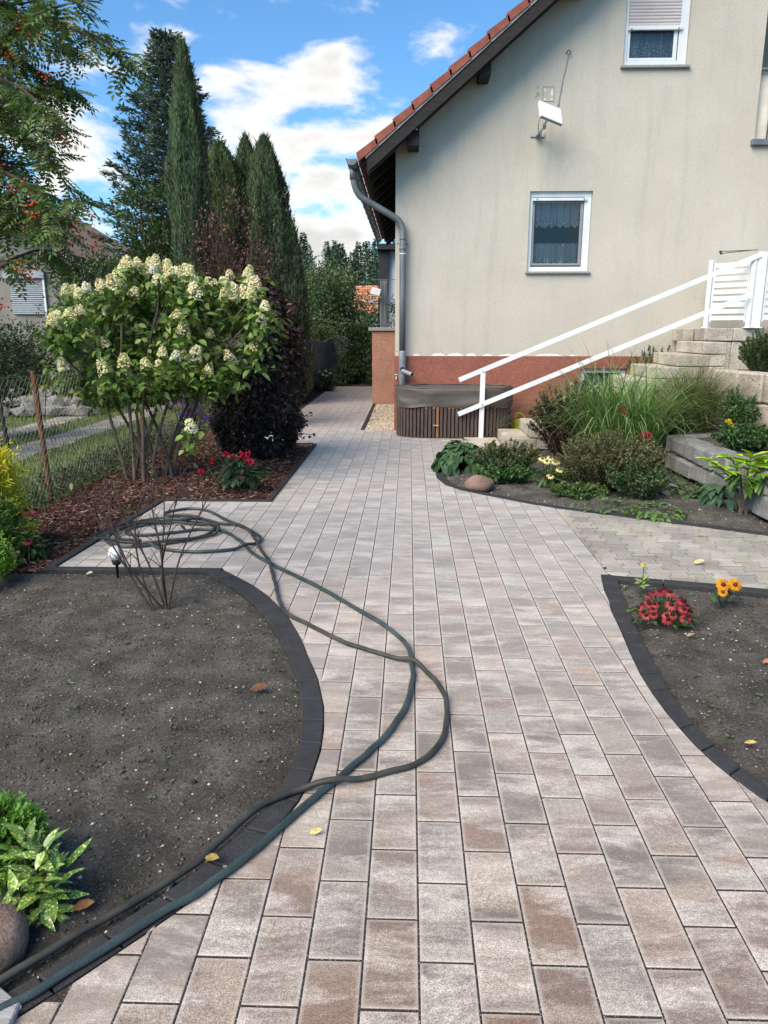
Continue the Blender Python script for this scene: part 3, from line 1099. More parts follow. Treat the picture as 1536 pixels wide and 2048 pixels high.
# ---- soil beds
def bed(name, label, poly, res, mat, mound=0.02, z0=-0.03, amp=0.008, kind='structure', rise=0.12):
    P = np.array(poly)
    xs = np.arange(P[:, 0].min() - res, P[:, 0].max() + 2 * res, res)
    ys = np.arange(P[:, 1].min() - res, P[:, 1].max() + 2 * res, res)
    X, Y = np.meshgrid(xs, ys)
    ins = inside_np(poly, X, Y)
    d = edge_dist(poly, X, Y) * np.where(ins, 1, -1)
    Z = z0 + mound * np.clip(d / rise, -0.5, 1)
    nz = np.array([vnoise(x, y, 3.1, 2) * 1.3 + vnoise(x, y, 9, 5) * .9 + max(0, vnoise(x, y, 23, 9)) * 1.1 + vnoise(x, y, 47, 4) * .5 for x, y in zip(X.ravel(), Y.ravel())]).reshape(X.shape)
    Z = Z + amp * nz * np.clip(d / 0.05 + .2, 0.15, 1)
    ny, nx = X.shape
    keep = d > -res * 0.75
    idx = np.arange(nx * ny).reshape(ny, nx)
    q = keep[:-1, :-1] & keep[1:, :-1] & keep[:-1, 1:] & keep[1:, 1:]
    F = np.stack([idx[:-1, :-1][q], idx[:-1, 1:][q], idx[1:, 1:][q], idx[1:, :-1][q]], axis=1)
    V = np.stack([X.ravel(), Y.ravel(), Z.ravel()], axis=1)
    o = put(name, V, F, mat, None, None, True)
    tag(o, label, kind=kind)

    def zat(x, y):
        fi = np.clip((x - xs[0]) / res, 0, nx - 1.001)
        fj = np.clip((y - ys[0]) / res, 0, ny - 1.001)
        i0, j0 = int(fi), int(fj)
        u, v = fi - i0, fj - j0
        return float(Z[j0, i0] * (1 - u) * (1 - v) + Z[j0, i0 + 1] * u * (1 - v) + Z[j0 + 1, i0] * (1 - u) * v + Z[j0 + 1, i0 + 1] * u * v)
    return zat


def toward(A, B, f):
    return [(a[0] + (b_[0] - a[0]) * f, a[1] + (b_[1] - a[1]) * f) for a, b_ in zip(A, B)]


LB = [(-4.3, 1.0), (-1.8, 0.9)] + toward(KLi, KLo, 0.35)[::-1] + [(-1.45, 5.015), (-4.3, 5.015)]
ML = [(-3.55, 5.0), (-2.56, 5.0), (-2.46, 7.24), (-1.385, 7.24), (-1.385, 10.99), (-2.30, 10.99), (-2.30, 22.36), (-0.8, 22.36), (-0.8, 24.5), (-3.55, 24.5)]
RB = toward(KRi, KRo, 0.3) + [(2.2, 1.7), (4.6, 1.7), (4.6, 4.13), (3.37, 4.43), (2.33, 4.69), (1.43, 4.93)]
RB = RB[::-1]
UB = toward(KUi, KUo, 0.3)[0:14] + [(3.64, 5.78), (4.5, 5.3), (4.6, 6.6), (3.22, 6.65), (3.2, 10.62), (1.35, 10.62), (0.9, 10.35), (0.65, 10.05)]
z_lb = bed('soil_bed_left', 'dark bare soil of the left bed inside the curved kerb', LB, 0.022, 'garden_soil', 0.030, -0.036, 0.009)
z_rb = bed('soil_bed_right', 'dark soil of the right bed with red coneflowers', RB, 0.025, 'garden_soil', 0.028, -0.036, 0.010)
z_ub = bed('soil_bed_steps', 'dark soil of the planted bed before the steps', UB, 0.06, 'garden_soil', 0.05, -0.034, 0.016, rise=0.3)
z_ml = bed('mulch_bed', 'bed covered with red brown bark mulch', ML, 0.07, 'mulch_base', 0.05, -0.035, 0.02, rise=0.3)


def octa(V, F, C, c, s, col, rot):
    o = len(V)
    ca, sa = math.cos(rot), math.sin(rot)
    for (x, y, z) in ((1, 0, .1), (0.3, .9, -.1), (-.8, .5, .1), (-.9, -.5, -.05), (.2, -1, .1), (0, 0, .9), (0, 0, -.7)):
        x, y, z = x * s[0], y * s[1], z * s[2]
        V.append((c[0] + ca * x - sa * y, c[1] + sa * x + ca * y, c[2] + z))
        C.append(col)
    for q in range(5):
        r = (q + 1) % 5
        F.append((o + q, o + r, o + 5))
        F.append((o + r, o + q, o + 6))


def pebbles(name, label, poly, zat, n, smin, smax, pale=0.5, box=None):
    V, F, C = [], [], []
    bx = box or (min(p[0] for p in poly), max(p[0] for p in poly), min(p[1] for p in poly), max(p[1] for p in poly))
    t = 0
    while t < n:
        x, y = random.uniform(bx[0], bx[1]), random.uniform(bx[2], bx[3])
        if not inside(poly, x, y):
            t += 0.2
            continue
        t += 1
        s = smin * (smax / smin) ** (random.random() ** 2.2)
        if random.random() < pale:
            g_ = random.uniform(.22, .52)
            col = (g_, g_ * .95, g_ * .86)
        else:
            g_ = random.uniform(.03, .17)
            col = (g_, g_ * .88, g_ * .76)
        octa(V, F, C, (x, y, zat(x, y) + s * .25), (s * random.uniform(.8, 1.4), s, s * random.uniform(.5, .8)), col, random.uniform(0, 6.3))
    o = put(name, V, np.array(F), 'pebble', None, C)
    tag(o, label, kind='stuff')


pebbles('pebbles_left', 'small pale pebbles and clods strewn over the left soil bed', LB, z_lb, 26000, 0.0016, 0.0085, 0.09, (-2.9, -0.4, 1.5, 5.0))
pebbles('pebbles_right', 'small pebbles and clods strewn over the right soil bed', RB, z_rb, 14000, 0.0016, 0.0085, 0.08, (1.2, 3.0, 2.2, 4.95))
pebbles('clods_left', 'dark soil clods on the left bed', LB, z_lb, 160, 0.004, 0.013, 0.02, (-2.9, -0.4, 1.5, 5.0))
pebbles('clods_right', 'dark soil clods on the right bed', RB, z_rb, 160, 0.004, 0.014, 0.02, (1.2, 3.0, 2.2, 4.95))
pebbles('pebbles_steps', 'pebbles and clods strewn over the planted bed', UB, z_ub, 2200, 0.004, 0.013, 0.3, (0.4, 4.0, 5.6, 8.6))


def chips(name, label, poly, zat, n, box):
    V, F, C = [], [], []
    t = 0
    while t < n:
        x = random.uniform(box[0], box[1])
        y = box[2] + (box[3] - box[2]) * random.random() ** 1.3
        if not inside(poly, x, y):
            t += 0.3
            continue
        t += 1
        L = random.uniform(.02, .075) * (1.5 if random.random() < .12 else 1)
        w = random.uniform(.008, .022)
        h = random.uniform(.004, .009)
        a = random.uniform(0, 6.3)
        R = Matrix.Rotation(a, 3, 'Z') @ Matrix.Rotation(random.gauss(0, .28), 3, 'Y') @ Matrix.Rotation(random.gauss(0, .3), 3, 'X')
        c = Vector((x, y, zat(x, y) + random.uniform(.002, .018)))
        f = random.random()
        k_ = random.uniform(.45, 1.35)
        col = [(.075, .036, .028), (.12, .058, .043), (.05, .029, .024), (.165, .10, .075), (.23, .16, .12)][min(4, int(f * f * 5.6))]
        col = tuple(v * k_ for v in col)
        o = len(V)
        for (sx, sy, sz) in ((-.5, -.35, 0), (.45, -.5, 0), (.5, .4, 0), (-.4, .5, 0), (-.42, -.3, 1), (.4, -.4, .8), (.44, .34, 1), (-.36, .4, .9)):
            V.append(tuple(c + R @ Vector((sx * L, sy * w, sz * h))))
            C.append(col)
        F += [(o + 4, o + 5, o + 6, o + 7), (o, o + 1, o + 5, o + 4), (o + 1, o + 2, o + 6, o + 5), (o + 2, o + 3, o + 7, o + 6), (o + 3, o, o + 4, o + 7)]
    o = put(name, V, np.array(F), 'chip', None, C)
    tag(o, label, kind='stuff')


chips('bark_mulch', 'loose red brown bark chips lying on the mulch bed', ML, z_ml, 14500, (-3.5, -1.38, 5.02, 12.0))
chips('bark_mulch_far', 'loose bark chips along the far path', ML, z_ml, 2500, (-3.3, -0.8, 12.0, 23.6))

# ---- gravel strip beside the house
gv = put('gravel_bed', [(-0.733, 12.6, -0.03), (-0.2, 12.6, -0.03), (-0.2, 17.04, -0.03), (-0.733, 17.04, -0.03)], [(0, 1, 2, 3)], 'gravel_track')
tag(gv, 'strip for gravel between path and house', kind='structure')
V, F, C = [], [], []
for q in range(5200):
    x, y = random.uniform(-.725, -.24), 12.61 + 4.4 * random.random() ** 1.15
    s = random.uniform(.011, .024)
    g_ = random.uniform(.30, .66)
    octa(V, F, C, (x, y, -.022 + random.random() * .02), (s * random.uniform(.8, 1.3), s, s * .7), (g_, g_ * random.uniform(.82, .93), g_ * random.uniform(.60, .78)), random.uniform(0, 6.3))
tag(put('gravel', V, np.array(F), 'pebble', None, C), 'pale cream pebble gravel beside the house wall', kind='stuff')

# ---- neighbour's ground: lawn and two gravel wheel tracks
lawn = put('neighbour_lawn', [(-30, 2, -0.05), (-3.52, 2, -0.05), (-3.52, 34, -0.05), (-30, 34, -0.05)], [(0, 1, 2, 3)], 'lawn_base')
tag(lawn, 'rough lawn of the neighbouring garden', kind='structure')


def wavy_strip(name, label, xc, w, y0_, y1_, z, mat):
    n = 60
    V = []
    for q in range(n + 1):
        y = y0_ + (y1_ - y0_) * q / n
        V.append((xc - w / 2 + .10 * vnoise(0, y, 1.3, 3) + .06 * vnoise(3, y, 4, 3), y, z))
        V.append((xc + w / 2 + .10 * vnoise(7, y, 1.3, 8) + .06 * vnoise(9, y, 4, 3), y, z))
    F = [(2 * q, 2 * q + 1, 2 * q + 3, 2 * q + 2) for q in range(n)]
    tag(put(name, V, F, mat), label, kind='structure')


wavy_strip('track_near', 'nearer gravel wheel track in the neighbouring lawn', -5.45, 0.62, 5, 26, -0.042, 'gravel_track')
wavy_strip('track_far', 'farther gravel wheel track in the neighbouring lawn', -6.62, 0.58, 5, 26, -0.042, 'gravel_track')


def blades(n, box, hmin, hmax, w, z, skip=None, cols=((.085, .16, .035), (.14, .22, .055), (.20, .23, .09))):
    X = rng.uniform(box[0], box[1], n)
    Y = box[2] + (box[3] - box[2]) * rng.random(n) ** 1.4
    if skip is not None:
        kp = ~skip(X, Y)
        X, Y = X[kp], Y[kp]
    n = len(X)
    H = rng.uniform(hmin, hmax, n) * (0.65 + 0.7 * rng.random(n))
    A = rng.uniform(0, 2 * np.pi, n)
    lean = rng.uniform(.1, .7, n) * H
    base = np.stack([X, Y, np.full(n, z)], 1)
    d = np.stack([np.cos(A), np.sin(A), np.zeros(n)], 1)
    s = np.stack([-np.sin(A), np.cos(A), np.zeros(n)], 1) * w
    mid = base + d * (lean * .35)[:, None] + np.array([0, 0, 1]) * (H * .6)[:, None]
    tip = base + d * lean[:, None] + np.array([0, 0, 1]) * H[:, None]
    V = np.stack([base - s, base + s, mid + s * .7, mid - s * .7, tip], 1).reshape(-1, 3)
    o = np.arange(n) * 5
    F = np.concatenate([np.stack([o, o + 1, o + 2], 1), np.stack([o, o + 2, o + 3], 1), np.stack([o + 3, o + 2, o + 4], 1)])
    ci = rng.integers(0, len(cols), n)
    c = np.array(cols)[ci] * rng.uniform(.6, 1.25, n)[:, None]
    return V, F, np.repeat(c, 5, 0)


V, F, C = blades(52000, (-11, -3.56, 5.5, 24), .03, .10, .006, -.05,
                 lambda X, Y: (((np.abs(X + 5.45) < .30) | (np.abs(X + 6.62) < .27)) & (rng.random(len(X)) < .93)))
tag(put('grass', V, F, 'blade', None, C), 'short green grass of the neighbouring lawn', kind='stuff')

# ================================================================== HOUSE
HY = 12.61
HX0, HXR, RIDGE = -0.226, 10.80, 5.29
T = lambda x: 4.155 + 0.84 * ((x if x < RIDGE else 2 * RIDGE - x) + 0.80)     # upper edge of the roof tiles
ZU = lambda x: T(x) - 0.24
house = thing('house', 'cream rendered house gable with red tiled roof and reddish plinth', 'house', (HX0, HY, 0))
PLZ = 1.215
WIN = {'w1': (1.86, 2.83, 2.50, 3.72), 'w2': (3.15, 4.10, 5.42, 6.85), 'lg': (5.20, 8.40, 4.42, 6.95)}
cols_x = [(HX0, 1.86, None), (1.86, 2.83, 'w1'), (2.83, 3.15, None), (3.15, 4.10, 'w2'), (4.10, 5.20, None),
          (5.20, RIDGE, 'lg'), (RIDGE, 8.40, 'lg'), (8.40, HXR, None)]
g_ = MB()


def wall_poly(xa, xb, za, zb):
    g_.add([(xa, HY, za), (xb, HY, za), (xb, HY, zb if zb is not None else ZU(xb)), (xa, HY, zb if zb is not None else ZU(xa))], [(0, 1, 2, 3)])


for xa, xb, h in cols_x:
    if h is None:
        wall_poly(xa, xb, PLZ - 0.02, None)
    else:
        _, _, za, zb = WIN[h]
        wall_poly(xa, xb, PLZ - 0.02, za)
        wall_poly(xa, xb, zb, None)
for h, (xa, xb, za, zb) in WIN.items():                      # reveals
    d = 0.16 if h != 'lg' else 1.6
    a, b_ = HY, HY + d
    g_.add([(xa, a, za), (xa, b_, za), (xa, b_, zb), (xa, a, zb)], [(0, 1, 2, 3)])
    g_.add([(xb, a, za), (xb, b_, za), (xb, b_, zb), (xb, a, zb)], [(3, 2, 1, 0)])
    g_.add([(xa, a, zb), (xa, b_, zb), (xb, b_, zb), (xb, a, zb)], [(0, 1, 2, 3)])
    g_.add([(xa, a, za), (xa, b_, za), (xb, b_, za), (xb, a, za)], [(3, 2, 1, 0)])
g_.build('gable_wall', 'house_render', house)
s_ = MB()
s_.add([(HX0, HY, PLZ - .02), (HX0, 22.4, PLZ - .02), (HX0, 22.4, ZU(HX0)), (HX0, HY, ZU(HX0))], [(3, 2, 1, 0)])
s_.add([(HXR, HY, 0), (HXR, 22.4, 0), (HXR, 22.4, ZU(HXR)), (HXR, HY, ZU(HXR))], [(0, 1, 2, 3)])
s_.add([(HX0, 22.4, 0), (HXR, 22.4, 0), (HXR, 22.4, ZU(HXR)), (RIDGE, 22.4, ZU(RIDGE)), (HX0, 22.4, ZU(HX0))], [(4, 3, 2, 1, 0)])
s_.build('side_wall', 'house_render', house)
# plinth with the cellar window opening
p_ = MB()
cw = (2.80, 3.55, 0.52, 1.02)
PX0, PYF = HX0 - 0.012, HY - 0.014


def pl(xa, xb, za, zb):
    p_.add([(xa, PYF, za), (xb, PYF, za), (xb, PYF, zb), (xa, PYF, zb)], [(0, 1, 2, 3)])


pl(PX0, cw[0], -.1, PLZ)
pl(cw[0], cw[1], -.1, cw[2])
pl(cw[0], cw[1], cw[3], PLZ)
pl(cw[1], HXR, -.1, PLZ)
p_.add([(PX0, PYF, PLZ), (HXR, PYF, PLZ), (HXR, HY + .02, PLZ), (PX0, HY + .02, PLZ)], [(0, 1, 2, 3)])
p_.add([(PX0, PYF, -.1), (PX0, 22.4, -.1), (PX0, 22.4, PLZ), (PX0, PYF, PLZ)], [(3, 2, 1, 0)])
for xa in (cw[0], cw[1]):
    p_.add([(xa, PYF, cw[2]), (xa, HY + .16, cw[2]), (xa, HY + .16, cw[3]), (xa, PYF, cw[3])], [(0, 1, 2, 3)])
for za in (cw[2], cw[3]):
    p_.add([(cw[0], PYF, za), (cw[1], PYF, za), (cw[1], HY + .16, za), (cw[0], HY + .16, za)], [(0, 1, 2, 3)])
p_.build('plinth', 'granulate_plaster', house)
# uneven white filler along the top of the plinth
for (xa, xb, hh) in ((.06, .18, .05), (.36, .60, .055), (.62, .90, .06), (.93, 1.10, .06), (1.2, 1.36, .045), (1.44, 1.80, .042), (2.05, 2.50, .05), (2.6, 2.74, .03)):
    n = 12
    top = [(xa + (xb - xa) * q / n, HY - .004, PLZ + .002 + hh * (math.sin(math.pi * q / n) ** .6) * (.75 + .35 * vnoise(q * .7, xa, 1, 4))) for q in range(n + 1)]
    bot = [(xa + (xb - xa) * q / n, HY - .006, PLZ + .0015) for q in range(n + 1)]
    put('filler_patch', top + bot, [(n + 1 + q, n + 2 + q, q + 1, q) for q in range(n)], 'plaster_patch', house)


# ---- windows
def frame_ring(mb, x0, x1, z0, z1, wl_, wr, wt, wb, y, d):
    mb.bbox(((x0 + x1) / 2, y + d / 2, z1 - wt / 2), (x1 - x0, d, wt), .004)
    mb.bbox(((x0 + x1) / 2, y + d / 2, z0 + wb / 2), (x1 - x0, d, wb), .004)
    mb.bbox((x0 + wl_ / 2, y + d / 2, (z0 + z1) / 2), (wl_, d - .002, z1 - z0 - wt - wb), .003)
    mb.bbox((x1 - wr / 2, y + d / 2, (z0 + z1) / 2), (wr, d - .002, z1 - z0 - wt - wb), .003)


def curtain(name, parent, x0, x1, z0, z1, y, lace_from, scallop=0.05, folds=9, top_lace=0.0, seed=1):
    nx, nz = 120, 16
    V, C = [], []
    for j in range(nz + 1):
        for i in range(nx + 1):
            u = i / nx
            x = x0 + (x1 - x0) * u
            zb = z0 + scallop * abs(((u * folds) % 1.0) - .5) * 2 * (1 if j == 0 else 1)
            f = j / nz
            z = zb + (z1 - zb) * f
            yy = y + .022 * math.sin(u * folds * 6.28 + 1.3 * math.sin(u * 9 + seed)) * (1 - .5 * f) + .012 * math.sin(u * 61 + seed + f)
            x += .012 * math.sin(u * 23 + seed) * (1 - f)
            V.append((x, yy, z))
            l_ = 1.0 if (f < lace_from or f > 1 - top_lace) else 0.0
            C.append((l_, 0, 0))
    F = [(j * (nx + 1) + i, j * (nx + 1) + i + 1, (j + 1) * (nx + 1) + i + 1, (j + 1) * (nx + 1) + i) for j in range(nz) for i in range(nx)]
    return put(name, V, F, 'lace_curtain', parent, C, True)


def window_empty(name, label):
    o = bpy.data.objects.new(name, None)
    link(o, house)
    WLOC[o.name] = Vector(WLOC[house.name])
    if label:
        o['label'] = label
    return o


def room(parent, x0, x1, z0, z1, y, depth=1.2):
    r = MB()
    r.add([(x0, y, z0), (x1, y, z0), (x1, y, z1), (x0, y, z1), (x0 - .3, y + depth, z0 - .2), (x1 + .3, y + depth, z0 - .2), (x1 + .3, y + depth, z1 + .2), (x0 - .3, y + depth, z1 + .2)],
          [(4, 5, 6, 7), (0, 1, 5, 4), (1, 2, 6, 5), (2, 3, 7, 6), (3, 0, 4, 7)])
    r.build('room', 'dark_interior', parent)  # near-black walls put the unlit room's darkness into the colour


# lower window
w1 = window_empty('window', 'lower gable window with white frame, grey screen and two lace curtains')
x0, x1, z0, z1 = WIN['w1']
fb = MB()
frame_ring(fb, x0 + .005, x1 - .005, z0 + .03, z1 - .002, .055, .105, .075, .075, HY + .055, .07)
fb.bbox(((x0 + x1) / 2 - .015, HY + .045, z1 - .115), (x1 - x0 - .14, .05, .045), .004)
fb.build('frame', 'white_pvc', w1)
sc = MB()
frame_ring(sc, x0 + .066, x1 - .118, z0 + .125, z1 - .142, .030, .045, .028, .034, HY + .07, .03)
sc.build('screen_frame', 'grey_pvc', w1)
put('pane', [(x0 + .09, HY + .09, z0 + .15), (x1 - .15, HY + .09, z0 + .15), (x1 - .15, HY + .09, z1 - .16), (x0 + .09, HY + .09, z1 - .16)], [(0, 1, 2, 3)], 'window_glass', w1)
for xx in (x0 + .115, x1 - .13):
    kn = MB()
    V, F = lathe([(.012, 0), (.012, .016), (.005, .018)], 10)
    kn.add([(xx + v[0], HY + .02 - v[2], z1 - .105 + v[1]) for v in V], F)
    kn.build('shutter_stop', 'galvanised', w1)
curtain('curtain', w1, x0 + .09, x1 - .15, z0 + .70, z1 - .16, HY + .19, .28, .045, 6, 0, 1)
curtain('curtain', w1, x0 + .09, x1 - .15, z0 + .155, z0 + .47, HY + .19, .36, .03, 7, .16, 4)
room(w1, x0 + .06, x1 - .10, z0 + .1, z1 - .1, HY + .131)
sl = MB()
sl.bbox(((x0 + x1) / 2, HY + .03, z0 + .012), (x1 - x0 + .05, .16, .036), .006)
sl.build('sill', 'granite_sill', w1)
# upper window with the roller shutter half down
w2 = window_empty('window', 'upper gable window with roller shutter half lowered')
x0, x1, z0, z1 = WIN['w2']
fb = MB()
frame_ring(fb, x0 + .005, x1 - .005, z0 + .03, z1 - .002, .06, .13, .06, .085, HY + .055, .07)
fb.bbox(((x0 + x1) / 2 - .02, HY + .045, 5.965), (x1 - x0 - .16, .05, .055), .004)
fb.build('frame', 'white_pvc', w2)
sh = bpy.data.objects.new('roller_shutter', None)
link(sh, w2)
WLOC[sh.name] = Vector(WLOC[w2.name])
q = 0
zz = 5.995
while zz < z1 - .07:
    sl = MB()
    pr = [(0, 0), (-.006, .006), (-.009, .021), (-.006, .036), (0, .042)]
    V = [(xx, HY + .052 + a_, zz + b_) for xx in (x0 + .066, x1 - .136) for (a_, b_) in pr]
    sl.add(V, [(i, 5 + i, 6 + i, 1 + i) for i in range(4)])
    sl.build('slat', 'shutter_slat', sh, True)
    zz += .0435
sc = MB()
frame_ring(sc, x0 + .07, x1 - .15, z0 + .12, z1 - .1, .035, .055, .03, .04, HY + .07, .03)
sc.build('sash', 'white_pvc', w2)
put('pane', [(x0 + .10, HY + .092, z0 + .15), (x1 - .19, HY + .092, z0 + .15), (x1 - .19, HY + .092, z1 - .1), (x0 + .10, HY + .092, z1 - .1)], [(0, 1, 2, 3)], 'window_glass', w2)
for xx in (x0 + .10, x1 - .16):
    kn = MB()
    V, F = lathe([(.013, 0), (.013, .016), (.005, .018)], 10)
    kn.add([(xx + v[0], HY + .02 - v[2], 5.955 + v[1]) for v in V], F)
    kn.build('shutter_stop', 'galvanised', w2)
curtain('curtain', w2, x0 + .10, x1 - .18, z0 + .13, z1 - .1, HY + .20, .25, .01, 9, 0, 2)
room(w2, x0 + .06, x1 - .12, z0 + .1, z1 - .05, HY + .131)
sl = MB()
sl.bbox(((x0 + x1) / 2, HY + .03, z0 + .012), (x1 - x0 + .07, .17, .038), .006)
sl.build('sill', 'granite_sill', w2)
# cellar window
w3 = window_empty('cellar_window', 'small cellar window in the plinth behind the shrubs')
fb = MB()
frame_ring(fb, cw[0] + .004, cw[1] - .004, cw[2] + .004, cw[3] - .004, .075, .09, .07, .07, HY + .05, .06)
fb.build('frame', 'white_pvc', w3)
put('pane', [(cw[0] + .07, HY + .08, cw[2] + .06), (cw[1] - .08, HY + .08, cw[2] + .06), (cw[1] - .08, HY + .08, cw[3] - .06), (cw[0] + .07, HY + .08, cw[3] - .06)], [(0, 1, 2, 3)], 'window_glass', w3)
curtain('curtain', w3, cw[0] + .07, cw[1] - .08, cw[2] + .06, cw[3] - .06, HY + .15, 0, 0, 16, 0, 3)
room(w3, cw[0] + .06, cw[1] - .06, cw[2] + .05, cw[3] - .05, HY + .111)

# loggia behind the right-hand corner of the wall
lg = window_empty('loggia', 'recessed balcony at the right with cream canvas behind a grey railing')
xa, xb, za, zb = WIN['lg']
put('back_wall', [(xa, HY + 1.6, za), (xb, HY + 1.6, za), (xb, HY + 1.6, zb), (xa, HY + 1.6, zb)], [(0, 1, 2, 3)], 'loggia_plaster', lg)
rl = MB()
rl.bbox(((xa + xb) / 2 - .02, HY - .02, 4.385), (xb - xa + .06, .10, .085), .006)
rl.bbox(((xa + xb) / 2, HY + .03, 5.40), (xb - xa - .01, .05, .035), .005)
rl.build('rail', 'zinc', lg)
for q in range(12):
    xx = xa + .19 + q * .26
    tb = MB()
    tb.tube([(xx, HY + .02, 4.42), (xx, HY + .015, 4.75), (xx + .015, HY + .005, 4.84), (xx - .012, HY + .005, 4.90), (xx, HY + .015, 4.97), (xx, HY + .02, 5.39)], .011, 6)
    tb.build('baluster', 'zinc', lg, True)
n = 70
V = []
for j in range(9):
    for i in range(n + 1):
        u = i / n
        V.append((xa + .01 + (xb - xa - .02) * u, HY + .075 + .018 * math.sin(u * 90) * (1 - j / 10) + .01 * math.sin(u * 37 + j), 4.45 + .93 * j / 8))
put('canvas', V, [(j * (n + 1) + i, j * (n + 1) + i + 1, (j + 1) * (n + 1) + i + 1, (j + 1) * (n + 1) + i) for j in range(8) for i in range(n)], 'canvas_cream', lg, None, True)


# ---- roof
def slope_block(mb, xa, xb, ya, yb, top, bot, lift=0.0):
    """prism following the roof slope; top/bot are heights relative to the tile line"""
    V = []
    for y in (ya, yb):
        V += [(xa, y, T(xa) + bot), (xb, y, T(xb) + bot), (xb, y, T(xb) + top), (xa, y, T(xa) + top + lift)]
    mb.add(V, [(0, 1, 2, 3), (7, 6, 5, 4), (0, 4, 5, 1), (1, 5, 6, 2), (2, 6, 7, 3), (3, 7, 4, 0)])


roof = bpy.data.objects.new('roof', None)
link(roof, house)
WLOC[roof.name] = Vector(WLOC[house.name])
run = 0.268
xx = -0.800
q = 0
while xx < RIDGE:
    xe = min(xx + run + .03, RIDGE)
    t = MB()
    # verge tile: its lower end lies over the tile below, its side lip hangs over the board
    V = []
    for y in (12.035, 12.33):
        V += [(xx + .03, y, T(xx) - .105), (xe + .03, y, T(xe) - .125), (xe, y, T(xe) - .035), (xx, y, T(xx) + .012)]
    t.add(V, [(0, 1, 2, 3), (7, 6, 5, 4), (0, 4, 5, 1), (1, 5, 6, 2), (2, 6, 7, 3), (3, 7, 4, 0)])
    t.build('verge_tile', 'roof_tile', roof)
    t = MB()
    V = []
    for y in (12.332, 22.55):
        V += [(xx + .02, y, T(xx) - .075), (xe + .02, y, T(xe) - .115), (xe, y, T(xe) - .045), (xx, y, T(xx) - .005)]
    t.add(V, [(0, 1, 2, 3), (7, 6, 5, 4), (0, 4, 5, 1), (1, 5, 6, 2), (2, 6, 7, 3), (3, 7, 4, 0)])
    t.build('tile_course', 'roof_tile', roof)
    xx += run
    q += 1
rr = MB()
slope_block(rr, RIDGE + .001, HXR + .6, 12.06, 22.55, 0.0, -.16)
rr.build('right_slope', 'roof_tile', roof)
bb = MB()
slope_block(bb, -0.66, RIDGE, 12.050, 12.10, -.128, -.182)
slope_block(bb, RIDGE, HXR + .4, 12.050, 12.10, -.165, -.182)
bb.build('verge_flashing', 'verge_board', roof)
bb = MB()
slope_block(bb, -0.64, RIDGE, 12.065, 12.11, -.183, -.385)
slope_block(bb, RIDGE, HXR + .4, 12.065, 12.11, -.183, -.385)
bb.build('barge_board', 'dark_timber', roof)
bb = MB()
slope_block(bb, -0.70, RIDGE, 12.11, 22.5, -.17, -.235)
slope_block(bb, RIDGE, HXR + .5, 12.11, 22.5, -.17, -.235)
bb.build('soffit', 'dark_timber', roof)
y = 12.16
while y < 22.4:
    rf = MB()
    slope_block(rf, -0.66 + .02, -0.18 if y > 12.5 else RIDGE, y, y + .09, -.236, -.40)
    rf.build('rafter', 'dark_timber', roof)
    y += .78
for (px_, pz_) in ((0.045, 4.405), (1.075, 5.34), (2.4, 6.45)):
    pm = MB()
    pm.bbox((px_, 12.40, pz_), (.17, .46, .235), .008)
    pm.build('purlin', 'dark_timber', roof)

# ---- gutter and downpipe
gt = MB()
gc = (-0.865, 4.095)
for y0_, y1_ in ((12.03, 22.5),):
    n = 12
    V = []
    for y in np.linspace(y0_, y1_, 12):
        for i in range(n + 1):
            a = math.pi + math.pi * i / n
            V.append((gc[0] + .078 * math.cos(a), y, gc[1] - .012 + .085 * math.sin(a)))
    gt.add(V, [(j * (n + 1) + i, j * (n + 1) + i + 1, (j + 1) * (n + 1) + i + 1, (j + 1) * (n + 1) + i) for j in range(11) for i in range(n)])
    capv = [(gc[0] + .078 * math.cos(math.pi + math.pi * i / n), y0_ + .002, gc[1] - .012 + .085 * math.sin(math.pi + math.pi * i / n)) for i in range(n + 1)]
    gt.add(capv, [tuple(range(n + 1))])
    gt.tube([(gc[0] - .08, y0_, gc[1] - .008), (gc[0] - .08, y1_, gc[1] - .008)], .011, 6)
gut = gt.build('gutter', 'zinc', house, True)
y = 12.5
while y < 22.4:
    hb = MB()
    hb.tube([(gc[0] + .12, y, gc[1] + .03)] + [(gc[0] + .086 * math.cos(a), y, gc[1] - .014 + .093 * math.sin(a)) for a in np.linspace(2 * math.pi, math.pi, 9)], .007, 5)
    hb.build('gutter_bracket', 'zinc', house)
    y += .78
dp = MB()
dpath = smooth_path([(-0.862, 12.36, 4.05), (-0.862, 12.36, 3.93), (-0.850, 12.37, 3.80), (-0.790, 12.39, 3.66), (-0.70, 12.41, 3.585), (-0.50, 12.44, 3.475), (-0.30, 12.47, 3.365), (-0.175, 12.49, 3.285), (-0.115, 12.50, 3.17), (-0.105, 12.50, 3.05), (-0.105, 12.50, 2.9)], 5)
dp.tube(dpath + [(-0.105, 12.50, 2.2), (-0.105, 12.50, 1.28)], .052, 14)
dpo = dp.build('downpipe', 'zinc', house, True)
sv = MB()
sv.tube([(-0.862, 12.36, 4.04), (-0.862, 12.36, 3.86)], .060, 14)
for zc in (2.87, 3.02):
    sv.tube([(-0.105, 12.50, zc - .012), (-0.105, 12.50, zc + .012)], .060, 14)
sv.tube([(-0.105, 12.53, 2.945), (-0.03, 12.60, 2.945)], .008, 6)
sv.tube([(-0.20, 12.50, 2.945), (-0.105, 12.50, 2.945), (-0.03, 12.52, 2.945)], .009, 6)
sv.build('pipe_clamp', 'zinc', house, True)
sv = MB()
sv.tube([(-0.105, 12.50, 2.785), (-0.105, 12.50, 2.80)], .0535, 14)
sv.build('pipe_tape', 'white_pvc', house, True)
sv = MB()
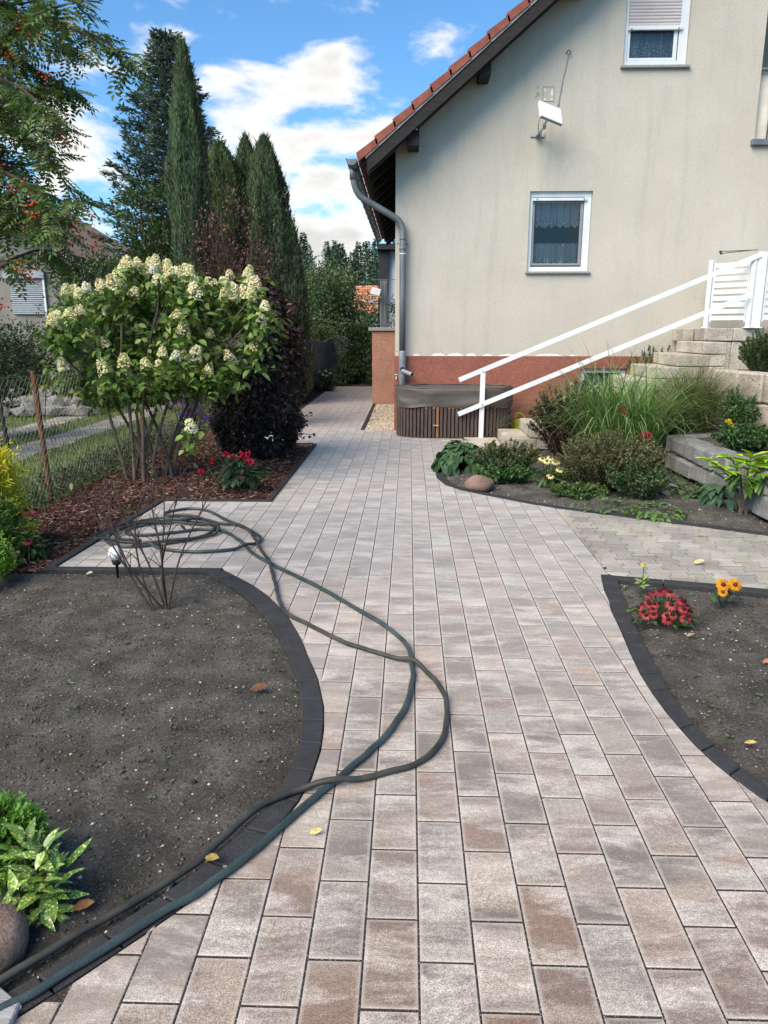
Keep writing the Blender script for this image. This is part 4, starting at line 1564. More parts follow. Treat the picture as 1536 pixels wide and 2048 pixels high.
sv.tube([(-0.105, 12.50, 1.30), (-0.105, 12.50, 1.29), (-0.105, 12.50, 1.22), (-0.105, 12.50, 0.0)], [.058, .060, .060, .056], 14)
sv.tube([(-0.20, 12.5, 1.295), (-0.10, 12.5, 1.295)], .008, 6)
sv.build('rain_sleeve', 'zinc_pale', house, True)
sp = MB()
a, b_ = Vector((-0.10, 12.46, 0.985)), Vector((0.055, 12.30, 0.93))
V, F = tube_geo([a, b_], .036, 14, False)
sp.add(V, F)
sp.build('rain_spout', 'zinc_pale', house, True)
sp = MB()
sp.tube([(-.105, 12.447, 1.01), (-.105, 12.440, 1.01)], .036, 12)
sp.build('spout_opening', 'dark_interior', house)
tp = MB()
tp.tube([(-.20, 12.60, .88), (-.20, 12.50, .88), (-.20, 12.47, .84)], .012, 8)
tp.tube([(-.235, 12.50, .92), (-.165, 12.50, .92)], .008, 6)
tp.tube([(-.20, 12.51, .88), (-.20, 12.51, .925)], .007, 6)
tp.build('water_tap', 'galvanised', house, True)

# marks and cable on the gable
cb_ = MB()
cp = [(2.335, 5.60), (2.325, 5.55), (2.30, 5.40), (2.27, 5.28), (2.255, 5.15), (2.235, 5.05), (2.225, 4.92)]
cb_.tube(smooth_path([(x, HY - .010, z) for x, z in cp], 4), .011, 6)
cb_.build('antenna_cable', 'cable_grey', house, True)
hk = MB()
hk.tube([(2.31, HY, 5.63), (2.31, HY - .05, 5.64), (2.345, HY - .055, 5.655), (2.365, HY - .05, 5.63), (2.35, HY - .045, 5.60)], .008, 6)
hk.build('cable_hook', 'rusty_steel', house, True)
mk = MB()
fx0, fx1, fz0, fz1 = 1.985, 2.155, 4.985, 5.185
for (a, b_) in (((fx0, fz0), (fx1, fz0)), ((fx1, fz0), (fx1, fz1)), ((fx1, fz1), (fx0, fz1)), ((fx0, fz1), (fx0, fz0))):
    mk.tube([(a[0], HY - .001, a[1]), ((a[0] + b_[0]) / 2 + .003, HY - .001, (a[1] + b_[1]) / 2), (b_[0], HY - .001, b_[1])], .007, 5)
mk.build('glue_outline', 'cable_grey', house)


def blob(name, cx_, cz_, rx, rz, mat, seed=0, y=HY - .003):
    n = 18
    V = [(cx_, y, cz_)] + [(cx_ + rx * math.cos(6.283 * i / n) * (1 + .35 * vnoise(i * .9, seed, 1, seed)), y + .001, cz_ + rz * math.sin(6.283 * i / n) * (1 + .35 * vnoise(i * .8, seed + 4, 1, seed))) for i in range(n)]
    put(name, V, [(0, 1 + (i + 1) % n, 1 + i) for i in range(n)], mat, house)


for sx in range(7):
    blob('glue_spot', 1.90 + random.uniform(-.035, .035), 5.10 + random.uniform(-.08, .08), .014, .018, 'stain_brown', sx)
blob('plaster_spot', 2.125, 5.10, .018, .05, 'plaster_patch', 3)
blob('plaster_spot', 2.02, 5.14, .013, .018, 'plaster_patch', 5)
blob('plaster_spot', 2.02, 5.015, .016, .016, 'plaster_patch', 6)
blob('plaster_spot', 2.125, 5.01, .018, .016, 'plaster_patch', 8)

# ---- flat satellite antenna
ant = thing('satellite_antenna', 'white flat satellite antenna panel tilted on a wall bracket', 'antenna', (1.93, HY, 4.53))
u = Vector((.90, .30, -.25)).normalized()
v = Vector((.42, -.42, -.80))
v = (v - u * u.dot(v)).normalized()
nn = u.cross(v)
R = Matrix((u, v, nn)).transposed()
pc = Vector((2.035, 12.14, 4.70))
t = MB()
t.bbox(pc, (.375, .33, .05), .012, R)
t.build('panel', 'antenna_white', ant)
t = MB()
t.bbox(pc + v * .1655, (.36, .008, .034), .002, R)
t.build('lower_edge_strip', 'grey_pvc', ant)  # grey strip along the lower edge of the panel
t = MB()
t.bbox((1.935, HY - .012, 4.52), (.22, .022, .065), .003)
t.bbox((1.905, HY - .10, 4.505), (.018, .16, .05), .003)
t.bbox((1.965, HY - .10, 4.505), (.018, .16, .05), .003)
t.build('wall_plate', 'galvanised', ant)
t = MB()
t.tube(smooth_path([(1.935, HY - .03, 4.515), (1.945, HY - .16, 4.52), (1.97, HY - .26, 4.56), (2.02, 12.19, 4.66)], 4), .018, 8)
t.bbox((1.985, 12.33, 4.57), (.05, .07, .07), .004)
t.build('arm', 'galvanised', ant, True)
t = MB()
t.tube(smooth_path([(1.925, 12.2, 4.70), (1.90, 12.3, 4.63), (1.92, 12.45, 4.55), (1.95, 12.58, 4.55)], 4), .006, 6)
t.build('lead', 'cable_grey', ant, True)

# ---- butterfly ornament on the lower purlin
bf = thing('butterfly_ornament', 'small brown butterfly ornament with cream wing spots on the roof beam', 'ornament', (0.055, 12.155, 4.52))
for sx in (-1, 1):
    t = MB()
    V, F = [], []
    for (w_, h_, dz) in ((.058, .045, .022), (.044, .040, -.028)):
        n = 10
        o = len(t.V)
        t.add([(.055 + sx * (.010 + w_ * .55 + w_ * .55 * math.cos(6.283 * i / n)), 12.150 - .012 - .02 * abs(math.cos(6.283 * i / n)), 4.52 + dz + h_ * .6 * math.sin(6.283 * i / n)) for i in range(n)], [tuple(range(n))])
    t.build('wing', 'dark_timber', bf)
    for (dx, dz, r_) in ((.045, .026, .019), (.035, -.026, .015)):
        t = MB()
        n = 10
        t.add([(.055 + sx * (dx + r_ * math.cos(6.283 * i / n)), 12.110, 4.52 + dz + r_ * .7 * math.sin(6.283 * i / n)) for i in range(n)], [tuple(range(n))])
        t.build('wing_spot', 'canvas_cream', bf)
t = MB()
t.tube([(.055, 12.135, 4.475), (.055, 12.12, 4.52), (.055, 12.13, 4.565)], [.006, .010, .005], 6)
t.build('body', 'dark_timber', bf)

# ---- terrace block behind the house
ter = thing('terrace', 'raised terrace block in pale red granulate beside the house', 'terrace', (-.81, 17.05, 0))
t = MB()
t.bbox((-.40, 19.6, .79), (.82, 5.1, 1.60), .01)
t.build('terrace_wall', 'granulate_plaster_pale', ter)
t = MB()
t.bbox((-.43, 19.6, 1.635), (.92, 5.2, .075), .008)
t.build('cap_slab', 'granite_sill', ter)
rl = MB()
rl.quad_bar((-.78, 17.12, 2.68), (-.22, 17.12, 2.68), .03, .014)
rl.quad_bar((-.78, 17.12, 1.74), (-.22, 17.12, 1.74), .025, .012)
rl.quad_bar((-.78, 17.12, 2.68), (-.78, 22.1, 2.68), .03, .014)
rl.build('railing_rail', 'zinc', ter)
for xx in (-.42, -.30, -.54):
    t = MB()
    t.tube([(xx, 17.12, 1.735), (xx, 17.12, 2.675)], .007, 6)
    t.build('railing_bar', 'zinc_pale', ter)
t = MB()
t.box((-.625, 17.14, 2.17), (.035, .04, 1.0))
t.box((-.545, 17.30, 2.17), (.12, .05, 1.0))
t.build('railing_post', 'zinc', ter)
fl_ = MB()
fl_.bbox((-.72, 17.0, 2.42), (.20, .16, .15), .01, Matrix.Rotation(.25, 3, 'Y'))
fl_.quad_bar((-.66, 17.02, 2.33), (-.62, 17.13, 2.30), .03, .03)
flo = fl_.build('flood_lamp', 'white_pvc', None)
tag(flo, 'small pale flood lamp box on the terrace railing', 'lamp')

# ================================================================== STEPS
st = thing('garden_steps', 'travertine block steps rising to the right along the house', 'steps', (1.37, 10.6, 0))
NS, SX, TR, RS = 9, 1.375, 0.326, 0.165
for k_ in range(NS):
    zt = .155 + RS * k_
    xx = SX + TR * k_
    for m_ in range(k_ + 1):
        zc = .155 + RS * m_
        L = TR + (.10 if m_ == k_ and k_ < NS - 1 else -.004)
        b1 = MB()
        b1.bbox((xx + L / 2, 11.125 + random.uniform(-.006, .006), zc - RS / 2 + .002), (L - .006, 1.05 + (.02 if m_ == k_ else 0), RS - .008), .010,
                Matrix.Rotation(random.uniform(-.006, .006), 3, 'Z'))
        b1.build('step_block', 'travertine', st)
pf = thing('stair_landing', 'travertine landing at the head of the steps under the white gate', 'landing', (4.45, 11.65, 1.0))
xx = 4.385
for q in range(7):
    L = (.42, .66, .60, .66, .62, .66, .6)[q]
    b1 = MB()
    b1.bbox((xx + L / 2, 12.12, 1.66 - .095), (L - .006, .93, .186), .010)
    b1.build('landing_block', 'travertine', pf)
    b1 = MB()
    b1.bbox((xx + L / 2, 12.13, .72), (L - .006, .90, 1.48), .010)
    b1.build('landing_base', 'travertine', pf)
    xx += L
b1 = MB()
b1.bbox((4.30, 12.32, 1.655 - .10), (.155, .50, .19), .01)
b1.build('landing_block', 'travertine', pf)
ft = thing('landing_slab', 'cream stone slab set at the foot of the steps', 'slab', (1.1, 11.2, 0))
for (xa, ya, lx, ly) in ((.86, 10.80, .50, .42), (.86, 11.225, .50, .42)):
    b1 = MB()
    b1.bbox((xa + lx / 2, ya + ly / 2, .008), (lx - .004, ly - .004, .024), .004)
    b1.build('slab_tile', 'travertine', ft)


def stone_wall(name, label, A, B, th, courses, zb, lens, mat, rough=.012, piece='wall_stone'):
    A, B = Vector(A), Vector(B)
    d = (B - A)
    L = d.length
    d.normalize()
    ang = math.atan2(d.y, d.x)
    w_ = thing(name, label, 'wall', (A.x, A.y, zb))
    R = Matrix.Rotation(ang, 3, 'Z')
    z = zb
    for ci, h in enumerate(courses):
        s = -random.uniform(0, .2) * (ci % 2)
        while s < L:
            l_ = random.uniform(*lens)
            a, e = max(s, 0), min(s + l_, L)
            if L - e < .12:
                e = L
            if e - a > .03:
                V, F = chamfer_box((e - a - .012, th + random.uniform(-.03, .03), h - .012), .022)
                c = A + d * ((a + e) / 2)
                W = []
                for v in V:
                    v = Vector(v)
                    v += Vector((vnoise(v.x * 7 + s, v.z * 9, 1, ci), vnoise(v.y * 7 + s, v.x * 9, 1, ci + 3), vnoise(v.z * 7, v.y * 9 + s, 1, ci + 5))) * rough
                    w3_ = R @ v
                    W.append((c.x + w3_.x, c.y + w3_.y, z + h / 2 + w3_.z))
                put(piece, W, F, mat, w_)
            s = e
        z += h
    return w_


stone_wall('granite_wall', 'low grey granite block wall holding the raised bed', (3.24, 9.10), (3.30, 6.45), .24, (.21, .205), 0.0, (.27, .46), 'granite_grey', .04)
stone_wall('granite_wall_end', 'short granite return wall behind the tall grass', (3.13, 9.02), (3.9, 9.35), .2, (.21, .205), 0.0, (.3, .4), 'granite_grey', .02)
stone_wall('travertine_wall', 'high travertine retaining wall running toward the camera at right', (4.25, 10.56), (4.72, 8.0), .26, (.38, .375, .365), 0.0, (.42, .62), 'travertine', .016)
rb = put('raised_bed', [(3.3, 6.4, .375), (5.0, 6.4, .375), (4.7, 8.0, .38), (4.2, 10.6, .40), (3.3, 10.6, .40)], [(0, 1, 2, 3, 4)], 'garden_soil')
tag(rb, 'soil of the raised bed above the granite wall', kind='structure')
rb = put('upper_bed', [(4.30, 10.60, 1.06), (4.78, 8.0, 1.06), (9, 8.0, 1.06), (9, 11.66, 1.06), (4.41, 11.66, 1.06), (4.41, 10.60, 1.06)], [(0, 1, 2, 3, 4, 5)], 'garden_soil')
tag(rb, 'soil of the upper bed above the travertine wall', kind='structure')

# ---- handrail
hr = thing('handrail', 'white painted double handrail climbing beside the steps', 'handrail', (1.12, 11.6, 0))
RY = 11.60
zr = lambda x: .896 + (2.681 - .896) / (5.041 - .762) * (x - .762)
zl = lambda x: .383 + (2.127 - .383) / (4.94 - .759) * (x - .759)
t = MB()
t.quad_bar((.762, RY, zr(.762)), (5.06, RY, zr(5.06)), .03, .068)
t.build('top_rail', 'white_paint', hr)
t = MB()
t.quad_bar((.759, RY - .034, zl(.759)), (4.94, RY - .034, zl(4.94)), .03, .068)
t.build('lower_rail', 'white_paint', hr)
t = MB()
t.quad_bar((1.115, RY, 0), (1.120, RY, zr(1.12) - .036), .072, .035, up=(0, 1, 0))
t.build('post', 'white_paint', hr)
t = MB()
for xx, zz in ((1.118, zr(1.118) - .02), (1.118, zl(1.118) + .0)):
    t.tube([(xx, RY - .022 - (.03 if zz < .8 else 0), zz), (xx, RY - .03 - (.03 if zz < .8 else 0), zz)], .011, 8)
t.build('bolt', 'galvanised', hr)

# ---- slatted gate at the head of the steps


def slat_panel(name, label, a, b_, z0, z1, n, cat='gate'):
    a, b_ = Vector(a), Vector(b_)
    d = (b_ - a).normalized()
    g = thing(name, label, cat, (a.x, a.y, z0))
    for p in (a, b_):
        t = MB()
        t.bbox((p.x, p.y, (z0 + z1) / 2), (.07, .07, z1 - z0), .006, Matrix.Rotation(math.atan2(d.y, d.x), 3, 'Z'))
        t.build('post', 'white_paint', g)
        t = MB()
        t.bbox((p.x, p.y, z0 + .006), (.11, .11, .014), .003, Matrix.Rotation(math.atan2(d.y, d.x), 3, 'Z'))
        t.build('base_plate', 'white_paint', g)
    p0, p1 = a + d * .05, b_ - d * .05
    h = (z1 - z0 - .14) / n
    for q in range(n):
        z = z0 + .10 + h * (q + .5)
        t = MB()
        t.quad_bar((p0.x, p0.y, z), (p1.x, p1.y, z), .018, h * .68)
        t.build('slat', 'white_paint', g)
    for p in (p0 + d * .012, p1 - d * .012):
        t = MB()
        t.box((p.x, p.y, (z0 + z1) / 2 + .03), (.024, .028, z1 - z0 - .12), Matrix.Rotation(math.atan2(d.y, d.x), 3, 'Z'))
        t.build('stile', 'white_paint', g)
    return g


slat_panel('slat_gate', 'white slatted side panel between handrail and house wall', (4.60, 12.20), (5.00, 11.64), 1.66, 2.66, 9)
slat_panel('slat_gate', 'white slatted gate at the far right above the landing', (5.11, 11.60), (6.3, 11.55), 1.66, 2.72, 9)
t = MB()
t.bbox((5.06, 11.63, 2.20), (.05, .05, 1.06), .004)
tag(t.build('gate_post', 'white_paint', None), 'white post between the two slatted panels', 'post')
cd = thing('clothes_dryer', 'dark folding rods lying over the slatted panel', 'rods', (4.75, 11.9, 2.66))
for q in range(2):
    t = MB()
    t.tube([(4.62, 11.98 - q * .03, 2.765 - q * .03), (5.05, 11.75 - q * .04, 2.765)], .006, 6)
    t.build('rod', 'black_plastic', cd)
    t = MB()
    t.tube([(4.605, 11.985 - q * .03, 2.764 - q * .03), (4.635, 11.97 - q * .03, 2.766 - q * .03)], .014, 8)
    t.build('end_cap', 'rubber_black', cd)

# ================================================================== TUB
tub = thing('garden_tub', 'oval slatted wooden tub under a brown fitted cover', 'tub', (.715, 12.07, 0))
TA, TBb, TC = .895, .43, (.715, 12.07)


def sup(t_, a=TA, b_=TBb, n=2.7):
    c, s = math.cos(t_), math.sin(t_)
    return (TC[0] + a * math.copysign(abs(c) ** (2 / n), c), TC[1] + b_ * math.copysign(abs(s) ** (2 / n), s))


ring = [sup(6.283185 * i / 720) for i in range(720)]
cum = [0]
for i in range(720):
    a, b_ = ring[i], ring[(i + 1) % 720]
    cum.append(cum[-1] + math.hypot(a[0] - b_[0], a[1] - b_[1]))
NSL = 76


def at_len(s):
    s %= cum[-1]
    i = int(np.searchsorted(cum, s, side='right')) - 1
    i = min(i, 719)
    f = (s - cum[i]) / (cum[i + 1] - cum[i])
    a, b_ = ring[i], ring[(i + 1) % 720]
    return Vector((a[0] + (b_[0] - a[0]) * f, a[1] + (b_[1] - a[1]) * f)), Vector((b_[0] - a[0], b_[1] - a[1])).normalized()


w_ = cum[-1] / NSL
for q in range(NSL):
    p, d = at_len((q + .5) * w_)
    R = Matrix.Rotation(math.atan2(d.y, d.x), 3, 'Z')
    fresh = .33 < p.x < .62 and p.y < 12 and random.random() < .55
    t = MB()
    t.bbox((p.x, p.y, .272), (w_ * random.uniform(.64, .72), .022, .53), .003, R)
    t.build('slat', 'tub_slat_fresh' if fresh else 'tub_slat', tub)
    if p.y < 12.0:
        t = MB()
        t.box((p.x + d.y * .001, p.y - abs(d.x) * .0005, .50), (w_ * .725, .0235, .09), R)
        if random.random() < .45:
            t.build('slat_top', 'tub_slat_fresh', tub)
t = MB()
n = 96
V = [(*sup(6.2832 * i / n, TA - .02, TBb - .02), z) for z in (.01, .70) for i in range(n)]
t.add(V, [(i, (i + 1) % n, n + (i + 1) % n, n + i) for i in range(n)])
t.build('drum', 'tub_drum', tub, True)
n, nz = 180, 10
V = []
for j in range(nz + 1):
    f = j / nz
    for i in range(n):
        th = 6.2832 * i / n
        sag = .020 * math.sin(th * 5 + 6 * f) * (1 - f) + .016 * vnoise(th * 3.2, f * 5, 1, 4) + .02 * max(0, math.sin((th - 4.4) * 3)) * math.sin(f * 9)
        off = .022 + max(-.004, sag * (1 - f * .6))
        bz = .475 + .02 * vnoise(th * 2.2, 3, 1, 7) + .012 * math.sin(th * 3)
        x, y = sup(th, TA + off, TBb + off)
        V.append((x, y, bz + (.765 - bz) * f))
for j in range(1, 9):                                        # the cover sags inside the rim
    f = j / 8
    for i in range(n):
        th = 6.2832 * i / n
        x, y = sup(th, (TA + .012) * (1 - f) + .001, (TBb + .012) * (1 - f) + .001)
        V.append((x, y, .765 - .10 * math.sin(f * 1.57) + .05 * vnoise(x * 6, y * 9, 1, 2) * math.sin(f * 3.14)))
F = [(j * n + i, j * n + (i + 1) % n, (j + 1) * n + (i + 1) % n, (j + 1) * n + i) for j in range(nz + 8) for i in range(n)]
put('cover', V, F, 'tarp_brown', tub, None, True)
t = MB()
t.tube([(*sup(6.2832 * i / 120, TA + .018, TBb + .018), .768 + .004 * math.sin(i * .7)) for i in range(121)], .009, 6)
t.build('cover_piping', 'tarp_brown', tub, True)
for q in range(3):
    t = MB()
    V, F = lathe([(.011, 0), (.011, .012), (.006, .016)], 10)
    p, d = at_len(0)
    t.add([(.40 + q * .028 + v[0], 11.625 - v[2], .20 + v[1]) for v in V], F)
    t.build('valve_knob', 'steel', tub)

# ---- watering can
wc = thing('watering_can', 'yellow plastic watering can between tub and steps', 'watering can', (1.76, 12.25, 0))
t = MB()
V, F = lathe([(.085, 0), (.092, .02), (.088, .16), (.075, .205), (.055, .215)], 20, (1.76, 12.25, 0.02))
t.add(V, F)
t.build('body', 'yellow_plastic', wc, True)
t = MB()
t.tube(smooth_path([(1.70, 12.23, .08), (1.64, 12.21, .16), (1.60, 12.19, .28), (1.57, 12.18, .33)], 4), [.024] * 5 + [.02] * 4 + [.017] * 4, 8)
t.build('spout', 'yellow_plastic', wc, True)
t = MB()
t.tube(smooth_path([(1.72, 12.25, .22), (1.74, 12.25, .31), (1.82, 12.25, .32), (1.875, 12.25, .24), (1.865, 12.25, .12), (1.84, 12.25, .08)], 5), .014, 8)
t.build('handle', 'yellow_plastic', wc, True)

# ================================================================== HOSES
HA = [(-1.30, 1.28), (-1.15, 1.46), (-1.048, 1.58), (-0.99, 1.649), (-0.919, 1.736), (-0.775, 1.893), (-0.664, 2.036), (-0.601, 2.17), (-0.514, 2.329), (-0.404, 2.427), (-0.244, 2.485), (-0.097, 2.547), (0.036, 2.619), (0.128, 2.747), (0.174, 2.947), (0.178, 3.172), (0.127, 3.373), (0.043, 3.51), (-0.111, 3.623), (-0.332, 3.775), (-0.519, 3.977), (-0.689, 4.162), (-0.782, 4.366), (-0.877, 4.736), (-0.978, 5.11), (-1.085, 5.412), (-1.19, 5.693), (-1.313, 6.002), (-1.468, 6.207), (-1.66, 6.302), (-1.863, 6.418), (-2.12, 6.43), (-2.38, 6.33), (-2.52, 6.10), (-2.545, 5.86), (-2.46, 5.73), (-2.25, 5.68), (-1.98, 5.66), (-1.72, 5.74), (-1.58, 5.92), (-1.60, 6.12), (-1.78, 6.24), (-2.04, 6.27), (-2.28, 6.20), (-2.40, 6.02), (-2.33, 5.80), (-2.10, 5.66)]
HB = [(-1.25, 1.26), (-1.12, 1.39), (-1.004, 1.497), (-0.917, 1.58), (-0.739, 1.787), (-0.616, 1.918), (-0.5, 2.088), (-0.385, 2.297), (-0.248, 2.526), (-0.106, 2.778), (-0.005, 3.073), (0.03, 3.37), (0.018, 3.658), (-0.036, 3.852), (-0.154, 4.063), (-0.347, 4.337), (-0.567, 4.647), (-0.767, 4.895), (-1.011, 5.192), (-1.164, 5.41), (-1.297, 5.675), (-1.426, 5.89), (-1.565, 6.041), (-1.745, 6.083), (-1.92, 5.98), (-2.16, 5.88), (-2.32, 5.95), (-2.33, 6.12), (-2.15, 6.30), (-1.9, 6.36), (-1.72, 6.28), (-1.62, 6.10), (-1.66, 5.88), (-1.85, 5.68), (-2.12, 5.56), (-2.30, 5.60), (-2.44, 5.82), (-2.40, 6.12), (-2.22, 6.36), (-1.95, 6.33), (-1.85, 6.45), (-1.98, 6.56), (-2.17, 6.56), (-2.21, 6.68), (-2.04, 6.82), (-1.84, 6.73), (-1.62, 6.43), (-1.36, 6.12), (-1.19, 5.85), (-1.19, 5.68), (-1.32, 5.51), (-1.58, 5.43), (-1.84, 5.48), (-2.02, 5.60)]


def hose(name, label, P, r, mat, crossings):
    # where one run of hose lies over another it is lifted by one hose thickness
    Q = smooth_path([(p[0], p[1], 0) for p in P], 7)
    Z = np.full(len(Q), r + .002)
    return name, label, Q, r, mat, Z


def lift(Q, Z, r, others):
    pts = [np.array(q)[:2] for q in Q]
    for (oQ, oZ, orr) in others:
        O = np.array([q[:2] for q in oQ])
        for i, p in enumerate(pts):
            d = np.hypot(O[:, 0] - p[0], O[:, 1] - p[1])
            j = int(d.argmin())
            lim = (r + orr) * 2.4
            if d[j] < lim:
                Z[i] = max(Z[i], oZ[j] + (r + orr) * max(0, 1 - (d[j] / lim) ** 2) * .98)
    return Z


def self_lift(Q, Z, r):
    O = np.array([q[:2] for q in Q])
    for i in range(len(Q)):
        if i < 14:
            continue
        d = np.hypot(O[:i - 12, 0] - O[i, 0], O[:i - 12, 1] - O[i, 1])
        j = int(d.argmin())
        lim = r * 4.6
        if d[j] < lim:
            Z[i] = max(Z[i], Z[j] + 2 * r * max(0, 1 - (d[j] / lim) ** 2) * .97)
    return Z


rA, rB = .0118, .0128
def wob(P, sd):
    # a hose that has lain about keeps small bends
    return [(p[0] + .007 * vnoise(p[0] * 9, p[1] * 9, 1, sd), p[1] + .007 * vnoise(p[0] * 9 + 5, p[1] * 9, 1, sd), p[2]) for p in P]


QB = wob(smooth_path([(p[0], p[1], 0) for p in HB], 8), 3)
ZB = self_lift(QB, np.full(len(QB), rB + .003), rB)
QA = wob(smooth_path([(p[0], p[1], 0) for p in HA], 8), 8)
ZA = self_lift(QA, np.full(len(QA), rA + .003), rA)
ZA = lift(QA, ZA, rA, [(QB, ZB, rB)])


def sm(Z):
    for _ in range(3):
        Z = np.convolve(np.r_[Z[0], Z, Z[-1]], [.25, .5, .25], 'valid')
    return Z


ZA, ZB = sm(ZA), sm(ZB)
for (nm, lb, Q, Z, r, mt) in (('garden_hose', 'dark matte garden hose, the upper run where both leave the picture at lower left', QA, ZA, rA, 'hose_dark'),
                              ('garden_hose', 'blue green braided garden hose, the lower run at lower left', QB, ZB, rB, 'hose_blue')):
    V, F = tube_geo([(q[0], q[1], z) for q, z in zip(Q, Z)], r, 12)
    o = put(nm, V, F, mt, None, None, True)
    tag(o, lb, 'hose', 'garden hoses lying coiled on the path')

# ---- two weathered planks at the lower left corner
for (c, s, a, lb) in (((-1.035, 1.535, .0), (.16, .05, .03), -.55, 'short weathered grey plank under the dark hose at lower left'),
                      ((-1.00, 1.455, .006), (.09, .13, .03), .1, 'weathered grey plank end under the blue hose at lower left')):
    t = MB()
    t.bbox(c, s, .004, Matrix.Rotation(a, 3, 'Z'))
    tag(t.build('wooden_plank', 'weathered_wood', None), lb, 'plank')

# ================================================================== FENCE AND NEIGHBOURS
fx = -3.52
fe = thing('wire_fence', 'rusty chain link fence with angle iron posts along the mulch bed', 'fence', (fx, 7.2, 0))
for (yy, lean) in ((4.6, .02), (7.2, -.05), (9.9, .02), (12.6, .0), (15.3, .02)):
    t = MB()
    t.quad_bar((fx, yy, -.1), (fx + lean, yy, 1.26), .05, .008, up=(1, 0, 0))
    t.quad_bar((fx - .025, yy + .02, -.1), (fx - .025 + lean, yy + .02, 1.26), .008, .05, up=(1, 0, 0))
    t.tube([(fx - .01, yy - .005, -.1), (fx - .01 + lean, yy - .005, 1.26)], .022, 8)
    t.build('post', 'rusty_steel', fe)
t = MB()
pitch, z0_, z1_ = .078, .02, 1.24
nz = int((z1_ - z0_) / (pitch * .62))
y = 3.4
q = 0
while y < 15.4:
    pts = []
    for j in range(nz + 1):
        yy = y + (pitch * .5 if j % 2 else 0)
        bow = .02 * vnoise(y * .8, j * .15, 1, 6)
        pts.append((fx + .03 + bow + (.0022 if (j + q) % 2 else -.0022), yy, z0_ + j * pitch * .62))
    V, F = tube_geo(pts, .0017, 3, False)
    t.add(V, F)
    pts = [(p[0] - .001, 2 * y + pitch * .5 - p[1] + pitch * .25 + pitch * .25, p[2]) for p in pts]
    V, F = tube_geo(pts, .0017, 3, False)
    t.add(V, F)
    y += pitch
    q += 1
t.build('wire_mesh', 'fence_wire', fe)
t = MB()
for zz in (.46, 1.24):
    t.tube([(fx + .03, yy, zz + .012 * math.sin(yy * 2.4)) for yy in np.arange(3.4, 15.5, .3)], .0022, 4)
t.build('tension_wire', 'fence_wire', fe)
t = MB()
t.tube([(-4.80, 8.86, -.1), (-4.83, 8.87, .5), (-4.90, 8.88, 1.22)], [.028, .025, .02], 7)
tag(t.build('garden_stake', 'dark_stake', None, True), 'dark wooden stake standing in the neighbouring lawn', 'stake')

# old board fence beside the far path
of = thing('board_fence', 'old grey board fence beside the far end of the path', 'fence', (-2.6, 19, 0))
yy = 16.6
while yy < 24.3:
    t = MB()
    xx = -2.78 + (yy - 16.6) * .05
    h = 1.33 + random.uniform(-.03, .03) + .05 * math.sin(yy * 1.9)
    t.box((xx, yy, h / 2), (.022, .155, h), Matrix.Rotation(random.uniform(-.03, .03) + .02, 3, 'Z'))
    t.build('board', 'old_board', of)
    yy += .163
xx = -2.38
while xx < -.7:
    t = MB()
    h = 1.38 + random.uniform(-.03, .03)
    t.box((xx, 24.55, h / 2), (.155, .022, h))
    t.build('board', 'old_board', of)
    xx += .163

# neighbouring house on the left
nh = thing('neighbour_house', 'grey rendered neighbouring house with brown roof and lowered shutter at left', 'house', (-9, 20, 0))
t = MB()
t.add([(-15, 20, 0), (-8.95, 20, 0), (-8.95, 20, 3.35), (-12, 20, 5.15), (-15, 20, 3.35)], [(0, 1, 2, 3, 4)])
t.add([(-8.95, 20, 0), (-8.95, 28, 0), (-8.95, 28, 3.35), (-8.95, 20, 3.35)], [(0, 1, 2, 3)])
t.build('wall', 'neighbour_render', nh)
t = MB()
for sx in (1, -1):
    e = -12 + sx * 3.66
    V = []
    for y in (19.45, 28.5):
        V += [(e, y, 3.28), (-12, y, 5.38), (-12, y, 5.52), (e, y, 3.42)]
    t.add(V, [(0, 1, 2, 3), (7, 6, 5, 4), (0, 4, 5, 1), (1, 5, 6, 2), (2, 6, 7, 3), (3, 7, 4, 0)])
rfo = t.build('roof', 'old_roof_tile', nh)
t = MB()
for sx in (1, -1):
    e = -12 + sx * 3.62
    V = []
    for y in (19.42, 19.47):
        V += [(e, y, 3.14), (-12, y, 5.22), (-12, y, 5.375), (e, y, 3.275)]
    t.add(V, [(0, 1, 2, 3), (7, 6, 5, 4), (0, 4, 5, 1), (1, 5, 6, 2), (2, 6, 7, 3), (3, 7, 4, 0)])
t.box((-8.42, 24, 3.22), (.10, 9, .12))
t.build('fascia', 'black_roof', nh)
wn_ = MB()
wn_.box((-9.87, 19.94, 2.99), (1.06, .14, .18))
wn_.build('shutter_box', 'shutter_blue', nh)
t = MB()
for q in range(17):
    z = 2.88 - q * .052
    t = MB()
    t.add([(-10.28, 19.955, z), (-9.42, 19.955, z), (-9.42, 19.935, z - .024), (-10.28, 19.935, z - .024), (-10.28, 19.955, z - .049), (-9.42, 19.955, z - .049)], [(3, 2, 1, 0), (4, 5, 2, 3)])
    t.build('shutter_slat', 'shutter_blue', nh)
t = MB()
t.box((-9.39, 19.95, 2.32), (.05, .06, 1.2))
t.build('shutter_rail', 'white_pvc', nh)

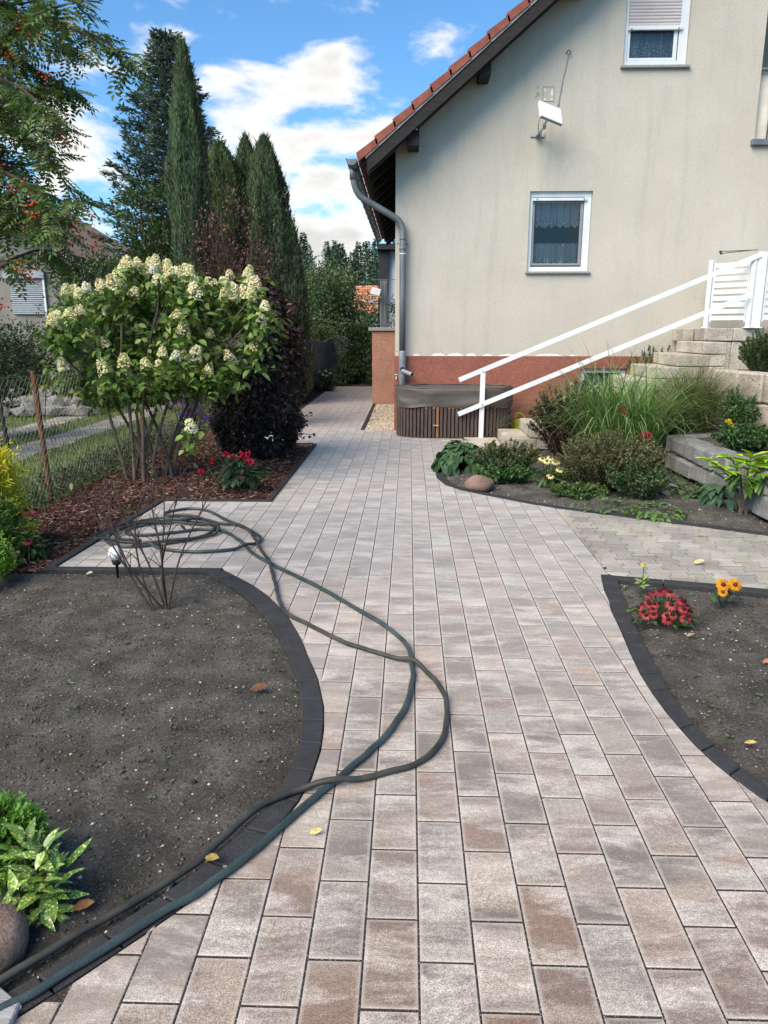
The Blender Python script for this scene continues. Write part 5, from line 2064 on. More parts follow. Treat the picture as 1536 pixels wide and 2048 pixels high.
# white house with black cladding far behind the terrace
wh = thing('white_house', 'white house end with black cladding seen behind the terrace railing', 'house', (-.5, 30, 0))
t = MB()
t.add([(-.98, 30, 0), (6, 30, 0), (6, 30, 4.45), (-.74, 30, 4.45)], [(0, 1, 2, 3)])
t.build('wall', 'neighbour_white', wh)
t = MB()
V = []
for y in (29.72, 36):
    V += [(-1.24, y, 0), (-.99, y, 0), (-.74, y, 4.48), (-1.14, y, 4.48)]
t.add(V, [(0, 1, 2, 3), (0, 3, 7, 4), (1, 5, 6, 2), (7, 6, 5, 4)])
t.build('cladding', 'black_roof', wh)
t = MB()
t.box((2.4, 32.6, 4.60), (7.2, 6.2, .20))
t.build('roof', 'black_roof', wh)
for q in range(8):
    t = MB()
    t.box((-.84 + q * .18, 29.985, 2.2), (.012, .02, 4.4))
    t.build('cladding_joint', 'neighbour_white', wh)

# far house with the orange tiled roof
rh = thing('tiled_roof_house', 'far house with orange tiled roof beyond the garden trees', 'house', (-4, 60, 0))
t = MB()
t.box((-.6, 63, 1.5), (7, 5, 3.0))
t.build('wall', 'neighbour_white', rh)
n = 12
for q in range(n):
    f0, f1 = q / n, (q + 1) / n
    t = MB()
    ya, yb = 59.9 + 3.1 * f0, 59.9 + 3.1 * f1 + .05
    za, zb = 2.75 + 2.2 * f0, 2.75 + 2.2 * f1
    t.add([(-4.35, ya, za), (3.0, ya, za), (3.0, yb, zb), (-4.35, yb, zb), (-4.35, ya, za + .07), (3.0, ya, za + .07), (3.0, yb, zb + .02), (-4.35, yb, zb + .02)],
          [(0, 1, 5, 4), (4, 5, 6, 7), (1, 2, 6, 5), (3, 0, 4, 7)])
    t.build('tile_course', 'bright_roof_tile', rh)
t = MB()
t.box((-2.85, 60.95, 3.62), (.42, .5, .08), Matrix.Rotation(.62, 3, 'X'))
t.build('skylight', 'zinc_pale', rh)

# rockery wall in the neighbouring garden
rk = thing('rockery', 'rough stone rockery edging the neighbouring lawn', 'rockery', (-8, 14.6, 0))


def rock(name, c, s, mat, parent=None, seed=0, sub=2, amp=.25, flat=.0):
    import bmesh
    bm = bmesh.new()
    bmesh.ops.create_icosphere(bm, subdivisions=sub, radius=1)
    V = []
    for v in bm.verts:
        p = v.co.copy()
        k_ = 1 + amp * mnoise.noise(p * 1.1 + Vector((seed, seed * 2, 0))) + amp * .4 * mnoise.noise(p * 2.7 + Vector((0, seed, seed)))
        V.append((c[0] + p.x * s[0] * k_, c[1] + p.y * s[1] * k_, c[2] + p.z * s[2] * k_))
    F = [tuple(v.index for v in f.verts) for f in bm.faces]
    bm.free()
    return put(name, V, F, mat, parent, None, sub > 2)


for q in range(60):
    x = random.uniform(-9.6, -6.5)
    lvl = random.choice((0, 0, 1, 1, 2))
    rock('stone', (x, 14.5 + .22 * lvl + random.uniform(-.1, .1) + (x + 9) * .18, .05 + .17 * lvl), (random.uniform(.16, .32), random.uniform(.12, .22), random.uniform(.09, .15)), 'rock_grey', rk, q, 1, .35)

# boulders
o = rock('boulder', (.757, 7.83, .065), (.155, .125, .092), 'boulder_red', None, 4, 3, .18)
tag(o, 'rounded reddish boulder at the tip of the planted bed', 'boulder')
o = rock('boulder', (-1.13, 1.685, .03), (.10, .10, .115), 'boulder_red', None, 9, 3, .18)
tag(o, 'large rounded boulder at the lower left beside the speckled shrub', 'boulder')
# ---- solar globe lamp
gl_ = thing('solar_lamp', 'white globe solar lamp on a black spike beside the bare shrub', 'lamp', (-1.985, 4.87, 0))
V, F = [], []
prof = [(.052 * math.sin(a), .17 - .052 * math.cos(a)) for a in np.linspace(.35, math.pi - .02, 14)]
t = MB()
V, F = lathe(prof, 22, (-1.985, 4.87, 0))
t.add(V, F)
t.build('globe', 'lamp_globe', gl_, True)
t = MB()
V, F = lathe([(.008, -.06), (.010, .085), (.026, .092), (.034, .122), (.030, .128)], 16, (-1.985, 4.87, 0))
t.add(V, F)
t.build('spike', 'black_plastic', gl_, True)

# ================================================================== PLANTS
def unit(A):
    return A / (np.linalg.norm(A, axis=1, keepdims=True) + 1e-9)


def leaf_geo(P, D, L, W, C, U=None, full=False, curl=.12, fold=.12):
    """P base points, D directions, L lengths, W widths, C colours -> V, F, cols"""
    n = len(P)
    D = unit(D)
    if U is None:
        U = unit(np.array([0, 0, 1.0]) + rng.normal(0, .45, (n, 3)))
    S = unit(np.cross(D, U))
    N = np.cross(S, D)
    L = np.broadcast_to(L, n)[:, None]
    W = np.broadcast_to(W, n)[:, None]
    o = np.arange(n)
    if not full:
        V = np.stack([P, P + D * L * .48 + S * W * .5 + N * W * fold, P + D * L - N * L * curl, P + D * L * .48 - S * W * .5 + N * W * fold], 1).reshape(-1, 3)
        o = o * 4
        F = np.concatenate([np.stack([o, o + 1, o + 2], 1), np.stack([o, o + 2, o + 3], 1)])
        return V, F, np.repeat(C, 4, 0)
    m1 = P + D * L * .34 - N * L * curl * .05
    m2 = P + D * L * .70 - N * L * curl * .42
    t = P + D * L - N * L * curl * 1.1
    up = N * W * fold
    V = np.stack([P, m1, m2, t, m1 + S * W * .46 + up, m1 - S * W * .46 + up, m2 + S * W * .40 + up, m2 - S * W * .40 + up], 1).reshape(-1, 3)
    o = o * 8
    F = np.concatenate([np.stack(q, 1) for q in ((o, o + 4, o + 1), (o, o + 1, o + 5), (o + 1, o + 4, o + 6), (o + 1, o + 6, o + 2),
                                                 (o + 1, o + 2, o + 7), (o + 1, o + 7, o + 5), (o + 2, o + 6, o + 3), (o + 2, o + 3, o + 7))])
    return V, F, np.repeat(C, 8, 0)


def pick(cols, n, lo=.7, hi=1.3):
    c = np.array(cols)[rng.integers(0, len(cols), n)]
    return c * rng.uniform(lo, hi, n)[:, None]


def clump_crown(c, r, n, nclump, csize, L, W, cols, droop=0.2, shell=.5, full=False, zmin=None, shape='ell', out=1.0, seed=None):
    """leaves gathered in clumps spread through the crown, leaving gaps between them"""
    d = unit(rng.normal(0, 1, (nclump, 3)))
    rad = (shell + (1 - shell) * rng.random(nclump)) ** .7
    K = np.array(c) + d * np.array(r) * rad[:, None]
    kb = rng.uniform(.6, 1.35, nclump)
    ki = rng.integers(0, nclump, n)
    P = K[ki] + rng.normal(0, csize, (n, 3)) * np.array([1, 1, .8])
    if zmin is not None:
        P[:, 2] = np.maximum(P[:, 2], zmin + rng.random(n) * .05)
    D = unit(P - np.array(c)) * out + rng.normal(0, .6, (n, 3)) + np.array([0, 0, -droop])
    C = pick(cols, n, .75, 1.25) * kb[ki][:, None]
    return leaf_geo(P, D, rng.uniform(L[0], L[1], n), rng.uniform(W[0], W[1], n), C, full=full)


def merge(parts):
    Vs, Fs, Cs, o = [], [], [], 0
    for V, F, C in parts:
        Vs.append(V)
        Fs.append(F + o)
        Cs.append(C)
        o += len(V)
    return np.concatenate(Vs), np.concatenate(Fs), np.concatenate(Cs)


def limbs(mb, base, tops, r0, r1, wob=.06, n=6, seg=6, trunk=None):
    for q, tp in enumerate(tops):
        a, b_ = Vector(base), Vector(tp)
        pts = []
        for i in range(seg + 1):
            f = i / seg
            p = a.lerp(b_, f)
            p.x += wob * vnoise(q * 3.1, f * 3, 1, q + .3) * math.sin(3.14 * f) * 2
            p.y += wob * vnoise(q * 5.7, f * 3, 1, q + .7) * math.sin(3.14 * f) * 2
            p.z += (b_.z - a.z) * .10 * math.sin(3.14 * f)
            pts.append(p)
        mb.tube(pts, [r0 + (r1 - r0) * i / seg for i in range(seg + 1)], n, None, False)


def shrub(name, label, cat, c, r, n, L, W, cols, bark='bark_dark', base=None, nl=7, r0=.02, mat='leaf', nclump=60, csize=.12, droop=.2, shell=.4,
          full=False, zmin=.02, part='foliage', group=None, wob=.1):
    base = base or (c[0], c[1], 0)
    t = thing(name, label, cat, base, group)
    V, F, C = clump_crown(c, r, n, nclump, csize, L, W, cols, droop, shell, full, zmin)
    put(part, V, F, mat, t, C)
    if nl:
        mb = MB()
        tops = []
        for q in range(nl):
            d = unit(rng.normal(0, 1, (1, 3)))[0]
            tops.append((c[0] + d[0] * r[0] * .8, c[1] + d[1] * r[1] * .8, c[2] + abs(d[2]) * r[2] * .85))
        limbs(mb, base, tops, r0, r0 * .3, wob)
        mb.build('stems', bark, t, True)
    return t


GREEN = [(.060, .115, .026), (.085, .145, .034), (.048, .092, .026)]
DARKG = [(.040, .075, .028), (.055, .095, .034), (.030, .058, .025)]

# ---- far wood and garden hedges behind (nobody could count them)
V_, F_, C_ = [], [], []
parts = []
tr_ = MB()
for q in range(330):
    x = random.uniform(-105, 55)
    y = random.uniform(112, 165)
    h = random.uniform(10.8, 14.8) + (y - 112) * .075 + 1.2 * vnoise(x, 0, .06, 2)
    w = random.uniform(1.3, 2.3)
    n = 560
    f = rng.random(n) ** .8
    zz = h * (.30 + .70 * f)
    rr_ = w * (1.02 - f) ** .8 * np.sqrt(rng.random(n)) * (.75 + .5 * rng.random(n))
    a = rng.uniform(0, 6.283, n)
    P = np.stack([x + rr_ * np.cos(a), y + rr_ * np.sin(a), zz], 1)
    D = np.stack([np.cos(a), np.sin(a), rng.uniform(-.1, .9, n)], 1)
    br_ = random.uniform(.7, 1.25)
    parts.append(leaf_geo(P, D, rng.uniform(.30, .65, n), rng.uniform(.18, .36, n), pick([(.085, .135, .085), (.105, .16, .095), (.07, .115, .075)], n) * br_, curl=.2))  # pale tones put the distance haze into the needle colour
    tr_.tube([(x, y, 0), (x, y, h * .9)], [.22, .05], 5, None, False)
V, F, C = merge(parts)
fo = put('far_forest', V, F, 'needle', None, C)
tag(fo, 'dark pine wood closing the horizon behind the gardens', kind='stuff')
tf = tr_.build('forest_trunks', 'bark_dark', fo)
tf['kind'] = 'stuff'
parts = []
for q in range(150):
    x = random.uniform(-75, 30)
    y = random.uniform(72, 105)
    h = random.uniform(4.0, 6.5)
    parts.append(clump_crown((x, y, h * .5), (2.2, 2, h * .55), 330, 30, .5, (.3, .6), (.2, .42), [(.035, .066, .028), (.05, .085, .034), (.026, .05, .026)], zmin=0))
V, F, C = merge(parts)
tag(put('far_undergrowth', V, F, 'leaf', None, C), 'mixed shrubs in front of the far wood', kind='stuff')
parts = []
for q in range(110):
    x = random.uniform(-34, 4)
    y = random.uniform(33, 52)
    if x > -2.6 and y < 40:
        continue
    h = random.uniform(2.0, 3.9) * (0.75 if -5 < x < 0 else 1)
    parts.append(clump_crown((x, y, h * .5), (1.5, 1.2, h * .52), 330, 30, .30, (.18, .34), (.12, .22), random.choice((GREEN, DARKG, [(.05, .09, .028), (.08, .12, .035)])), zmin=0))
V, F, C = merge(parts)
tag(put('garden_hedge', V, F, 'leaf', None, C), 'mass of garden shrubs beyond the far end of the path', kind='stuff')


# ---- conifers
def columnar(name, label, c, h, r, n, cols, group=None, prof=None, blade=(.08, .16), bw_=(.014, .026), tip=.7, z0=.05, lean=(0, 0)):
    t = thing(name, label, 'conifer', (c[0], c[1], 0), group)
    f = rng.random(n) ** .85
    pf_ = prof or (lambda f: np.minimum(1, (f * 9 + .35)) * np.clip((1.0 - f) / .45, 0, 1) ** .7)
    a = rng.uniform(0, 6.283, n)
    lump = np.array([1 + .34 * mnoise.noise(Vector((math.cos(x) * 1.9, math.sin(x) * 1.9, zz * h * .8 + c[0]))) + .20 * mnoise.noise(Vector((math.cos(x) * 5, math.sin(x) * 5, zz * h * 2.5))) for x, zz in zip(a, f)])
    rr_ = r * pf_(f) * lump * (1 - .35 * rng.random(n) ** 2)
    P = np.stack([c[0] + rr_ * np.cos(a) + lean[0] * f, c[1] + rr_ * np.sin(a) + lean[1] * f, z0 + f * (h - .15)], 1)
    D = np.stack([np.cos(a) * .35, np.sin(a) * .35, np.full(n, 1.0)], 1) + rng.normal(0, .16, (n, 3))
    U = np.stack([np.cos(a), np.sin(a), np.zeros(n)], 1) + rng.normal(0, .4, (n, 3))
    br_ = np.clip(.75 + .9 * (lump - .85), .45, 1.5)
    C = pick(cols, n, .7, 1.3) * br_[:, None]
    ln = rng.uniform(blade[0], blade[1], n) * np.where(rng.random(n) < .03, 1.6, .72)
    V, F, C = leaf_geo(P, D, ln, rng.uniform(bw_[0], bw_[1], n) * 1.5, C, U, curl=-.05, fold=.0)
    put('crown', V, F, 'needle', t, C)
    mb = MB()
    mb.tube([(c[0], c[1], 0), (c[0] + lean[0] * .5, c[1] + lean[1] * .5, h * .5), (c[0] + lean[0], c[1] + lean[1], h * .93)], [.09, .06, .012], 7)
    mb.build('trunk', 'bark_dark', t, True)
    # loose tips at the top
    return t


JC = [(.08, .13, .068), (.105, .16, .08), (.065, .108, .062), (.13, .175, .082)]
columnar('columnar_juniper', 'tall slender dark green juniper column rising above the hydrangea', (-3.83, 14.0), 6.35, .33, 46000, JC, 'columnar junipers behind the hydrangea',
         lambda f: np.minimum(1, f * 5 + .75) * np.clip((1.0 - f) / .30, 0, 1) ** .85, (.08, .17), (.013, .024))
columnar('columnar_juniper', 'broad juniper column, left of the group of three', (-4.0, 17.0), 5.45, .80, 46000, [(.095, .14, .06), (.12, .165, .07), (.075, .115, .055)], 'columnar junipers behind the hydrangea', lambda f: np.minimum(1, f * 5 + .75) * np.clip((1.0 - f) / .32, 0, 1) ** .62, (.08, .16))
columnar('columnar_juniper', 'middle juniper column of the group of three, with pointed top', (-3.56, 17.6), 5.7, .66, 32000, JC, 'columnar junipers behind the hydrangea', None, (.08, .16))
columnar('columnar_juniper', 'juniper column at the right of the group against the sky', (-3.08, 17.2), 5.62, .86, 46000, JC, 'columnar junipers behind the hydrangea',
         lambda f: np.minimum(1, f * 5 + .6) * np.clip((1.0 - f) / .7, 0, 1) ** .6, (.08, .16))
columnar('columnar_juniper', 'low juniper column with side tip right of the group', (-2.55, 17.0), 3.9, .36, 10000, JC, 'columnar junipers behind the hydrangea', None, (.10, .2))

# blue spruce with tiered, slightly rising branches
sp_ = thing('blue_spruce', 'blue green spruce with tiered branches behind the slender juniper', 'conifer', (-5.95, 20, 0))
parts = []
mb = MB()
mb.tube([(-5.95, 20, 0), (-5.93, 20, 4), (-5.85, 20, 8.6)], [.16, .10, .015], 8)
hs = 8.7
z = 1.0
while z < hs - .15:
    R_ = 3.1 * (1 - z / hs) ** .80 + .10
    nb_ = 9 if z < 7 else 6
    a0 = random.random() * 6.28
    for q in range(nb_):
        a = a0 + 6.283 * q / nb_ + random.uniform(-.2, .2)
        Rl = R_ * random.uniform(.70, 1.12)
        pts = []
        for i in range(6):
            f = i / 5
            pts.append((-5.95 + .10 * z / hs + math.cos(a) * Rl * f, 20 + math.sin(a) * Rl * f, z - .22 * Rl * f * .6 + .26 * Rl * f * f))
        mb.tube(pts, [.022, .018, .014, .011, .008, .004], 4, None, False)
        n = int(60 + 130 * Rl)
        f = rng.random(n) ** .65
        P0 = np.array(pts)
        idx = np.minimum((f * 5).astype(int), 4)
        fr_ = (f * 5 - idx)[:, None]
        P = P0[idx] * (1 - fr_) + P0[idx + 1] * fr_
        sgn = rng.choice([-1, 1], n)
        side = np.array([-math.sin(a), math.cos(a), 0])
        spread = (1 - f) * .30 * Rl * rng.random(n) + .02
        P = P + side * (sgn * spread)[:, None] + rng.normal(0, .03, (n, 3)) - np.array([0, 0, 1]) * (rng.random(n) * .09)[:, None]
        D = np.array([math.cos(a), math.sin(a), .25]) + side * (sgn * .9)[:, None] + rng.normal(0, .35, (n, 3))
        C = pick([(.15, .205, .19), (.19, .25, .24), (.115, .16, .15), (.095, .145, .11)], n) * random.uniform(.7, 1.25)
        parts.append(leaf_geo(P, D, rng.uniform(.09, .19, n), rng.uniform(.035, .06, n), C, curl=.0, fold=-.2))
    z += .30 if z < 6.5 else .24
V, F, C = merge(parts)
put('crown', V, F, 'needle', sp_, C)
mb.build('trunk', 'bark_dark', sp_, True)

# ---- broadleaf trees and shrubs of the background
shrub('garden_tree', 'small green leafy tree in front of the spruce', 'tree', (-4.95, 15.6, 2.55), (.95, .8, 2.0), 6500, (.07, .12), (.04, .07), [(.045, .078, .02), (.06, .098, .026), (.038, .06, .018)], nl=9, r0=.05, nclump=95, csize=.17, shell=.25)
shrub('lilac_shrub', 'pale green bushy shrub left of the hydrangea top', 'shrub', (-6.9, 17.2, 1.7), (1.25, .9, 1.7), 8000, (.06, .11), (.03, .05), [(.058, .094, .028), (.078, .118, .036), (.045, .078, .022)], nl=8, r0=.04, nclump=120, csize=.16, shell=.2)
shrub('dark_shrub', 'dark evergreen shrub mass behind the rockery', 'shrub', (-8.6, 16.4, .95), (1.9, .8, .85), 9000, (.05, .10), (.03, .05), DARKG, nl=10, r0=.04, nclump=140, csize=.16, shell=.2)
shrub('garden_shrub', 'green shrub behind the hydrangea stems', 'shrub', (-5.1, 18.5, 1.3), (1.7, 1.0, 1.5), 9000, (.06, .11), (.035, .06), GREEN, nl=8, r0=.04, nclump=120, csize=.18, shell=.2)
shrub('purple_shrub', 'tall thin shrub with reddish brown leaves behind the copper beech', 'shrub', (-2.85, 12.6, 2.1), (.82, .6, 1.62), 6200, (.04, .075), (.025, .045), [(.125, .062, .050), (.09, .05, .042), (.16, .072, .055), (.065, .04, .036)], nl=14, r0=.03, nclump=150, csize=.13, shell=.2, wob=.14)
shrub('reddish_shrub', 'low bronze leaved shrub between copper beech and far path', 'shrub', (-2.35, 13.2, 1.25), (.55, .7, 1.25), 4600, (.04, .075), (.025, .045), [(.060, .036, .026), (.085, .045, .030), (.036, .030, .018), (.03, .022, .018)], nl=9, r0=.02, nclump=90, csize=.13, shell=.2)
shrub('pear_tree', 'light textured green fruit tree beyond the fence end', 'tree', (-3.0, 29.5, 2.3), (1.5, 1.3, 1.85), 11000, (.08, .13), (.05, .08), [(.085, .14, .058), (.11, .17, .07), (.065, .11, .048), (.15, .20, .115)], nl=10, r0=.08, nclump=130, csize=.26, shell=.2)
shrub('silver_fir', 'small silvery young fir left of the fruit tree', 'conifer', (-4.6, 33, 2.2), (.8, .7, 2.6), 4000, (.12, .2), (.03, .06), [(.06, .085, .08), (.08, .105, .10)], nl=4, r0=.05, nclump=80, csize=.2, shell=.2, mat='needle')
shrub('round_shrub', 'dense rounded green shrub at the far end of the path', 'shrub', (-1.42, 23.2, .88), (.62, .5, .9), 7500, (.05, .09), (.035, .055), [(.040, .075, .020), (.055, .098, .026), (.03, .058, .018)], nl=8, r0=.025, nclump=90, csize=.12, shell=.5)
shrub('terrace_shrub', 'dark shrub peeping between terrace and house', 'shrub', (-.5, 25.5, 1.6), (1.0, .7, 1.0), 5000, (.06, .1), (.04, .06), DARKG + [(.06, .09, .02)], nl=6, r0=.03, nclump=70, csize=.14)
shrub('yellow_green_shrub', 'yellow green shrub above the old board fence', 'shrub', (-3.0, 24.6, 1.25), (.8, .6, .7), 4200, (.05, .1), (.03, .05), [(.085, .11, .025), (.06, .09, .022), (.11, .13, .03)], nl=5, r0=.02, nclump=60, csize=.12)
shrub('low_plant', 'small yellow green plant at the end of the path', 'plant', (-1.93, 22.7, .25), (.28, .22, .28), 900, (.07, .13), (.04, .06), [(.075, .11, .03), (.055, .09, .025)], nl=0, nclump=26, csize=.06)
wf = shrub('white_flower_plant', 'small dark plant with white flowers beside the far path', 'plant', (-2.28, 20.6, .27), (.24, .24, .27), 1100, (.05, .09), (.03, .05), DARKG, nl=0, nclump=26, csize=.06)


def floret_head(n, r, petal, cols, cone=False, hgt=1.0):
    P = unit(rng.normal(0, 1, (n, 3)))
    P[:, 2] = np.abs(P[:, 2]) if not cone else P[:, 2]
    D = P + rng.normal(0, .5, (n, 3))
    P = P * r * np.array([1, 1, hgt])
    return leaf_geo(P, D, rng.uniform(petal * .7, petal * 1.2, n), rng.uniform(petal * .6, petal, n), pick(cols, n, .85, 1.15), unit(P + rng.normal(0, .3, (n, 3))))


for (dx, dy, dz) in ((-.10, -.12, .50), (.05, -.14, .53), (.16, -.05, .46), (-.02, -.2, .44), (.1, -.18, .40)):
    V, F, C = floret_head(16, .02, .035, [(.75, .76, .72)])
    put('flower', V + np.array([-2.28 + dx, 20.6 + dy, dz]), F, 'petal', wf, C)
hb_ = thing('hibiscus', 'pink hibiscus flower peeping out beside the terrace wall', 'flower', (-.93, 21.6, 0))
V, F, C = leaf_geo(np.repeat(np.array([[-.96, 21.45, .66]]), 6, 0), np.stack([np.cos(np.arange(6) * 1.047), np.full(6, -.25), np.sin(np.arange(6) * 1.047)], 1), .085, .08, pick([(.62, .10, .28)], 6), np.tile(np.array([[0, -1.0, 0]]), (6, 1)), True)
put('petals', V, F, 'petal', hb_, C)
t = MB()
t.tube([(-.93, 21.6, 0), (-.95, 21.55, .35), (-.96, 21.46, .66)], [.012, .008, .006], 6)
t.tube([(-.96, 21.45, .66), (-.96, 21.36, .665)], .008, 6)
t.build('stem', 'twig_red', hb_, True)
V, F, C = clump_crown((-.95, 21.6, .4), (.18, .15, .35), 500, 18, .05, (.05, .09), (.03, .05), DARKG)
put('foliage', V, F, 'leaf', hb_, C)

# ---- copper beech: dense dark column of purple leaves
cbh = thing('copper_beech', 'dense dark purple copper beech column beside the path', 'shrub', (-1.98, 9.85, 0))
n = 15000
f = rng.random(n)
a = rng.uniform(0, 6.283, n)
lump = np.array([1 + .20 * mnoise.noise(Vector((math.cos(x) * 1.8, math.sin(x) * 1.8, zz * 5))) + .12 * mnoise.noise(Vector((math.cos(x) * 5, math.sin(x) * 5, zz * 14))) for x, zz in zip(a, f)])
pf_ = np.minimum(1, .72 + f * 1.6) * np.clip((1.04 - f) / .35, 0, 1) ** .55
dep = 1 - .30 * rng.random(n) ** 1.6
P = np.stack([-1.98 + .58 * pf_ * lump * dep * np.cos(a) - .02 * f, 9.85 + .50 * pf_ * lump * dep * np.sin(a), .06 + 2.20 * f + .06 * rng.random(n)], 1)
D = np.stack([np.cos(a), np.sin(a), rng.uniform(-.9, .3, n)], 1) + rng.normal(0, .45, (n, 3))
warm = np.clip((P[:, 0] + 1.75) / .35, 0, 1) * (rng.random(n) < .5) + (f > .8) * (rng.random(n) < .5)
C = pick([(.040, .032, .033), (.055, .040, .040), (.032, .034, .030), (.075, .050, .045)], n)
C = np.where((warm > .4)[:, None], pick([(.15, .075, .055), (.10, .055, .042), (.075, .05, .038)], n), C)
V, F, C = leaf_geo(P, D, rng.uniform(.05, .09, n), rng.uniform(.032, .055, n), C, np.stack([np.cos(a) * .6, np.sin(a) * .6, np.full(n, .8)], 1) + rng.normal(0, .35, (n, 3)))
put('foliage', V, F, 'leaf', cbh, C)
mb = MB()
tops = [(-1.98 + .4 * math.cos(q), 9.85 + .35 * math.sin(q), random.uniform(1.2, 2.25)) for q in range(12)]
limbs(mb, (-1.98, 9.85, -.02), tops, .03, .008)
twp = [(-1.40, 9.62, .60), (-1.22, 9.5, .62), (-1.35, 9.6, .42), (-1.20, 9.55, .34), (-1.28, 9.6, .50)]
limbs(mb, (-1.7, 9.75, .35), twp, .010, .003)
mb.build('stems', 'bark_dark', cbh, True)
parts = []
for tp in twp:
    n = 26
    f = rng.random(n)[:, None]
    P = np.array([-1.7, 9.75, .35]) * (1 - f) + np.array(tp) * f + rng.normal(0, .02, (n, 3))
    parts.append(leaf_geo(P, np.array([.5, -.2, -.5]) + rng.normal(0, .6, (n, 3)), rng.uniform(.05, .08, n), rng.uniform(.025, .04, n), pick([(.05, .028, .02), (.025, .018, .016)], n)))
V, F, C = merge(parts)
put('sprig_leaves', V, F, 'leaf', cbh, C)

# ---- hydrangea: bare stems below, leaves and cream flower cones above
hy = thing('panicle_hydrangea', 'large panicle hydrangea bush full of cream flower cones', 'shrub', (-2.9, 8.2, 0))
mb = MB()
bases = [(-3.10, 8.12), (-2.92, 8.28), (-2.66, 8.34), (-2.84, 8.30), (-3.02, 8.10), (-2.95, 8.16), (-2.90, 8.05), (-2.98, 8.22), (-2.86, 8.18), (-3.06, 8.18), (-2.76, 8.36), (-2.70, 8.40), (-2.80, 8.44)]
fl3 = [Vector(p) for p in HYD_FLOWERS]
fl3 += [p + Vector((random.uniform(-.10, .10), random.uniform(.0, .2), random.uniform(-.07, .05))) for p in fl3[:44] if random.random() < .75]
main = []
for q, (bx, by) in enumerate(bases):
    tx = -3.62 + q * .155 + random.uniform(-.08, .08)
    mid = Vector((bx + (tx - bx) * .42, by + random.uniform(-.12, .12), random.uniform(.72, .95)))
    top = Vector((tx, 8.2 + random.uniform(-.4, .45), random.uniform(1.35, 1.75)))
    p = smooth_path([(bx, by, -.03), (bx + (mid.x - bx) * .35, by, .38), tuple(mid), tuple(mid.lerp(top, .5) + Vector((random.uniform(-.05, .05), 0, .03))), tuple(top)], 4)
    mb.tube(p, [.020 - .010 * i / len(p) for i in range(len(p))], 7, None, False)
    main.append([Vector(x) for x in p])
for q, fp in enumerate(fl3):
    best, bd = None, 9
    for p in main:
        for i, v in enumerate(p):
            if v.z < fp.z - .12 and i > 6:
                d = (v - fp).length
                if d < bd:
                    best, bd = v, d
    if best is None:
        best = main[0][10]
    mdl = best.lerp(fp, .5) + Vector((random.uniform(-.05, .05), random.uniform(-.05, .05), -.04))
    mb.tube(smooth_path([tuple(best), tuple(mdl), tuple(fp)], 3), [.010, .009, .008, .007, .006, .005, .004], 5, None, False)
mb.build('stems', 'bark_grey', hy, True)
parts = []
HG = [(.095, .17, .038), (.125, .21, .048), (.075, .135, .034), (.16, .235, .05)]
for fp in fl3:
    n = 34
    P = np.array(fp) + np.stack([rng.normal(0, .085, n), rng.normal(0, .10, n), -rng.random(n) * .26 - .02], 1)
    a = rng.uniform(0, 6.283, n)
    D = np.stack([np.cos(a), np.sin(a), rng.uniform(-.9, .25, n)], 1)
    parts.append(leaf_geo(P, D, rng.uniform(.07, .13, n), rng.uniform(.04, .07, n), pick(HG, n, .8, 1.2) * random.uniform(.75, 1.2), full=True, curl=.25))
for (c, r, n) in (((-3.3, 8.25, 1.35), (.62, .5, .42), 480), ((-2.35, 8.3, 1.35), (.75, .5, .40), 520), ((-2.8, 8.25, 1.75), (.95, .5, .38), 620), ((-3.1, 8.2, 1.02), (.6, .4, .16), 320), ((-2.35, 8.25, 1.05), (.45, .4, .12), 220)):
    V, F, C = clump_crown(c, r, n, 46, .075, (.07, .125), (.04, .068), HG, .45, .3, True)
    parts.append((V, F, C))
V, F, C = merge(parts)
put('foliage', V, F, 'leaf', hy, C)
heads = []
for k_ in range(7):
    cols = [[(.74, .68, .44), (.82, .78, .56), (.70, .58, .42)], [(.80, .77, .54), (.86, .84, .66)], [(.68, .68, .36), (.76, .75, .46), (.66, .60, .38)]][k_ % 3] if k_ < 6 else [(.75, .76, .70), (.80, .80, .76)]
    n = 210
    f = rng.random(n)
    a = rng.uniform(0, 6.283, n)
    rr_ = .062 * (1 - f) ** .55 + .006
    P = np.stack([rr_ * np.cos(a), rr_ * np.sin(a), -.05 + .135 * f], 1)
    O = np.stack([np.cos(a), np.sin(a), .2 + f], 1)
    D = np.stack([-np.sin(a), np.cos(a), rng.uniform(-.7, .7, n)], 1) * rng.choice([-1, 1], n)[:, None] + O * .4
    V, F, C = leaf_geo(P, D, rng.uniform(.020, .034, n), rng.uniform(.017, .027, n), pick(cols, n, .8, 1.12), O + rng.normal(0, .35, (n, 3)))
    heads.append(mesh_from('flower_head', V, F, 'petal', C))
for q, fp in enumerate(fl3):
    o = bpy.data.objects.new('flower_head', heads[6] if (q % 9 == 4) else heads[q % 6])
    link(o, hy)
    o.location = fp - WLOC[hy.name]
    s = random.uniform(.75, 1.25) * (.8 if q % 9 == 4 else 1)
    s *= .86
    o.scale = (s, s, s * random.uniform(.85, 1.1))
    o.rotation_euler = (random.uniform(-.35, .35), random.uniform(-.35, .35), random.uniform(0, 6.28))

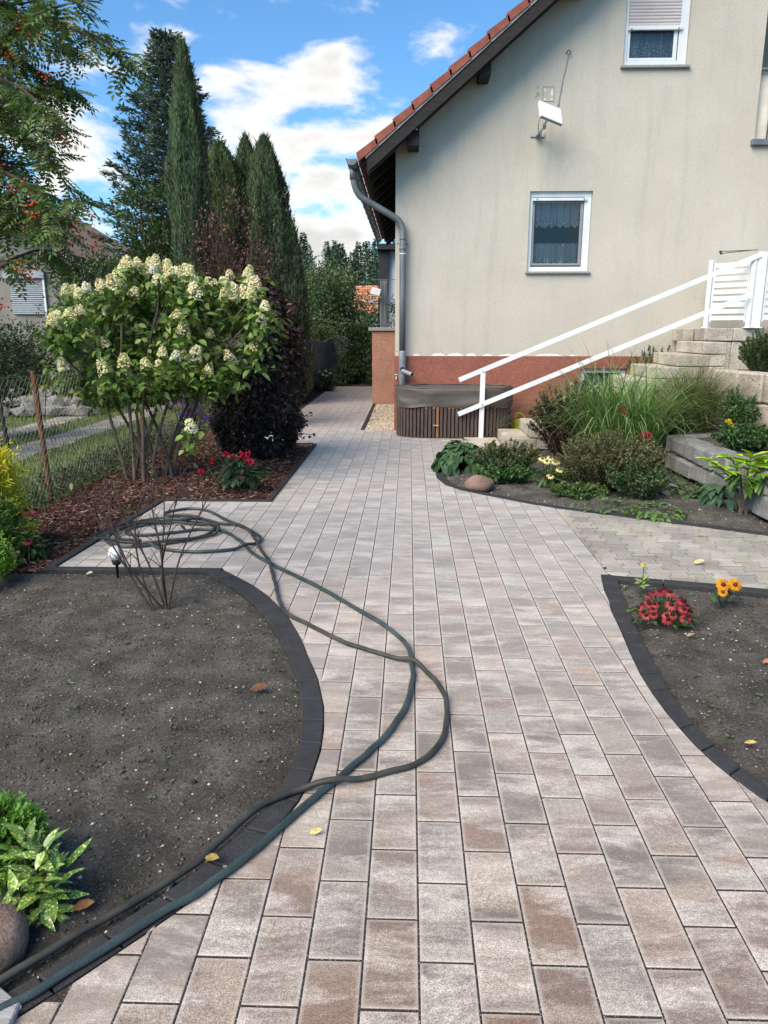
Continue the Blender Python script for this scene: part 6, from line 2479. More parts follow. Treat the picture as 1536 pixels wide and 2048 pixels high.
# ---- rowan whose branches hang in from the left
ro = thing('rowan_tree', 'rowan tree with feathered leaves and red berries hanging in from upper left', 'tree', (-4.3, 4.6, 0))
mb = MB()
mb.tube([(-4.3, 4.6, -.1), (-4.25, 4.58, 1.5), (-4.1, 4.6, 2.8), (-3.9, 4.6, 4.2), (-3.8, 4.6, 5.2)], [.12, .10, .08, .05, .02], 9)
parts = []
for b_ in ROWAN_BRANCHES:
    P = [Vector(p) for p in b_]
    root = Vector((-4.2 + .1 * P[0].z * .3, 4.6, max(1.2, min(5.0, P[0].z - .35))))
    pts = smooth_path([tuple(root)] + [tuple(p) for p in P], 6)
    rr_ = [.014 * (1 - i / len(pts)) + .0025 for i in range(len(pts))]
    mb.tube(pts, rr_, 6, None, False)
    start = 5
    k_ = start
    while k_ < len(pts) - 1:
        p = np.array(pts[k_])
        tng = np.array(pts[min(k_ + 1, len(pts) - 1)]) - np.array(pts[k_ - 1])
        tng = tng / np.linalg.norm(tng)
        for rep in range(2 if k_ < len(pts) - 4 else 3):
            # a pinnate leaf: 6 pairs of leaflets and one at the tip
            d = tng * random.uniform(.1, .9) + np.array([random.gauss(0, .75), random.gauss(0, .55), random.uniform(-.75, .35)])
            d = d / np.linalg.norm(d)
            Lr = random.uniform(.10, .155)
            s = np.cross(d, [0, 0, 1.0] + rng.normal(0, .3, 3))
            s = s / np.linalg.norm(s)
            up = np.cross(s, d)
            st_ = p + rng.normal(0, .012, 3)
            q_ = []
            dd_ = []
            for i in range(6):
                f = .22 + .72 * i / 5
                bp = st_ + d * Lr * f - np.array([0, 0, 1]) * .22 * Lr * f * f
                for sg in (-1, 1):
                    q_.append(bp)
                    dd_.append(s * sg + d * .42 + up * -.15)
            q_.append(st_ + d * Lr * .97 - np.array([0, 0, .22 * Lr]))
            dd_.append(d)
            n = len(q_)
            col = random.choice([(.070, .125, .032), (.055, .105, .030), (.09, .145, .036), (.10, .13, .04), (.045, .085, .028)])
            parts.append(leaf_geo(np.array(q_), np.array(dd_), random.uniform(.038, .05), random.uniform(.014, .018), np.tile(np.array(col), (n, 1)) * rng.uniform(.85, 1.15, (n, 1)), np.tile(up, (n, 1)) + rng.normal(0, .25, (n, 3)), curl=.1))
        k_ += 1
V, F, C = merge(parts)
put('foliage', V, F, 'leaf', ro, C)
mb.build('branches', 'bark_dark', ro, True)
bm_ = []
for k_ in range(3):
    V, F, C = [], [], []
    for i in range(16):
        p = rng.normal(0, .019, 3) * np.array([1, 1, .7])
        octa(V, F, C, tuple(p), (.0055, .0055, .0062), random.choice([(.62, .07, .025), (.70, .10, .03), (.52, .05, .022)]), random.random() * 6)
    bm_.append(mesh_from('berry_cluster', V, np.array(F), 'berry', C, True))
for q, p in enumerate(ROWAN_BERRIES):
    o = bpy.data.objects.new('berry_cluster', bm_[q % 3])
    link(o, ro)
    o.location = Vector(p) - WLOC[ro.name]
    s = random.uniform(1.1, 1.6)
    o.scale = (s, s, s)

# ---- lower left: neighbour's shrubs under the rowan
rs = shrub('rose_shrub', 'leafy rose shrub with a pink bloom in front of the neighbouring house', 'shrub', (-6.6, 11.6, 1.05), (1.15, .6, .72), 6500, (.045, .08), (.028, .045), [(.040, .070, .022), (.052, .088, .026), (.06, .075, .03), (.03, .055, .02)], nl=9, r0=.018, nclump=110, csize=.11, shell=.2)
for p in ((-6.15, 10.9, 1.90), (-6.1, 10.88, 1.86)):
    V, F, C = floret_head(18, .03, .05, [(.62, .16, .22), (.70, .26, .30)])
    put('bloom', V + np.array(p), F, 'petal', rs, C)
shrub('fern_shrub', 'feathery green shrub at the left edge beyond the fence', 'shrub', (-6.2, 9.9, 1.15), (.75, .5, .55), 4200, (.05, .10), (.018, .03), [(.050, .092, .022), (.068, .112, .028), (.04, .075, .02)], nl=6, r0=.02, nclump=80, csize=.10, shell=.2, zmin=.5)
parts = []
n = 9000
X = rng.uniform(-4.05, -3.42, n)
Y = 5.4 + 7.5 * rng.random(n)
Z = rng.random(n) * .26 * (.5 + .5 * np.sin(Y * 2.3) ** 2) * np.clip((X + 4.1) / .3, .3, 1)
V, F, C = leaf_geo(np.stack([X, Y, Z], 1), rng.normal(0, 1, (n, 3)) + np.array([.3, -.3, .3]), rng.uniform(.025, .05, n), rng.uniform(.018, .034, n), pick([(.045, .075, .03), (.032, .058, .024), (.06, .085, .035), (.05, .05, .03)], n))
tag(put('fence_groundcover', V, F, 'leaf', None, C), 'low leafy ground cover grown through the foot of the wire fence', kind='stuff')
n = 5000
X = rng.uniform(-10, -6.2, n)
V, F, C = leaf_geo(np.stack([X, 14.9 + (X + 9) * .18 + rng.random(n) * 1.0, .38 + rng.random(n) * .25], 1), rng.normal(0, 1, (n, 3)) + np.array([0, -.4, .4]), rng.uniform(.03, .07, n), rng.uniform(.02, .04, n), pick([(.055, .085, .02), (.04, .065, .018), (.075, .10, .025)], n))
tag(put('rockery_groundcover', V, F, 'leaf', None, C), 'yellow green ground cover along the top of the rockery', kind='stuff')
yf = thing('yellow_lily', 'single yellow lily flower standing before the rockery', 'flower', (-6.55, 13.4, 0))
t = MB()
t.tube([(-6.55, 13.4, 0), (-6.5, 13.4, .35), (-6.45, 13.38, .62)], .008, 5)
t.build('stem', 'leaf_gloss', yf)
V, F, C = floret_head(14, .03, .07, [(.62, .52, .03)])
put('bloom', V + np.array([-6.45, 13.38, .63]), F, 'petal', yf, C)

# ---- phlox behind the hydrangea stems
ph = thing('purple_phlox', 'lilac purple phlox in bloom behind the hydrangea stems', 'flower', (-2.75, 9.25, 0))
mb = MB()
for q in range(16):
    x, y, z = -2.60 + random.gauss(0, .12), 9.2 + random.gauss(0, .06), .74 + random.gauss(0, .09)
    mb.tube([(-2.75 + random.uniform(-.06, .06), 9.25, 0), (x * .5 - 2.75 * .5, 9.24, z * .55), (x, y, z)], .005, 5, None, False)
    V, F, C = floret_head(26, .036, .042, [(.58, .28, .70), (.68, .40, .78), (.50, .22, .62)])
    put('flower_head', V + np.array([x, y, z]), F, 'petal', ph, C)
mb.build('stems', 'bark_dark', ph)

# ---- red monarda in the mulch
mo = thing('red_bergamot', 'bushy green plant with crimson flower heads in the bark mulch', 'plant', (-1.80, 7.66, 0))
V, F, C = clump_crown((-1.78, 7.68, .17), (.27, .2, .17), 420, 70, .03, (.06, .10), (.03, .045), [(.030, .068, .028), (.042, .085, .035), (.024, .052, .022)], .3, .2, True, .02)
put('foliage', V, F, 'leaf', mo, C)
for (x, y, z) in ((-2.02, 7.6, .33), (-1.87, 7.62, .40), (-1.80, 7.6, .37), (-1.72, 7.62, .40), (-1.64, 7.62, .41), (-1.60, 7.55, .33), (-2.10, 7.5, .24), (-1.66, 7.6, .36)):
    V, F, C = floret_head(34, .015, .026, [(.40, .012, .055), (.50, .02, .075), (.32, .01, .04)], True)
    put('flower_head', V + np.array([x, y, z]), F, 'petal', mo, C)

# ---- bare twiggy shrub in the left bed
bs = thing('bare_shrub', 'almost bare twiggy shrub with few withered leaves in the soil bed', 'shrub', (-1.5, 4.28, 0))
mb = MB()
twigs = [((-1.52, 4.24), (-1.66, 4.26, .22), (-1.83, 4.3, .52), (-2.02, 4.32, .83)), ((-1.52, 4.24), (-1.66, 4.26, .22), (-1.78, 4.34, .62), (-1.60, 4.36, .92)), ((-1.46, 4.28), (-1.48, 4.3, .25), (-1.40, 4.32, .56), (-1.33, 4.34, .82)),
         ((-1.46, 4.28), (-1.48, 4.3, .25), (-1.43, 4.26, .58), (-1.415, 4.26, .90)), ((-1.52, 4.24), (-1.62, 4.3, .30), (-1.62, 4.34, .58), (-1.50, 4.4, .86)), ((-1.47, 4.3), (-1.58, 4.36, .26), (-1.72, 4.42, .50), (-1.78, 4.46, .68)),
         ((-1.46, 4.28), (-1.38, 4.34, .30), (-1.24, 4.4, .60), (-1.10, 4.44, .86)), ((-1.47, 4.29), (-1.62, 4.22, .24), (-1.70, 4.18, .48), (-1.78, 4.16, .66)), ((-1.46, 4.28), (-1.5, 4.36, .35), (-1.56, 4.44, .6), (-1.55, 4.5, .78))]
ends = []
for q, (b0, *pp) in enumerate(twigs):
    pts = smooth_path([(b0[0], b0[1], -.03)] + pp, 5)
    mb.tube(pts, [.0075 * (1 - .80 * i / len(pts)) for i in range(len(pts))], 6, None, False)
    for i in range(5, len(pts)):
        for rr in range(1):
            p = Vector(pts[i])
            e = p + Vector((random.uniform(-.13, .13), random.uniform(-.08, .08), random.uniform(.05, .16)))
            mb.tube([p, p.lerp(e, .5) + Vector((0, 0, .012)), e], [.0032, .0025, .0014], 4, None, False)
            ends.append(e)
    ends.append(Vector(pts[-1]))
mb.build('twigs', 'twig_red', bs, True)
P = np.array([tuple(e) for e in ends if random.random() < .42]) + rng.normal(0, .008, (1, 3))
n = len(P)
V, F, C = leaf_geo(P, rng.normal(0, .5, (n, 3)) + np.array([0, 0, -.5]), rng.uniform(.03, .06, n), rng.uniform(.016, .03, n), pick([(.12, .17, .04), (.10, .12, .03), (.13, .105, .06), (.10, .06, .04)], n), full=True)
put('leaves', V, F, 'leaf', bs, C)


# ---- plants built leaf by leaf
LEAF_CACHE = {}


def leaf_mesh(kind, L, W, col, mat, curl=.2, fold=.12, var=3):
    key = (kind, round(L, 3), round(W, 3), col, mat)
    if key not in LEAF_CACHE:
        ms_ = []
        nseg = 6
        for v_ in range(var):
            V, C = [], []
            for i in range(nseg + 1):
                f = i / nseg
                if kind == 'round':
                    w = W * .5 * math.sin(math.pi * min(1, f * .93 + .07)) ** .6 if f < 1 else 0
                elif kind == 'strap':
                    w = W * .5 * (1 - f ** 3) * (.6 + .4 * min(1, f * 4))
                else:
                    w = W * .5 * (math.sin(math.pi * f ** .8) ** .85 if 0 < f < 1 else 0)
                w = max(w, W * .02)
                z = -curl * L * f * f + .02 * L * math.sin(f * 5 + v_ * 2)
                sw = .05 * L * math.sin(f * 3 + v_)
                for s_ in (-1, 0, 1):
                    wav = .10 * w * math.sin(f * 14 + v_ * 1.7 + s_) * abs(s_)
                    V.append((s_ * w + sw, L * f, z + (fold * w * 2 if s_ else 0) + wav))
                    k_ = random.uniform(.88, 1.12) * (1.0 if s_ else 1.18)
                    C.append(tuple(c * k_ for c in col))
            F = []
            for i in range(nseg):
                a = i * 3
                F += [(a, a + 1, a + 4, a + 3), (a + 1, a + 2, a + 5, a + 4)]
            ms_.append(mesh_from('leaf', V, F, mat, C, True))
        LEAF_CACHE[key] = ms_
    return random.choice(LEAF_CACHE[key])


def place_leaf(parent, p, az, el, L, W, col, mat='leaf_gloss', kind='oval', curl=.25, fold=.12, roll=.3, name='leaf', s=1.0):
    col = tuple(round(c * 1.4, 4) for c in col)
    o = bpy.data.objects.new(name, leaf_mesh(kind, L, W, col, mat, curl, fold))
    link(o, parent)
    o.location = Vector(p) - WLOC[parent.name]
    o.rotation_euler = (Matrix.Rotation(az, 3, 'Z') @ Matrix.Rotation(el, 3, 'X') @ Matrix.Rotation(random.uniform(-roll, roll), 3, 'Y')).to_euler()
    o.scale = (s, s, s)
    return o


def leafy(name, label, cat, c, n, rad, hgt, L, W, cols, kind='oval', curl=.3, elr=(.1, .9), mat='leaf_gloss', stems=True, fold=.12):
    t = thing(name, label, cat, c)
    mb = MB()
    for q in range(n):
        a = random.uniform(0, 6.283)
        f = math.sqrt(random.random())
        el = elr[1] + (elr[0] - elr[1]) * f + random.uniform(-.15, .15)
        p = Vector(c) + Vector((-math.sin(a) * rad * f, math.cos(a) * rad * f, hgt * (1 - f * f * .75) * random.uniform(.75, 1.05)))
        place_leaf(t, p, a + random.uniform(-.5, .5), el, L, W, random.choice(cols), mat, kind, curl, fold, s=random.uniform(.7, 1.2))
        if stems:
            mb.tube([Vector(c), Vector(c).lerp(p, .6) + Vector((0, 0, hgt * .1)), p], [.005, .004, .003], 4, None, False)
    if stems:
        mb.build('stems', 'leaf', t)
        ob = t.children[-1] if t.children else None
    return t


# leaf stalks use the leaf material: give them a green tint
def tint_all(o, col):
    me = o.data
    at = me.attributes.get('tint') or me.attributes.new('tint', 'FLOAT_COLOR', 'POINT')
    at.data.foreach_set('color', np.tile(np.array([*col, 1], dtype=np.float32), len(me.vertices)))


# speckled aucuba in the near left corner
au = thing('aucuba', 'yellow speckled aucuba shrub in the lower left corner', 'shrub', (-1.10, 1.86, 0))
mb = MB()
tops = []
for q in range(14):
    a = random.uniform(0, 6.283)
    r_ = random.uniform(.02, .11)
    tp = Vector((-1.10 + r_ * math.cos(a) * 1.1, 1.86 + r_ * math.sin(a), random.uniform(.10, .22)))
    mb.tube(smooth_path([(-1.10 + r_ * .3 * math.cos(a), 1.86 + r_ * .3 * math.sin(a), -.02), tuple(Vector((-1.10, 1.86, .08)).lerp(tp, .6)), tuple(tp)], 3), .006, 6)
    tops.append(tp)
mb.build('stems', 'leaf', au, True)
for tp in tops:
    a0 = random.uniform(0, 6.28)
    for i in range(9):
        place_leaf(au, tp - Vector((0, 0, .018 * i)), a0 + i * 2.4 + random.uniform(-.3, .3), random.uniform(.75, 1.15) - i * .17, random.choice((.075, .09)), .028, random.choice([(.065, .14, .022), (.085, .165, .028), (.055, .115, .022)]), 'aucuba_leaf', 'oval', .22, .16)
place_leaf(au, (-1.005, 1.88, .11), -1.15, .75, .125, .036, (.05, .12, .022), 'aucuba_leaf', 'oval', -.05, .16)
place_leaf(au, (-1.03, 1.84, .05), -1.5, .15, .11, .034, (.05, .12, .022), 'aucuba_leaf', 'oval', .1, .16)


def feathery(name, label, c, h, r, n, cols, cat='conifer', spray=.09, sw=.03):
    """low conifer with upright feathery sprays"""
    t = thing(name, label, cat, c)
    a = rng.uniform(0, 6.283, n)
    f = rng.random(n)
    rr_ = r * np.sqrt(np.clip(1 - f * f * .8, 0, 1)) * (1 - .4 * rng.random(n) ** 2)
    P = np.stack([c[0] + rr_ * np.cos(a), c[1] + rr_ * np.sin(a), c[2] + .02 + h * f * .92], 1)
    D = np.stack([np.cos(a) * .8, np.sin(a) * .8, np.full(n, .75)], 1) + rng.normal(0, .3, (n, 3))
    D = unit(D)
    base = pick(cols, n, .75, 1.25)
    parts = []
    S = unit(np.cross(D, rng.normal(0, 1, (n, 3))))
    ln = rng.uniform(.6, 1.2, n) * spray
    for i in range(5):
        ff = .15 + .2 * i
        for sg in (-1, 1):
            bp = P + D * (ln * ff)[:, None]
            tipc = base * (.8 + .5 * ff)
            parts.append(leaf_geo(bp, D * 1.0 + S * sg * .8, ln * (.42 - .05 * i), np.full(n, sw * .28), tipc, curl=.0))
    V, F, C = merge(parts)
    put('foliage', V, F, 'leaf', t, C)
    mb = MB()
    mb.tube([(c[0], c[1], c[2] - .03), (c[0], c[1], c[2] + h * .7)], [.015, .006], 6)
    mb.build('trunk', 'bark_dark', t)
    return t


feathery('dwarf_conifer', 'bright green feathery dwarf conifer behind the speckled aucuba', (-1.24, 1.98, 0), .20, .10, 1200, [(.10, .24, .03), (.13, .28, .04), (.08, .18, .03)], spray=.055, sw=.028)
feathery('golden_thuja', 'golden yellow thuja at the left edge of the mulch bed', (-3.16, 5.38, 0), .72, .17, 900, [(.55, .48, .03), (.45, .44, .04), (.30, .36, .045), (.62, .54, .04)], spray=.20, sw=.05)
feathery('green_thuja', 'green dwarf thuja at the left edge of the soil bed', (-2.86, 4.66, 0), .24, .16, 520, [(.14, .26, .03), (.09, .19, .03), (.20, .32, .04)], spray=.13, sw=.045)
feathery('dark_thuja', 'darker green thuja base under the golden thuja', (-3.08, 5.20, 0), .40, .20, 700, [(.07, .14, .035), (.10, .18, .04)], spray=.15, sw=.04)


# ---- coneflowers
def coneflower(parent, p, r, cone_col, petal_col, npet=12, droop=.45, face=(0, 0, 1), cone=.36):
    """one flower head: raised cone and a ring of petals"""
    V, F, C = [], [], []
    n = npet
    a = np.arange(n) * 6.2832 / n + random.random()
    P = np.stack([np.cos(a) * r * .30, np.sin(a) * r * .30, np.zeros(n)], 1)
    D = np.stack([np.cos(a), np.sin(a), np.full(n, -droop) + rng.normal(0, .12, n)], 1)
    V1, F1, C1 = leaf_geo(P, D, r * .78, r * .42, pick([petal_col], n, .75, 1.2), np.tile(np.array([[0, 0, 1.0]]), (n, 1)), True, .12, .05)
    z = Vector(face).normalized()
    q = Vector((0, 0, 1)).rotation_difference(z).to_matrix()
    V1 = V1 @ np.array(q).T + np.array(p)
    o = put('flower', V1, F1, 'petal', parent, C1)
    V2, F2 = lathe([(r * cone, -.1 * r), (r * cone * 1.02, r * .12), (r * cone * .75, r * .32), (r * .1, r * .42)], 9)
    V2 = np.array(V2) @ np.array(q).T + np.array(p)
    c2 = put('flower_cone', V2, F2, 'petal', o, np.tile(np.array([cone_col]), (len(V2), 1)) * rng.uniform(.6, 1.5, (len(V2), 1)))
    return o


rc = thing('red_coneflower', 'mound of red coneflowers beside the right kerb', 'flower', (1.47, 4.13, 0))
mb = MB()
for q in range(36):
    a, f = random.uniform(0, 6.283), math.sqrt(random.random())
    p = (1.475 + .165 * f * math.cos(a), 4.12 + .14 * f * math.sin(a), .05 + .15 * (1 - f * f) + random.uniform(0, .02))
    coneflower(rc, p, random.uniform(.028, .038), (.045, .014, .014), random.choice([(.36, .045, .05), (.42, .07, .065), (.28, .03, .04)]), 12, .55, (.5 * math.cos(a) * f, .5 * math.sin(a) * f - .25, 1))
    mb.tube([(1.475, 4.13, -.01), (1.475 * .5 + p[0] * .5, 4.125, p[2] * .5), (p[0], p[1], p[2])], .0028, 4, None, False)
o = mb.build('stems', 'leaf', rc)
tint_all(o, (.04, .07, .02))
V, F, C = clump_crown((1.475, 4.13, .06), (.16, .14, .08), 160, 30, .02, (.04, .07), (.014, .024), GREEN, zmin=.005)
put('foliage', V, F, 'leaf', rc, C)
oc = thing('orange_sunflower', 'two small orange sunflower heads over dark leaves in the right bed', 'flower', (1.93, 4.42, 0))
for (x, y, z) in ((1.895, 4.36, .165), (1.97, 4.37, .162), (1.885, 4.33, .128)):
    coneflower(oc, (x, y, z), .042 if z > .15 else .03, (.14, .045, .012), (.62, .25, .012), 16, .05, (0, -.75, .75), .34)
for q in range(12):
    a = random.uniform(0, 6.283)
    place_leaf(oc, (1.935 + .03 * math.cos(a), 4.42 + .03 * math.sin(a), .11 + random.uniform(-.05, .04)), a, random.uniform(-.7, .3), .085, .045, random.choice([(.022, .048, .020), (.03, .06, .022)]), 'leaf_gloss', 'oval', .3)
t = MB()
for (x, z) in ((1.885, .17), (1.985, .165)):
    t.tube([(1.935, 4.43, -.01), (x, 4.42, .1), (x, 4.385, z)], .004, 5)
o = t.build('stems', 'leaf', oc)
tint_all(o, (.03, .055, .02))
yp = thing('pale_marigold', 'pale green seedling with one yellow flower at the corner of the right bed', 'flower', (1.50, 4.63, 0))
for q in range(20):
    a = random.uniform(0, 6.283)
    place_leaf(yp, (1.50 + .012 * math.cos(a), 4.63, .05 + .05 * random.random()), a, random.uniform(-.2, .9), .055, .022, random.choice([(.20, .26, .09), (.14, .20, .06)]), 'leaf', 'oval', .2)
coneflower(yp, (1.515, 4.66, .19), .02, (.5, .3, .01), (.60, .46, .03), 10, .1, (0, -.4, 1), .4)
t = MB()
t.tube([(1.50, 4.63, 0), (1.505, 4.64, .1), (1.515, 4.66, .19)], .003, 5)
o = t.build('stem', 'leaf', yp)
tint_all(o, (.06, .10, .03))
dc = thing('dark_red_coneflower', 'dark red coneflowers below the golden thuja', 'flower', (-2.80, 5.22, 0))
mb = MB()
for (x, y, z) in ((-2.80, 5.3, .36), (-2.72, 5.28, .37), (-2.86, 5.3, .33), (-2.80, 5.2, .26), (-2.72, 5.12, .18), (-2.80, 5.08, .10)):
    coneflower(dc, (x, y, z), .04, (.03, .008, .008), random.choice([(.20, .03, .05), (.30, .035, .07), (.26, .06, .03)]), 11, .7, (.2, -.3, 1))
    mb.tube([(-2.82, 5.25, 0), (x, y, z)], .003, 4, None, False)
o = mb.build('stems', 'leaf', dc)
tint_all(o, (.05, .07, .02))
V, F, C = clump_crown((-2.82, 5.2, .14), (.13, .13, .14), 220, 30, .025, (.05, .09), (.018, .03), GREEN, zmin=.005)
put('foliage', V, F, 'leaf', dc, C)
pc_ = thing('pale_coneflower', 'pale cream coneflower plant in the middle of the planted bed', 'flower', (1.50, 8.0, 0))
mb = MB()
for (x, y, z) in ((1.42, 7.95, .32), (1.50, 7.93, .33), (1.46, 7.9, .30), (1.58, 7.95, .29), (1.55, 7.9, .29), (1.60, 7.9, .21), (1.50, 7.86, .15)):
    coneflower(pc_, (x, y, z), .045, (.16, .12, .02), (.72, .64, .32), 11, .35, (.1, -.5, 1), .3)
    mb.tube([(1.5, 8.0, 0), (x * .5 + .75, 7.97, z * .5), (x, y, z)], .004, 4, None, False)
o = mb.build('stems', 'leaf', pc_)
tint_all(o, (.04, .07, .02))
for q in range(34):
    a = random.uniform(0, 6.283)
    f = random.random()
    place_leaf(pc_, (1.5 + .08 * f * math.cos(a), 7.98 + .08 * f * math.sin(a), .05 + .16 * random.random()), a - 1.57, random.uniform(-.5, .7), .13, .034, random.choice([(.035, .075, .024), (.05, .095, .028)]), 'leaf', 'oval', .35)

# ---- the planted bed before the steps
leafy('brunnera', 'clump of rounded dark green leaves at the tip of the planted bed', 'plant', (.64, 8.98, 0), 150, .32, .34, .125, .11, [(.035, .078, .030), (.045, .095, .034), (.026, .06, .024)], 'round', .3, (-1.0, .35), 'leaf')
for ob in list(COL.objects):
    if ob.name.startswith('stems') and ob.type == 'MESH' and ob.data.attributes.get('tint') is None and ob.data.materials and ob.data.materials[0].name == 'leaf':
        tint_all(ob, (.04, .07, .02))


def spiky(name, label, c, rad, h, nst, per, L, W, cols, lean=.5, cat='shrub', stemcol='bark_dark', mat='leaf', tipcols=None, arch=.0):
    """many fine upright stems set with small leaves"""
    t = thing(name, label, cat, c)
    mb = MB()
    parts = []
    for q in range(nst):
        a = random.uniform(0, 6.283)
        f = math.sqrt(random.random())
        b0 = Vector(c) + Vector((math.cos(a) * rad * .35 * f, math.sin(a) * rad * .35 * f, -.02))
        hh = h * random.uniform(.6, 1.08) * (1 - .35 * f * f)
        e = Vector(c) + Vector((math.cos(a) * rad * f * (.6 + lean), math.sin(a) * rad * f * (.6 + lean), hh - arch * f * h))
        m_ = b0.lerp(e, .55) + Vector((0, 0, hh * .12))
        mb.tube([b0, m_, e], [.0036, .0026, .0012], 4, None, False)
        n = per
        u_ = rng.random(n) ** .7
        P0 = np.array([tuple(b0), tuple(m_), tuple(e)])
        P = np.where((u_ < .5)[:, None], P0[0] + (P0[1] - P0[0]) * (u_ * 2)[:, None], P0[1] + (P0[2] - P0[1]) * (u_ * 2 - 1)[:, None])
        D = rng.normal(0, .7, (n, 3)) + np.array([math.cos(a) * .3, math.sin(a) * .3, .5])
        C = pick(cols, n) * 1.0
        if tipcols is not None:
            C = np.where((u_ > .72)[:, None], pick(tipcols, n), C)
        parts.append(leaf_geo(P, D, rng.uniform(L[0], L[1], n) * 1.15, rng.uniform(W[0], W[1], n) * 1.25, C * 1.75 * random.uniform(.75, 1.2)))
    V, F, C = merge(parts)
    put('foliage', V, F, mat, t, C)
    mb.build('stems', stemcol, t, True)
    return t


spiky('oregano', 'bushy green herb with brownish tips behind the boulder', (1.14, 8.70, 0), .40, .40, 130, 60, (.018, .034), (.012, .02), [(.035, .07, .022), (.048, .088, .028)], tipcols=[(.075, .07, .035), (.06, .075, .03)])
spiky('mint_clump', 'low green herb clump between boulder and coneflower', (1.05, 8.22, 0), .30, .22, 80, 50, (.025, .045), (.016, .026), [(.035, .075, .022), (.05, .10, .028)], cat='plant')
spiky('barberry', 'dark purple brown barberry with arching twigs before the steps', (2.12, 9.95, 0), .50, 1.0, 210, 110, (.018, .034), (.012, .02), [(.040, .022, .024), (.055, .03, .028), (.03, .022, .02)], lean=.55, tipcols=[(.045, .030, .028), (.05, .045, .028)])
wfm = spiky('white_aster', 'small white flowered plant at the foot of the cellar window', (2.62, 11.0, .25), .4, .55, 50, 34, (.02, .04), (.012, .02), DARKG, cat='plant')
for q in range(26):
    V, F, C = floret_head(12, .018, .03, [(.70, .70, .68)])
    put('flower', V + np.array([2.5 + random.gauss(0, .2), 10.7 + random.uniform(-.1, .1), .78 + random.gauss(0, .08)]), F, 'petal', wfm, C)
spiky('germander', 'olive brown fine stemmed shrub in front of the tall grass', (2.13, 7.95, 0), .60, .60, 420, 95, (.013, .026), (.008, .014), [(.060, .060, .024), (.048, .055, .024), (.075, .066, .03)], lean=.42, tipcols=[(.10, .095, .045), (.075, .08, .035)])
spiky('catmint', 'green small leaved plant at the right foot of the olive shrub', (2.30, 7.45, 0), .36, .40, 110, 60, (.018, .034), (.012, .02), [(.040, .075, .03), (.055, .09, .035), (.05, .065, .03)], cat='plant')
spiky('low_thyme', 'low yellowish ground plant in the middle of the planted bed', (1.80, 8.3, 0), .34, .15, 90, 40, (.014, .026), (.010, .016), [(.075, .10, .024), (.055, .08, .022)], cat='plant')
spiky('creeping_plant', 'creeping plant of small green leaves left of the purple leaves', (1.72, 7.55, 0), .3, .13, 80, 40, (.02, .034), (.014, .022), [(.045, .08, .024), (.06, .095, .03)], cat='plant')
leafy('purple_heuchera', 'low clump of dark purple leaves beside the pale coneflower', 'plant', (1.68, 8.02, 0), 46, .20, .10, .065, .06, [(.030, .026, .034), (.042, .035, .045), (.02, .018, .024)], 'round', .25, (-.2, .4), 'leaf', False)
leafy('lambs_ear', 'silvery grey felted leaves lying before the granite wall', 'plant', (2.58, 7.82, 0), 60, .28, .11, .14, .05, [(.16, .19, .15), (.20, .23, .19), (.12, .15, .115)], 'oval', .35, (-.25, .6), 'leaf', False)
leafy('strawberry', 'small green strawberry plant beside the felted leaves', 'plant', (2.86, 7.6, 0), 60, .18, .14, .075, .055, [(.042, .085, .028), (.055, .105, .03)], 'round', .3, (-.2, .5), 'leaf', False)
leafy('hosta', 'broad dark leaved perennial at the foot of the granite wall', 'plant', (3.05, 7.28, 0), 80, .24, .20, .15, .06, [(.040, .078, .042), (.05, .09, .048), (.03, .062, .035)], 'oval', .4, (-.7, .5), 'leaf', False)
leafy('salad_weed', 'bright green low weed patch beside the kerb at right', 'plant', (2.26, 6.78, 0), 120, .26, .10, .055, .034, [(.060, .13, .022), (.075, .155, .028), (.045, .10, .02)], 'oval', .3, (-.4, .7), 'leaf', False)
leafy('clover_weed', 'grey green low weed patch beside the kerb below the olive shrub', 'plant', (1.86, 7.05, 0), 100, .28, .07, .045, .032, [(.055, .105, .035), (.07, .12, .045)], 'oval', .3, (-.1, .8), 'leaf', False)


# ornamental grasses
def grass(name, label, c, n, L, w, spread, cols, droop=1.0, r0=.12, cat='grass'):
    t = thing(name, label, cat, c)
    seg = 7
    V, F, C = [], [], []
    for q in range(n):
        a = random.uniform(0, 6.283)
        l_ = L * random.uniform(.55, 1.1)
        sp0 = random.uniform(.05, 1) * spread
        dr = droop * random.uniform(.4, 1.3)
        b0 = Vector(c) + Vector((random.gauss(0, r0), random.gauss(0, r0), 0))
        d = Vector((math.cos(a), math.sin(a), 0))
        s_ = Vector((-math.sin(a), math.cos(a), 0))
        el = math.pi / 2 - sp0
        p = b0.copy()
        o = len(V)
        col = random.choice(cols)
        k_ = random.uniform(.75, 1.3) * 1.7
        for i in range(seg + 1):
            f = i / seg
            ww = w * (1 - f ** 2.2) * (.55 + .45 * min(1, f * 5)) + .0006
            V += [tuple(p - s_ * ww / 2), tuple(p + s_ * ww / 2)]
            C += [tuple(c_ * k_ for c_ in col)] * 2
            el -= dr * (.10 + .42 * f * f) * (l_ / L)
            p = p + (d * math.cos(el) + Vector((0, 0, 1)) * math.sin(el)) * (l_ / seg)
            p.z = max(p.z, .01)
        for i in range(seg):
            F.append((o + 2 * i, o + 2 * i + 1, o + 2 * i + 3, o + 2 * i + 2))
    put('blades', V, np.array(F), 'blade', t, C)
    return t


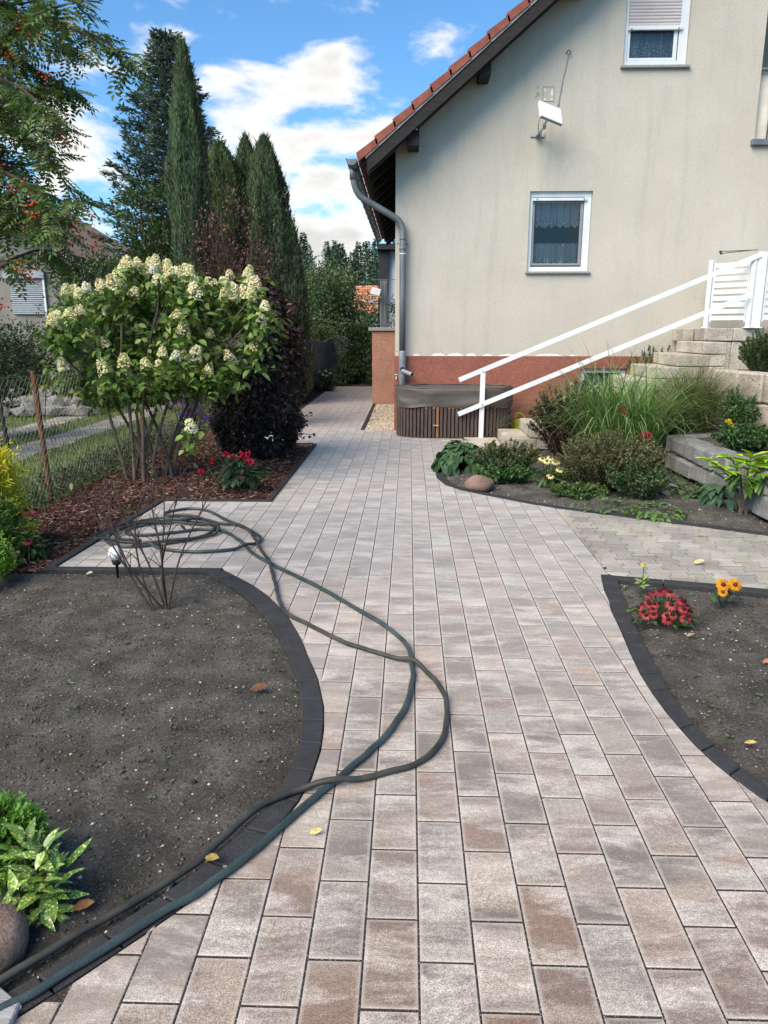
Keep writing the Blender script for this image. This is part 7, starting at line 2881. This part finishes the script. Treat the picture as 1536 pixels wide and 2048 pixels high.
grass('maiden_grass', 'tall arching silver green ornamental grass before the steps', (2.62, 9.45, 0), 1100, 1.75, .016, .60, [(.085, .145, .045), (.12, .18, .065), (.15, .205, .10), (.07, .125, .035)], 1.15, .17)
grass('fine_grass', 'fine brownish green mound of grass beside the travertine wall', (3.62, 9.80, .39), 2300, 1.05, .0048, .90, [(.085, .095, .035), (.10, .105, .045), (.07, .085, .03), (.11, .10, .055)], .8, .10)
grass('dry_grass', 'dry arching stalks left of the tall grass', (2.15, 9.5, 0), 110, .95, .006, .6, [(.13, .115, .075), (.09, .085, .05)], 1.2, .10)
grass('iris_blades', 'few narrow strap leaves at the right edge of the right bed', (2.42, 4.22, 0), 9, .42, .014, .75, [(.05, .085, .035), (.065, .10, .045)], .35, .02)

# red roses on thin stems
for (x, y, z, zb, lb) in ((2.52, 9.0, .72, .05, 'upper red rose bloom standing before the tall grass'), (2.62, 8.35, .50, .05, 'lower red rose bloom above the olive shrub')):
    r_ = thing('red_rose', lb, 'flower', (x - .05, y + .15, zb), 'red roses in the planted bed')
    V, F, C = floret_head(40, .034, .040, [(.46, .012, .022), (.36, .008, .016), (.55, .02, .03)], True, .8)
    put('bloom', V + np.array([x, y, z]), F, 'petal', r_, C)
    t = MB()
    t.tube(smooth_path([(x - .12, y + .2, zb), (x - .04, y + .08, z * .6), (x, y, z - .02)], 4), .004, 5)
    t.build('stem', 'twig_red', r_)
# lily stalks with orange flower, evergreen on the upper bed
lil = spiky('goldenrod', 'upright leafy green stalks in front of the travertine wall', (3.86, 8.95, .39), .30, .60, 46, 80, (.03, .055), (.008, .014), [(.045, .085, .028), (.06, .105, .034)], lean=.25, cat='plant')
for q in range(5):
    V, F, C = floret_head(16, .02, .03, [(.62, .40, .015), (.70, .52, .03)])
    put('flower', V + np.array([3.66 + random.gauss(0, .035), 8.72, .56 + random.gauss(0, .03)]), F, 'petal', lil, C)
spiky('low_filler', 'leafy green plants along the top of the granite wall', (3.62, 8.2, .39), .30, .26, 80, 60, (.03, .055), (.018, .03), [(.035, .07, .024), (.045, .09, .028), (.025, .05, .02)], cat='plant')
spiky('rosemary', 'dense dark green rosemary on the upper bed above the travertine wall', (4.66, 10.15, 1.05), .40, .60, 260, 120, (.018, .03), (.006, .010), [(.032, .055, .028), (.045, .075, .03), (.055, .085, .03)], lean=.35)
spiky('wall_shrub', 'small grey green shrub between house wall and upper steps', (3.85, 12.1, .55), .42, .85, 90, 60, (.02, .04), (.012, .02), [(.045, .062, .035), (.055, .075, .045), (.05, .045, .04)], lean=.5)

# bright yellow green shrub on stems at the right edge
by_ = thing('bright_leaf_shrub', 'shrub with large bright yellow green leaves at the right edge', 'shrub', (3.09, 6.85, 0))
mb = MB()
brs = [(2.72, 6.78, .50), (2.88, 6.78, .55), (3.05, 6.73, .56), (3.20, 6.78, .53), (3.32, 6.83, .60), (2.95, 6.68, .42), (3.15, 6.63, .42), (3.30, 6.68, .40)]
for tp in brs:
    mb.tube(smooth_path([(3.09 + random.uniform(-.05, .05), 6.85, -.02), (3.09 * .6 + tp[0] * .4, 6.83, tp[2] * .62), tp], 4), [.010, .010, .009, .008, .007, .006, .005, .004, .004], 6, None, False)
    for i in range(17):
        f = .40 + .60 * i / 16
        p = Vector((3.09, 6.85, tp[2] * .55)).lerp(Vector(tp), f)
        az = math.atan2(-(tp[0] - 3.09), (tp[1] - 6.85 - .2)) + (1.0 if i % 2 else -1.0) * random.uniform(.5, 1.3)
        top = tp[2] > .48
        place_leaf(by_, p, az, random.uniform(.1, .75) if top else random.uniform(-.9, .1), .17, .062, random.choice([(.26, .38, .025), (.20, .32, .025), (.30, .42, .035)]) if top else random.choice([(.05, .10, .028), (.10, .18, .024)]), 'leaf', 'oval', .25, .14)
mb.build('stems', 'bark_grey', by_, True)

# ---- fallen leaves and small weeds
for (x, y, z, s, col, lb) in ((-.61, 2.06, .015, .06, (.26, .20, .06), 'yellow brown fallen leaf on the soil beside the dark hose'), (-.935, 1.835, .012, .07, (.22, .115, .05), 'curled brown fallen leaf near the aucuba'),
                              (-.685, 3.22, .012, .10, (.13, .065, .035), 'long withered brown leaf on the soil near the left kerb'), (-.30, 2.20, .006, .045, (.55, .47, .18), 'pale yellow leaf lying on the paving beside the blue hose'),
                              (1.83, 3.60, .01, .06, (.36, .17, .09), 'reddish fallen leaf in the middle of the right soil bed'), (1.56, 3.92, .01, .05, (.30, .21, .13), 'pale brown fallen leaf below the red coneflowers'),
                              (1.405, 2.82, .01, .05, (.42, .32, .11), 'upright yellowish withered leaf beside the right kerb'), (2.10, 5.27, .008, .09, (.50, .44, .22), 'narrow straw coloured leaf on the bond paving'),
                              (-2.18, 4.89, .01, .07, (.34, .40, .25), 'pale green fallen leaf beside the nook edging'), (-2.28, 3.75, .012, .09, (.28, .17, .06), 'brown fallen leaf at the left of the bare bed'),
                              (2.40, 6.05, .01, .06, (.40, .32, .22), 'dry leaf on the soil beside the upper kerb')):
    V, F, C = leaf_geo(np.array([[0, 0, 0.0]]), np.array([[1, random.uniform(-.6, .6), .12]]), np.array([s]), np.array([s * .5]), np.array([col]), np.array([[random.uniform(-.5, .5), -.4, 1.0]]), True, -.15, .22)
    o = put('fallen_leaf', V + np.array([x - s / 2, y, z + .004]), F, 'dead_leaf', None, C)
    tag(o, lb, 'leaf', 'fallen leaves')
parts = []
for q in range(120):
    if q % 2:
        x, y = random.uniform(1.25, 2.3), random.uniform(2.5, 4.8)
        if not inside(RB, x, y):
            continue
        z = z_rb(x, y)
    else:
        x, y = random.uniform(-2.5, -.5), random.uniform(1.6, 5.0)
        if not inside(LB, x, y):
            continue
        z = z_lb(x, y)
    n = random.randint(3, 9)
    a = rng.uniform(0, 6.283, n)
    parts.append(leaf_geo(np.tile(np.array([[x, y, z + .004]]), (n, 1)), np.stack([np.cos(a), np.sin(a), rng.uniform(.1, .6, n)], 1), rng.uniform(.012, .032, n), rng.uniform(.006, .013, n), pick([(.075, .12, .05), (.10, .14, .06), (.06, .09, .04)], n)))
V, F, C = merge(parts)
tag(put('seedling_weeds', V, F, 'leaf', None, C), 'tiny weeds sprouting from the bare soil', kind='stuff')
parts = []
for q in range(300):
    s = random.uniform(.01, .035)
    if q % 2:
        x, y = random.uniform(1.25, 2.4), random.uniform(2.4, 4.8)
        if not inside(RB, x, y):
            continue
        z = z_rb(x, y)
    else:
        x, y = random.uniform(-2.7, -.5), random.uniform(1.6, 5.0)
        if not inside(LB, x, y):
            continue
        z = z_lb(x, y)
    a = random.uniform(0, 6.28)
    parts.append(leaf_geo(np.array([[x, y, z + .004]]), np.array([[math.cos(a), math.sin(a), .05]]), np.array([s * 1.6]), np.array([s * .3]), pick([(.10, .07, .045), (.05, .035, .025), (.16, .12, .08)], 1)))
V, F, C = merge(parts)
tag(put('soil_litter', V, F, 'dead_leaf', None, C), 'scraps of dry stalk and leaf on the bare soil', kind='stuff')
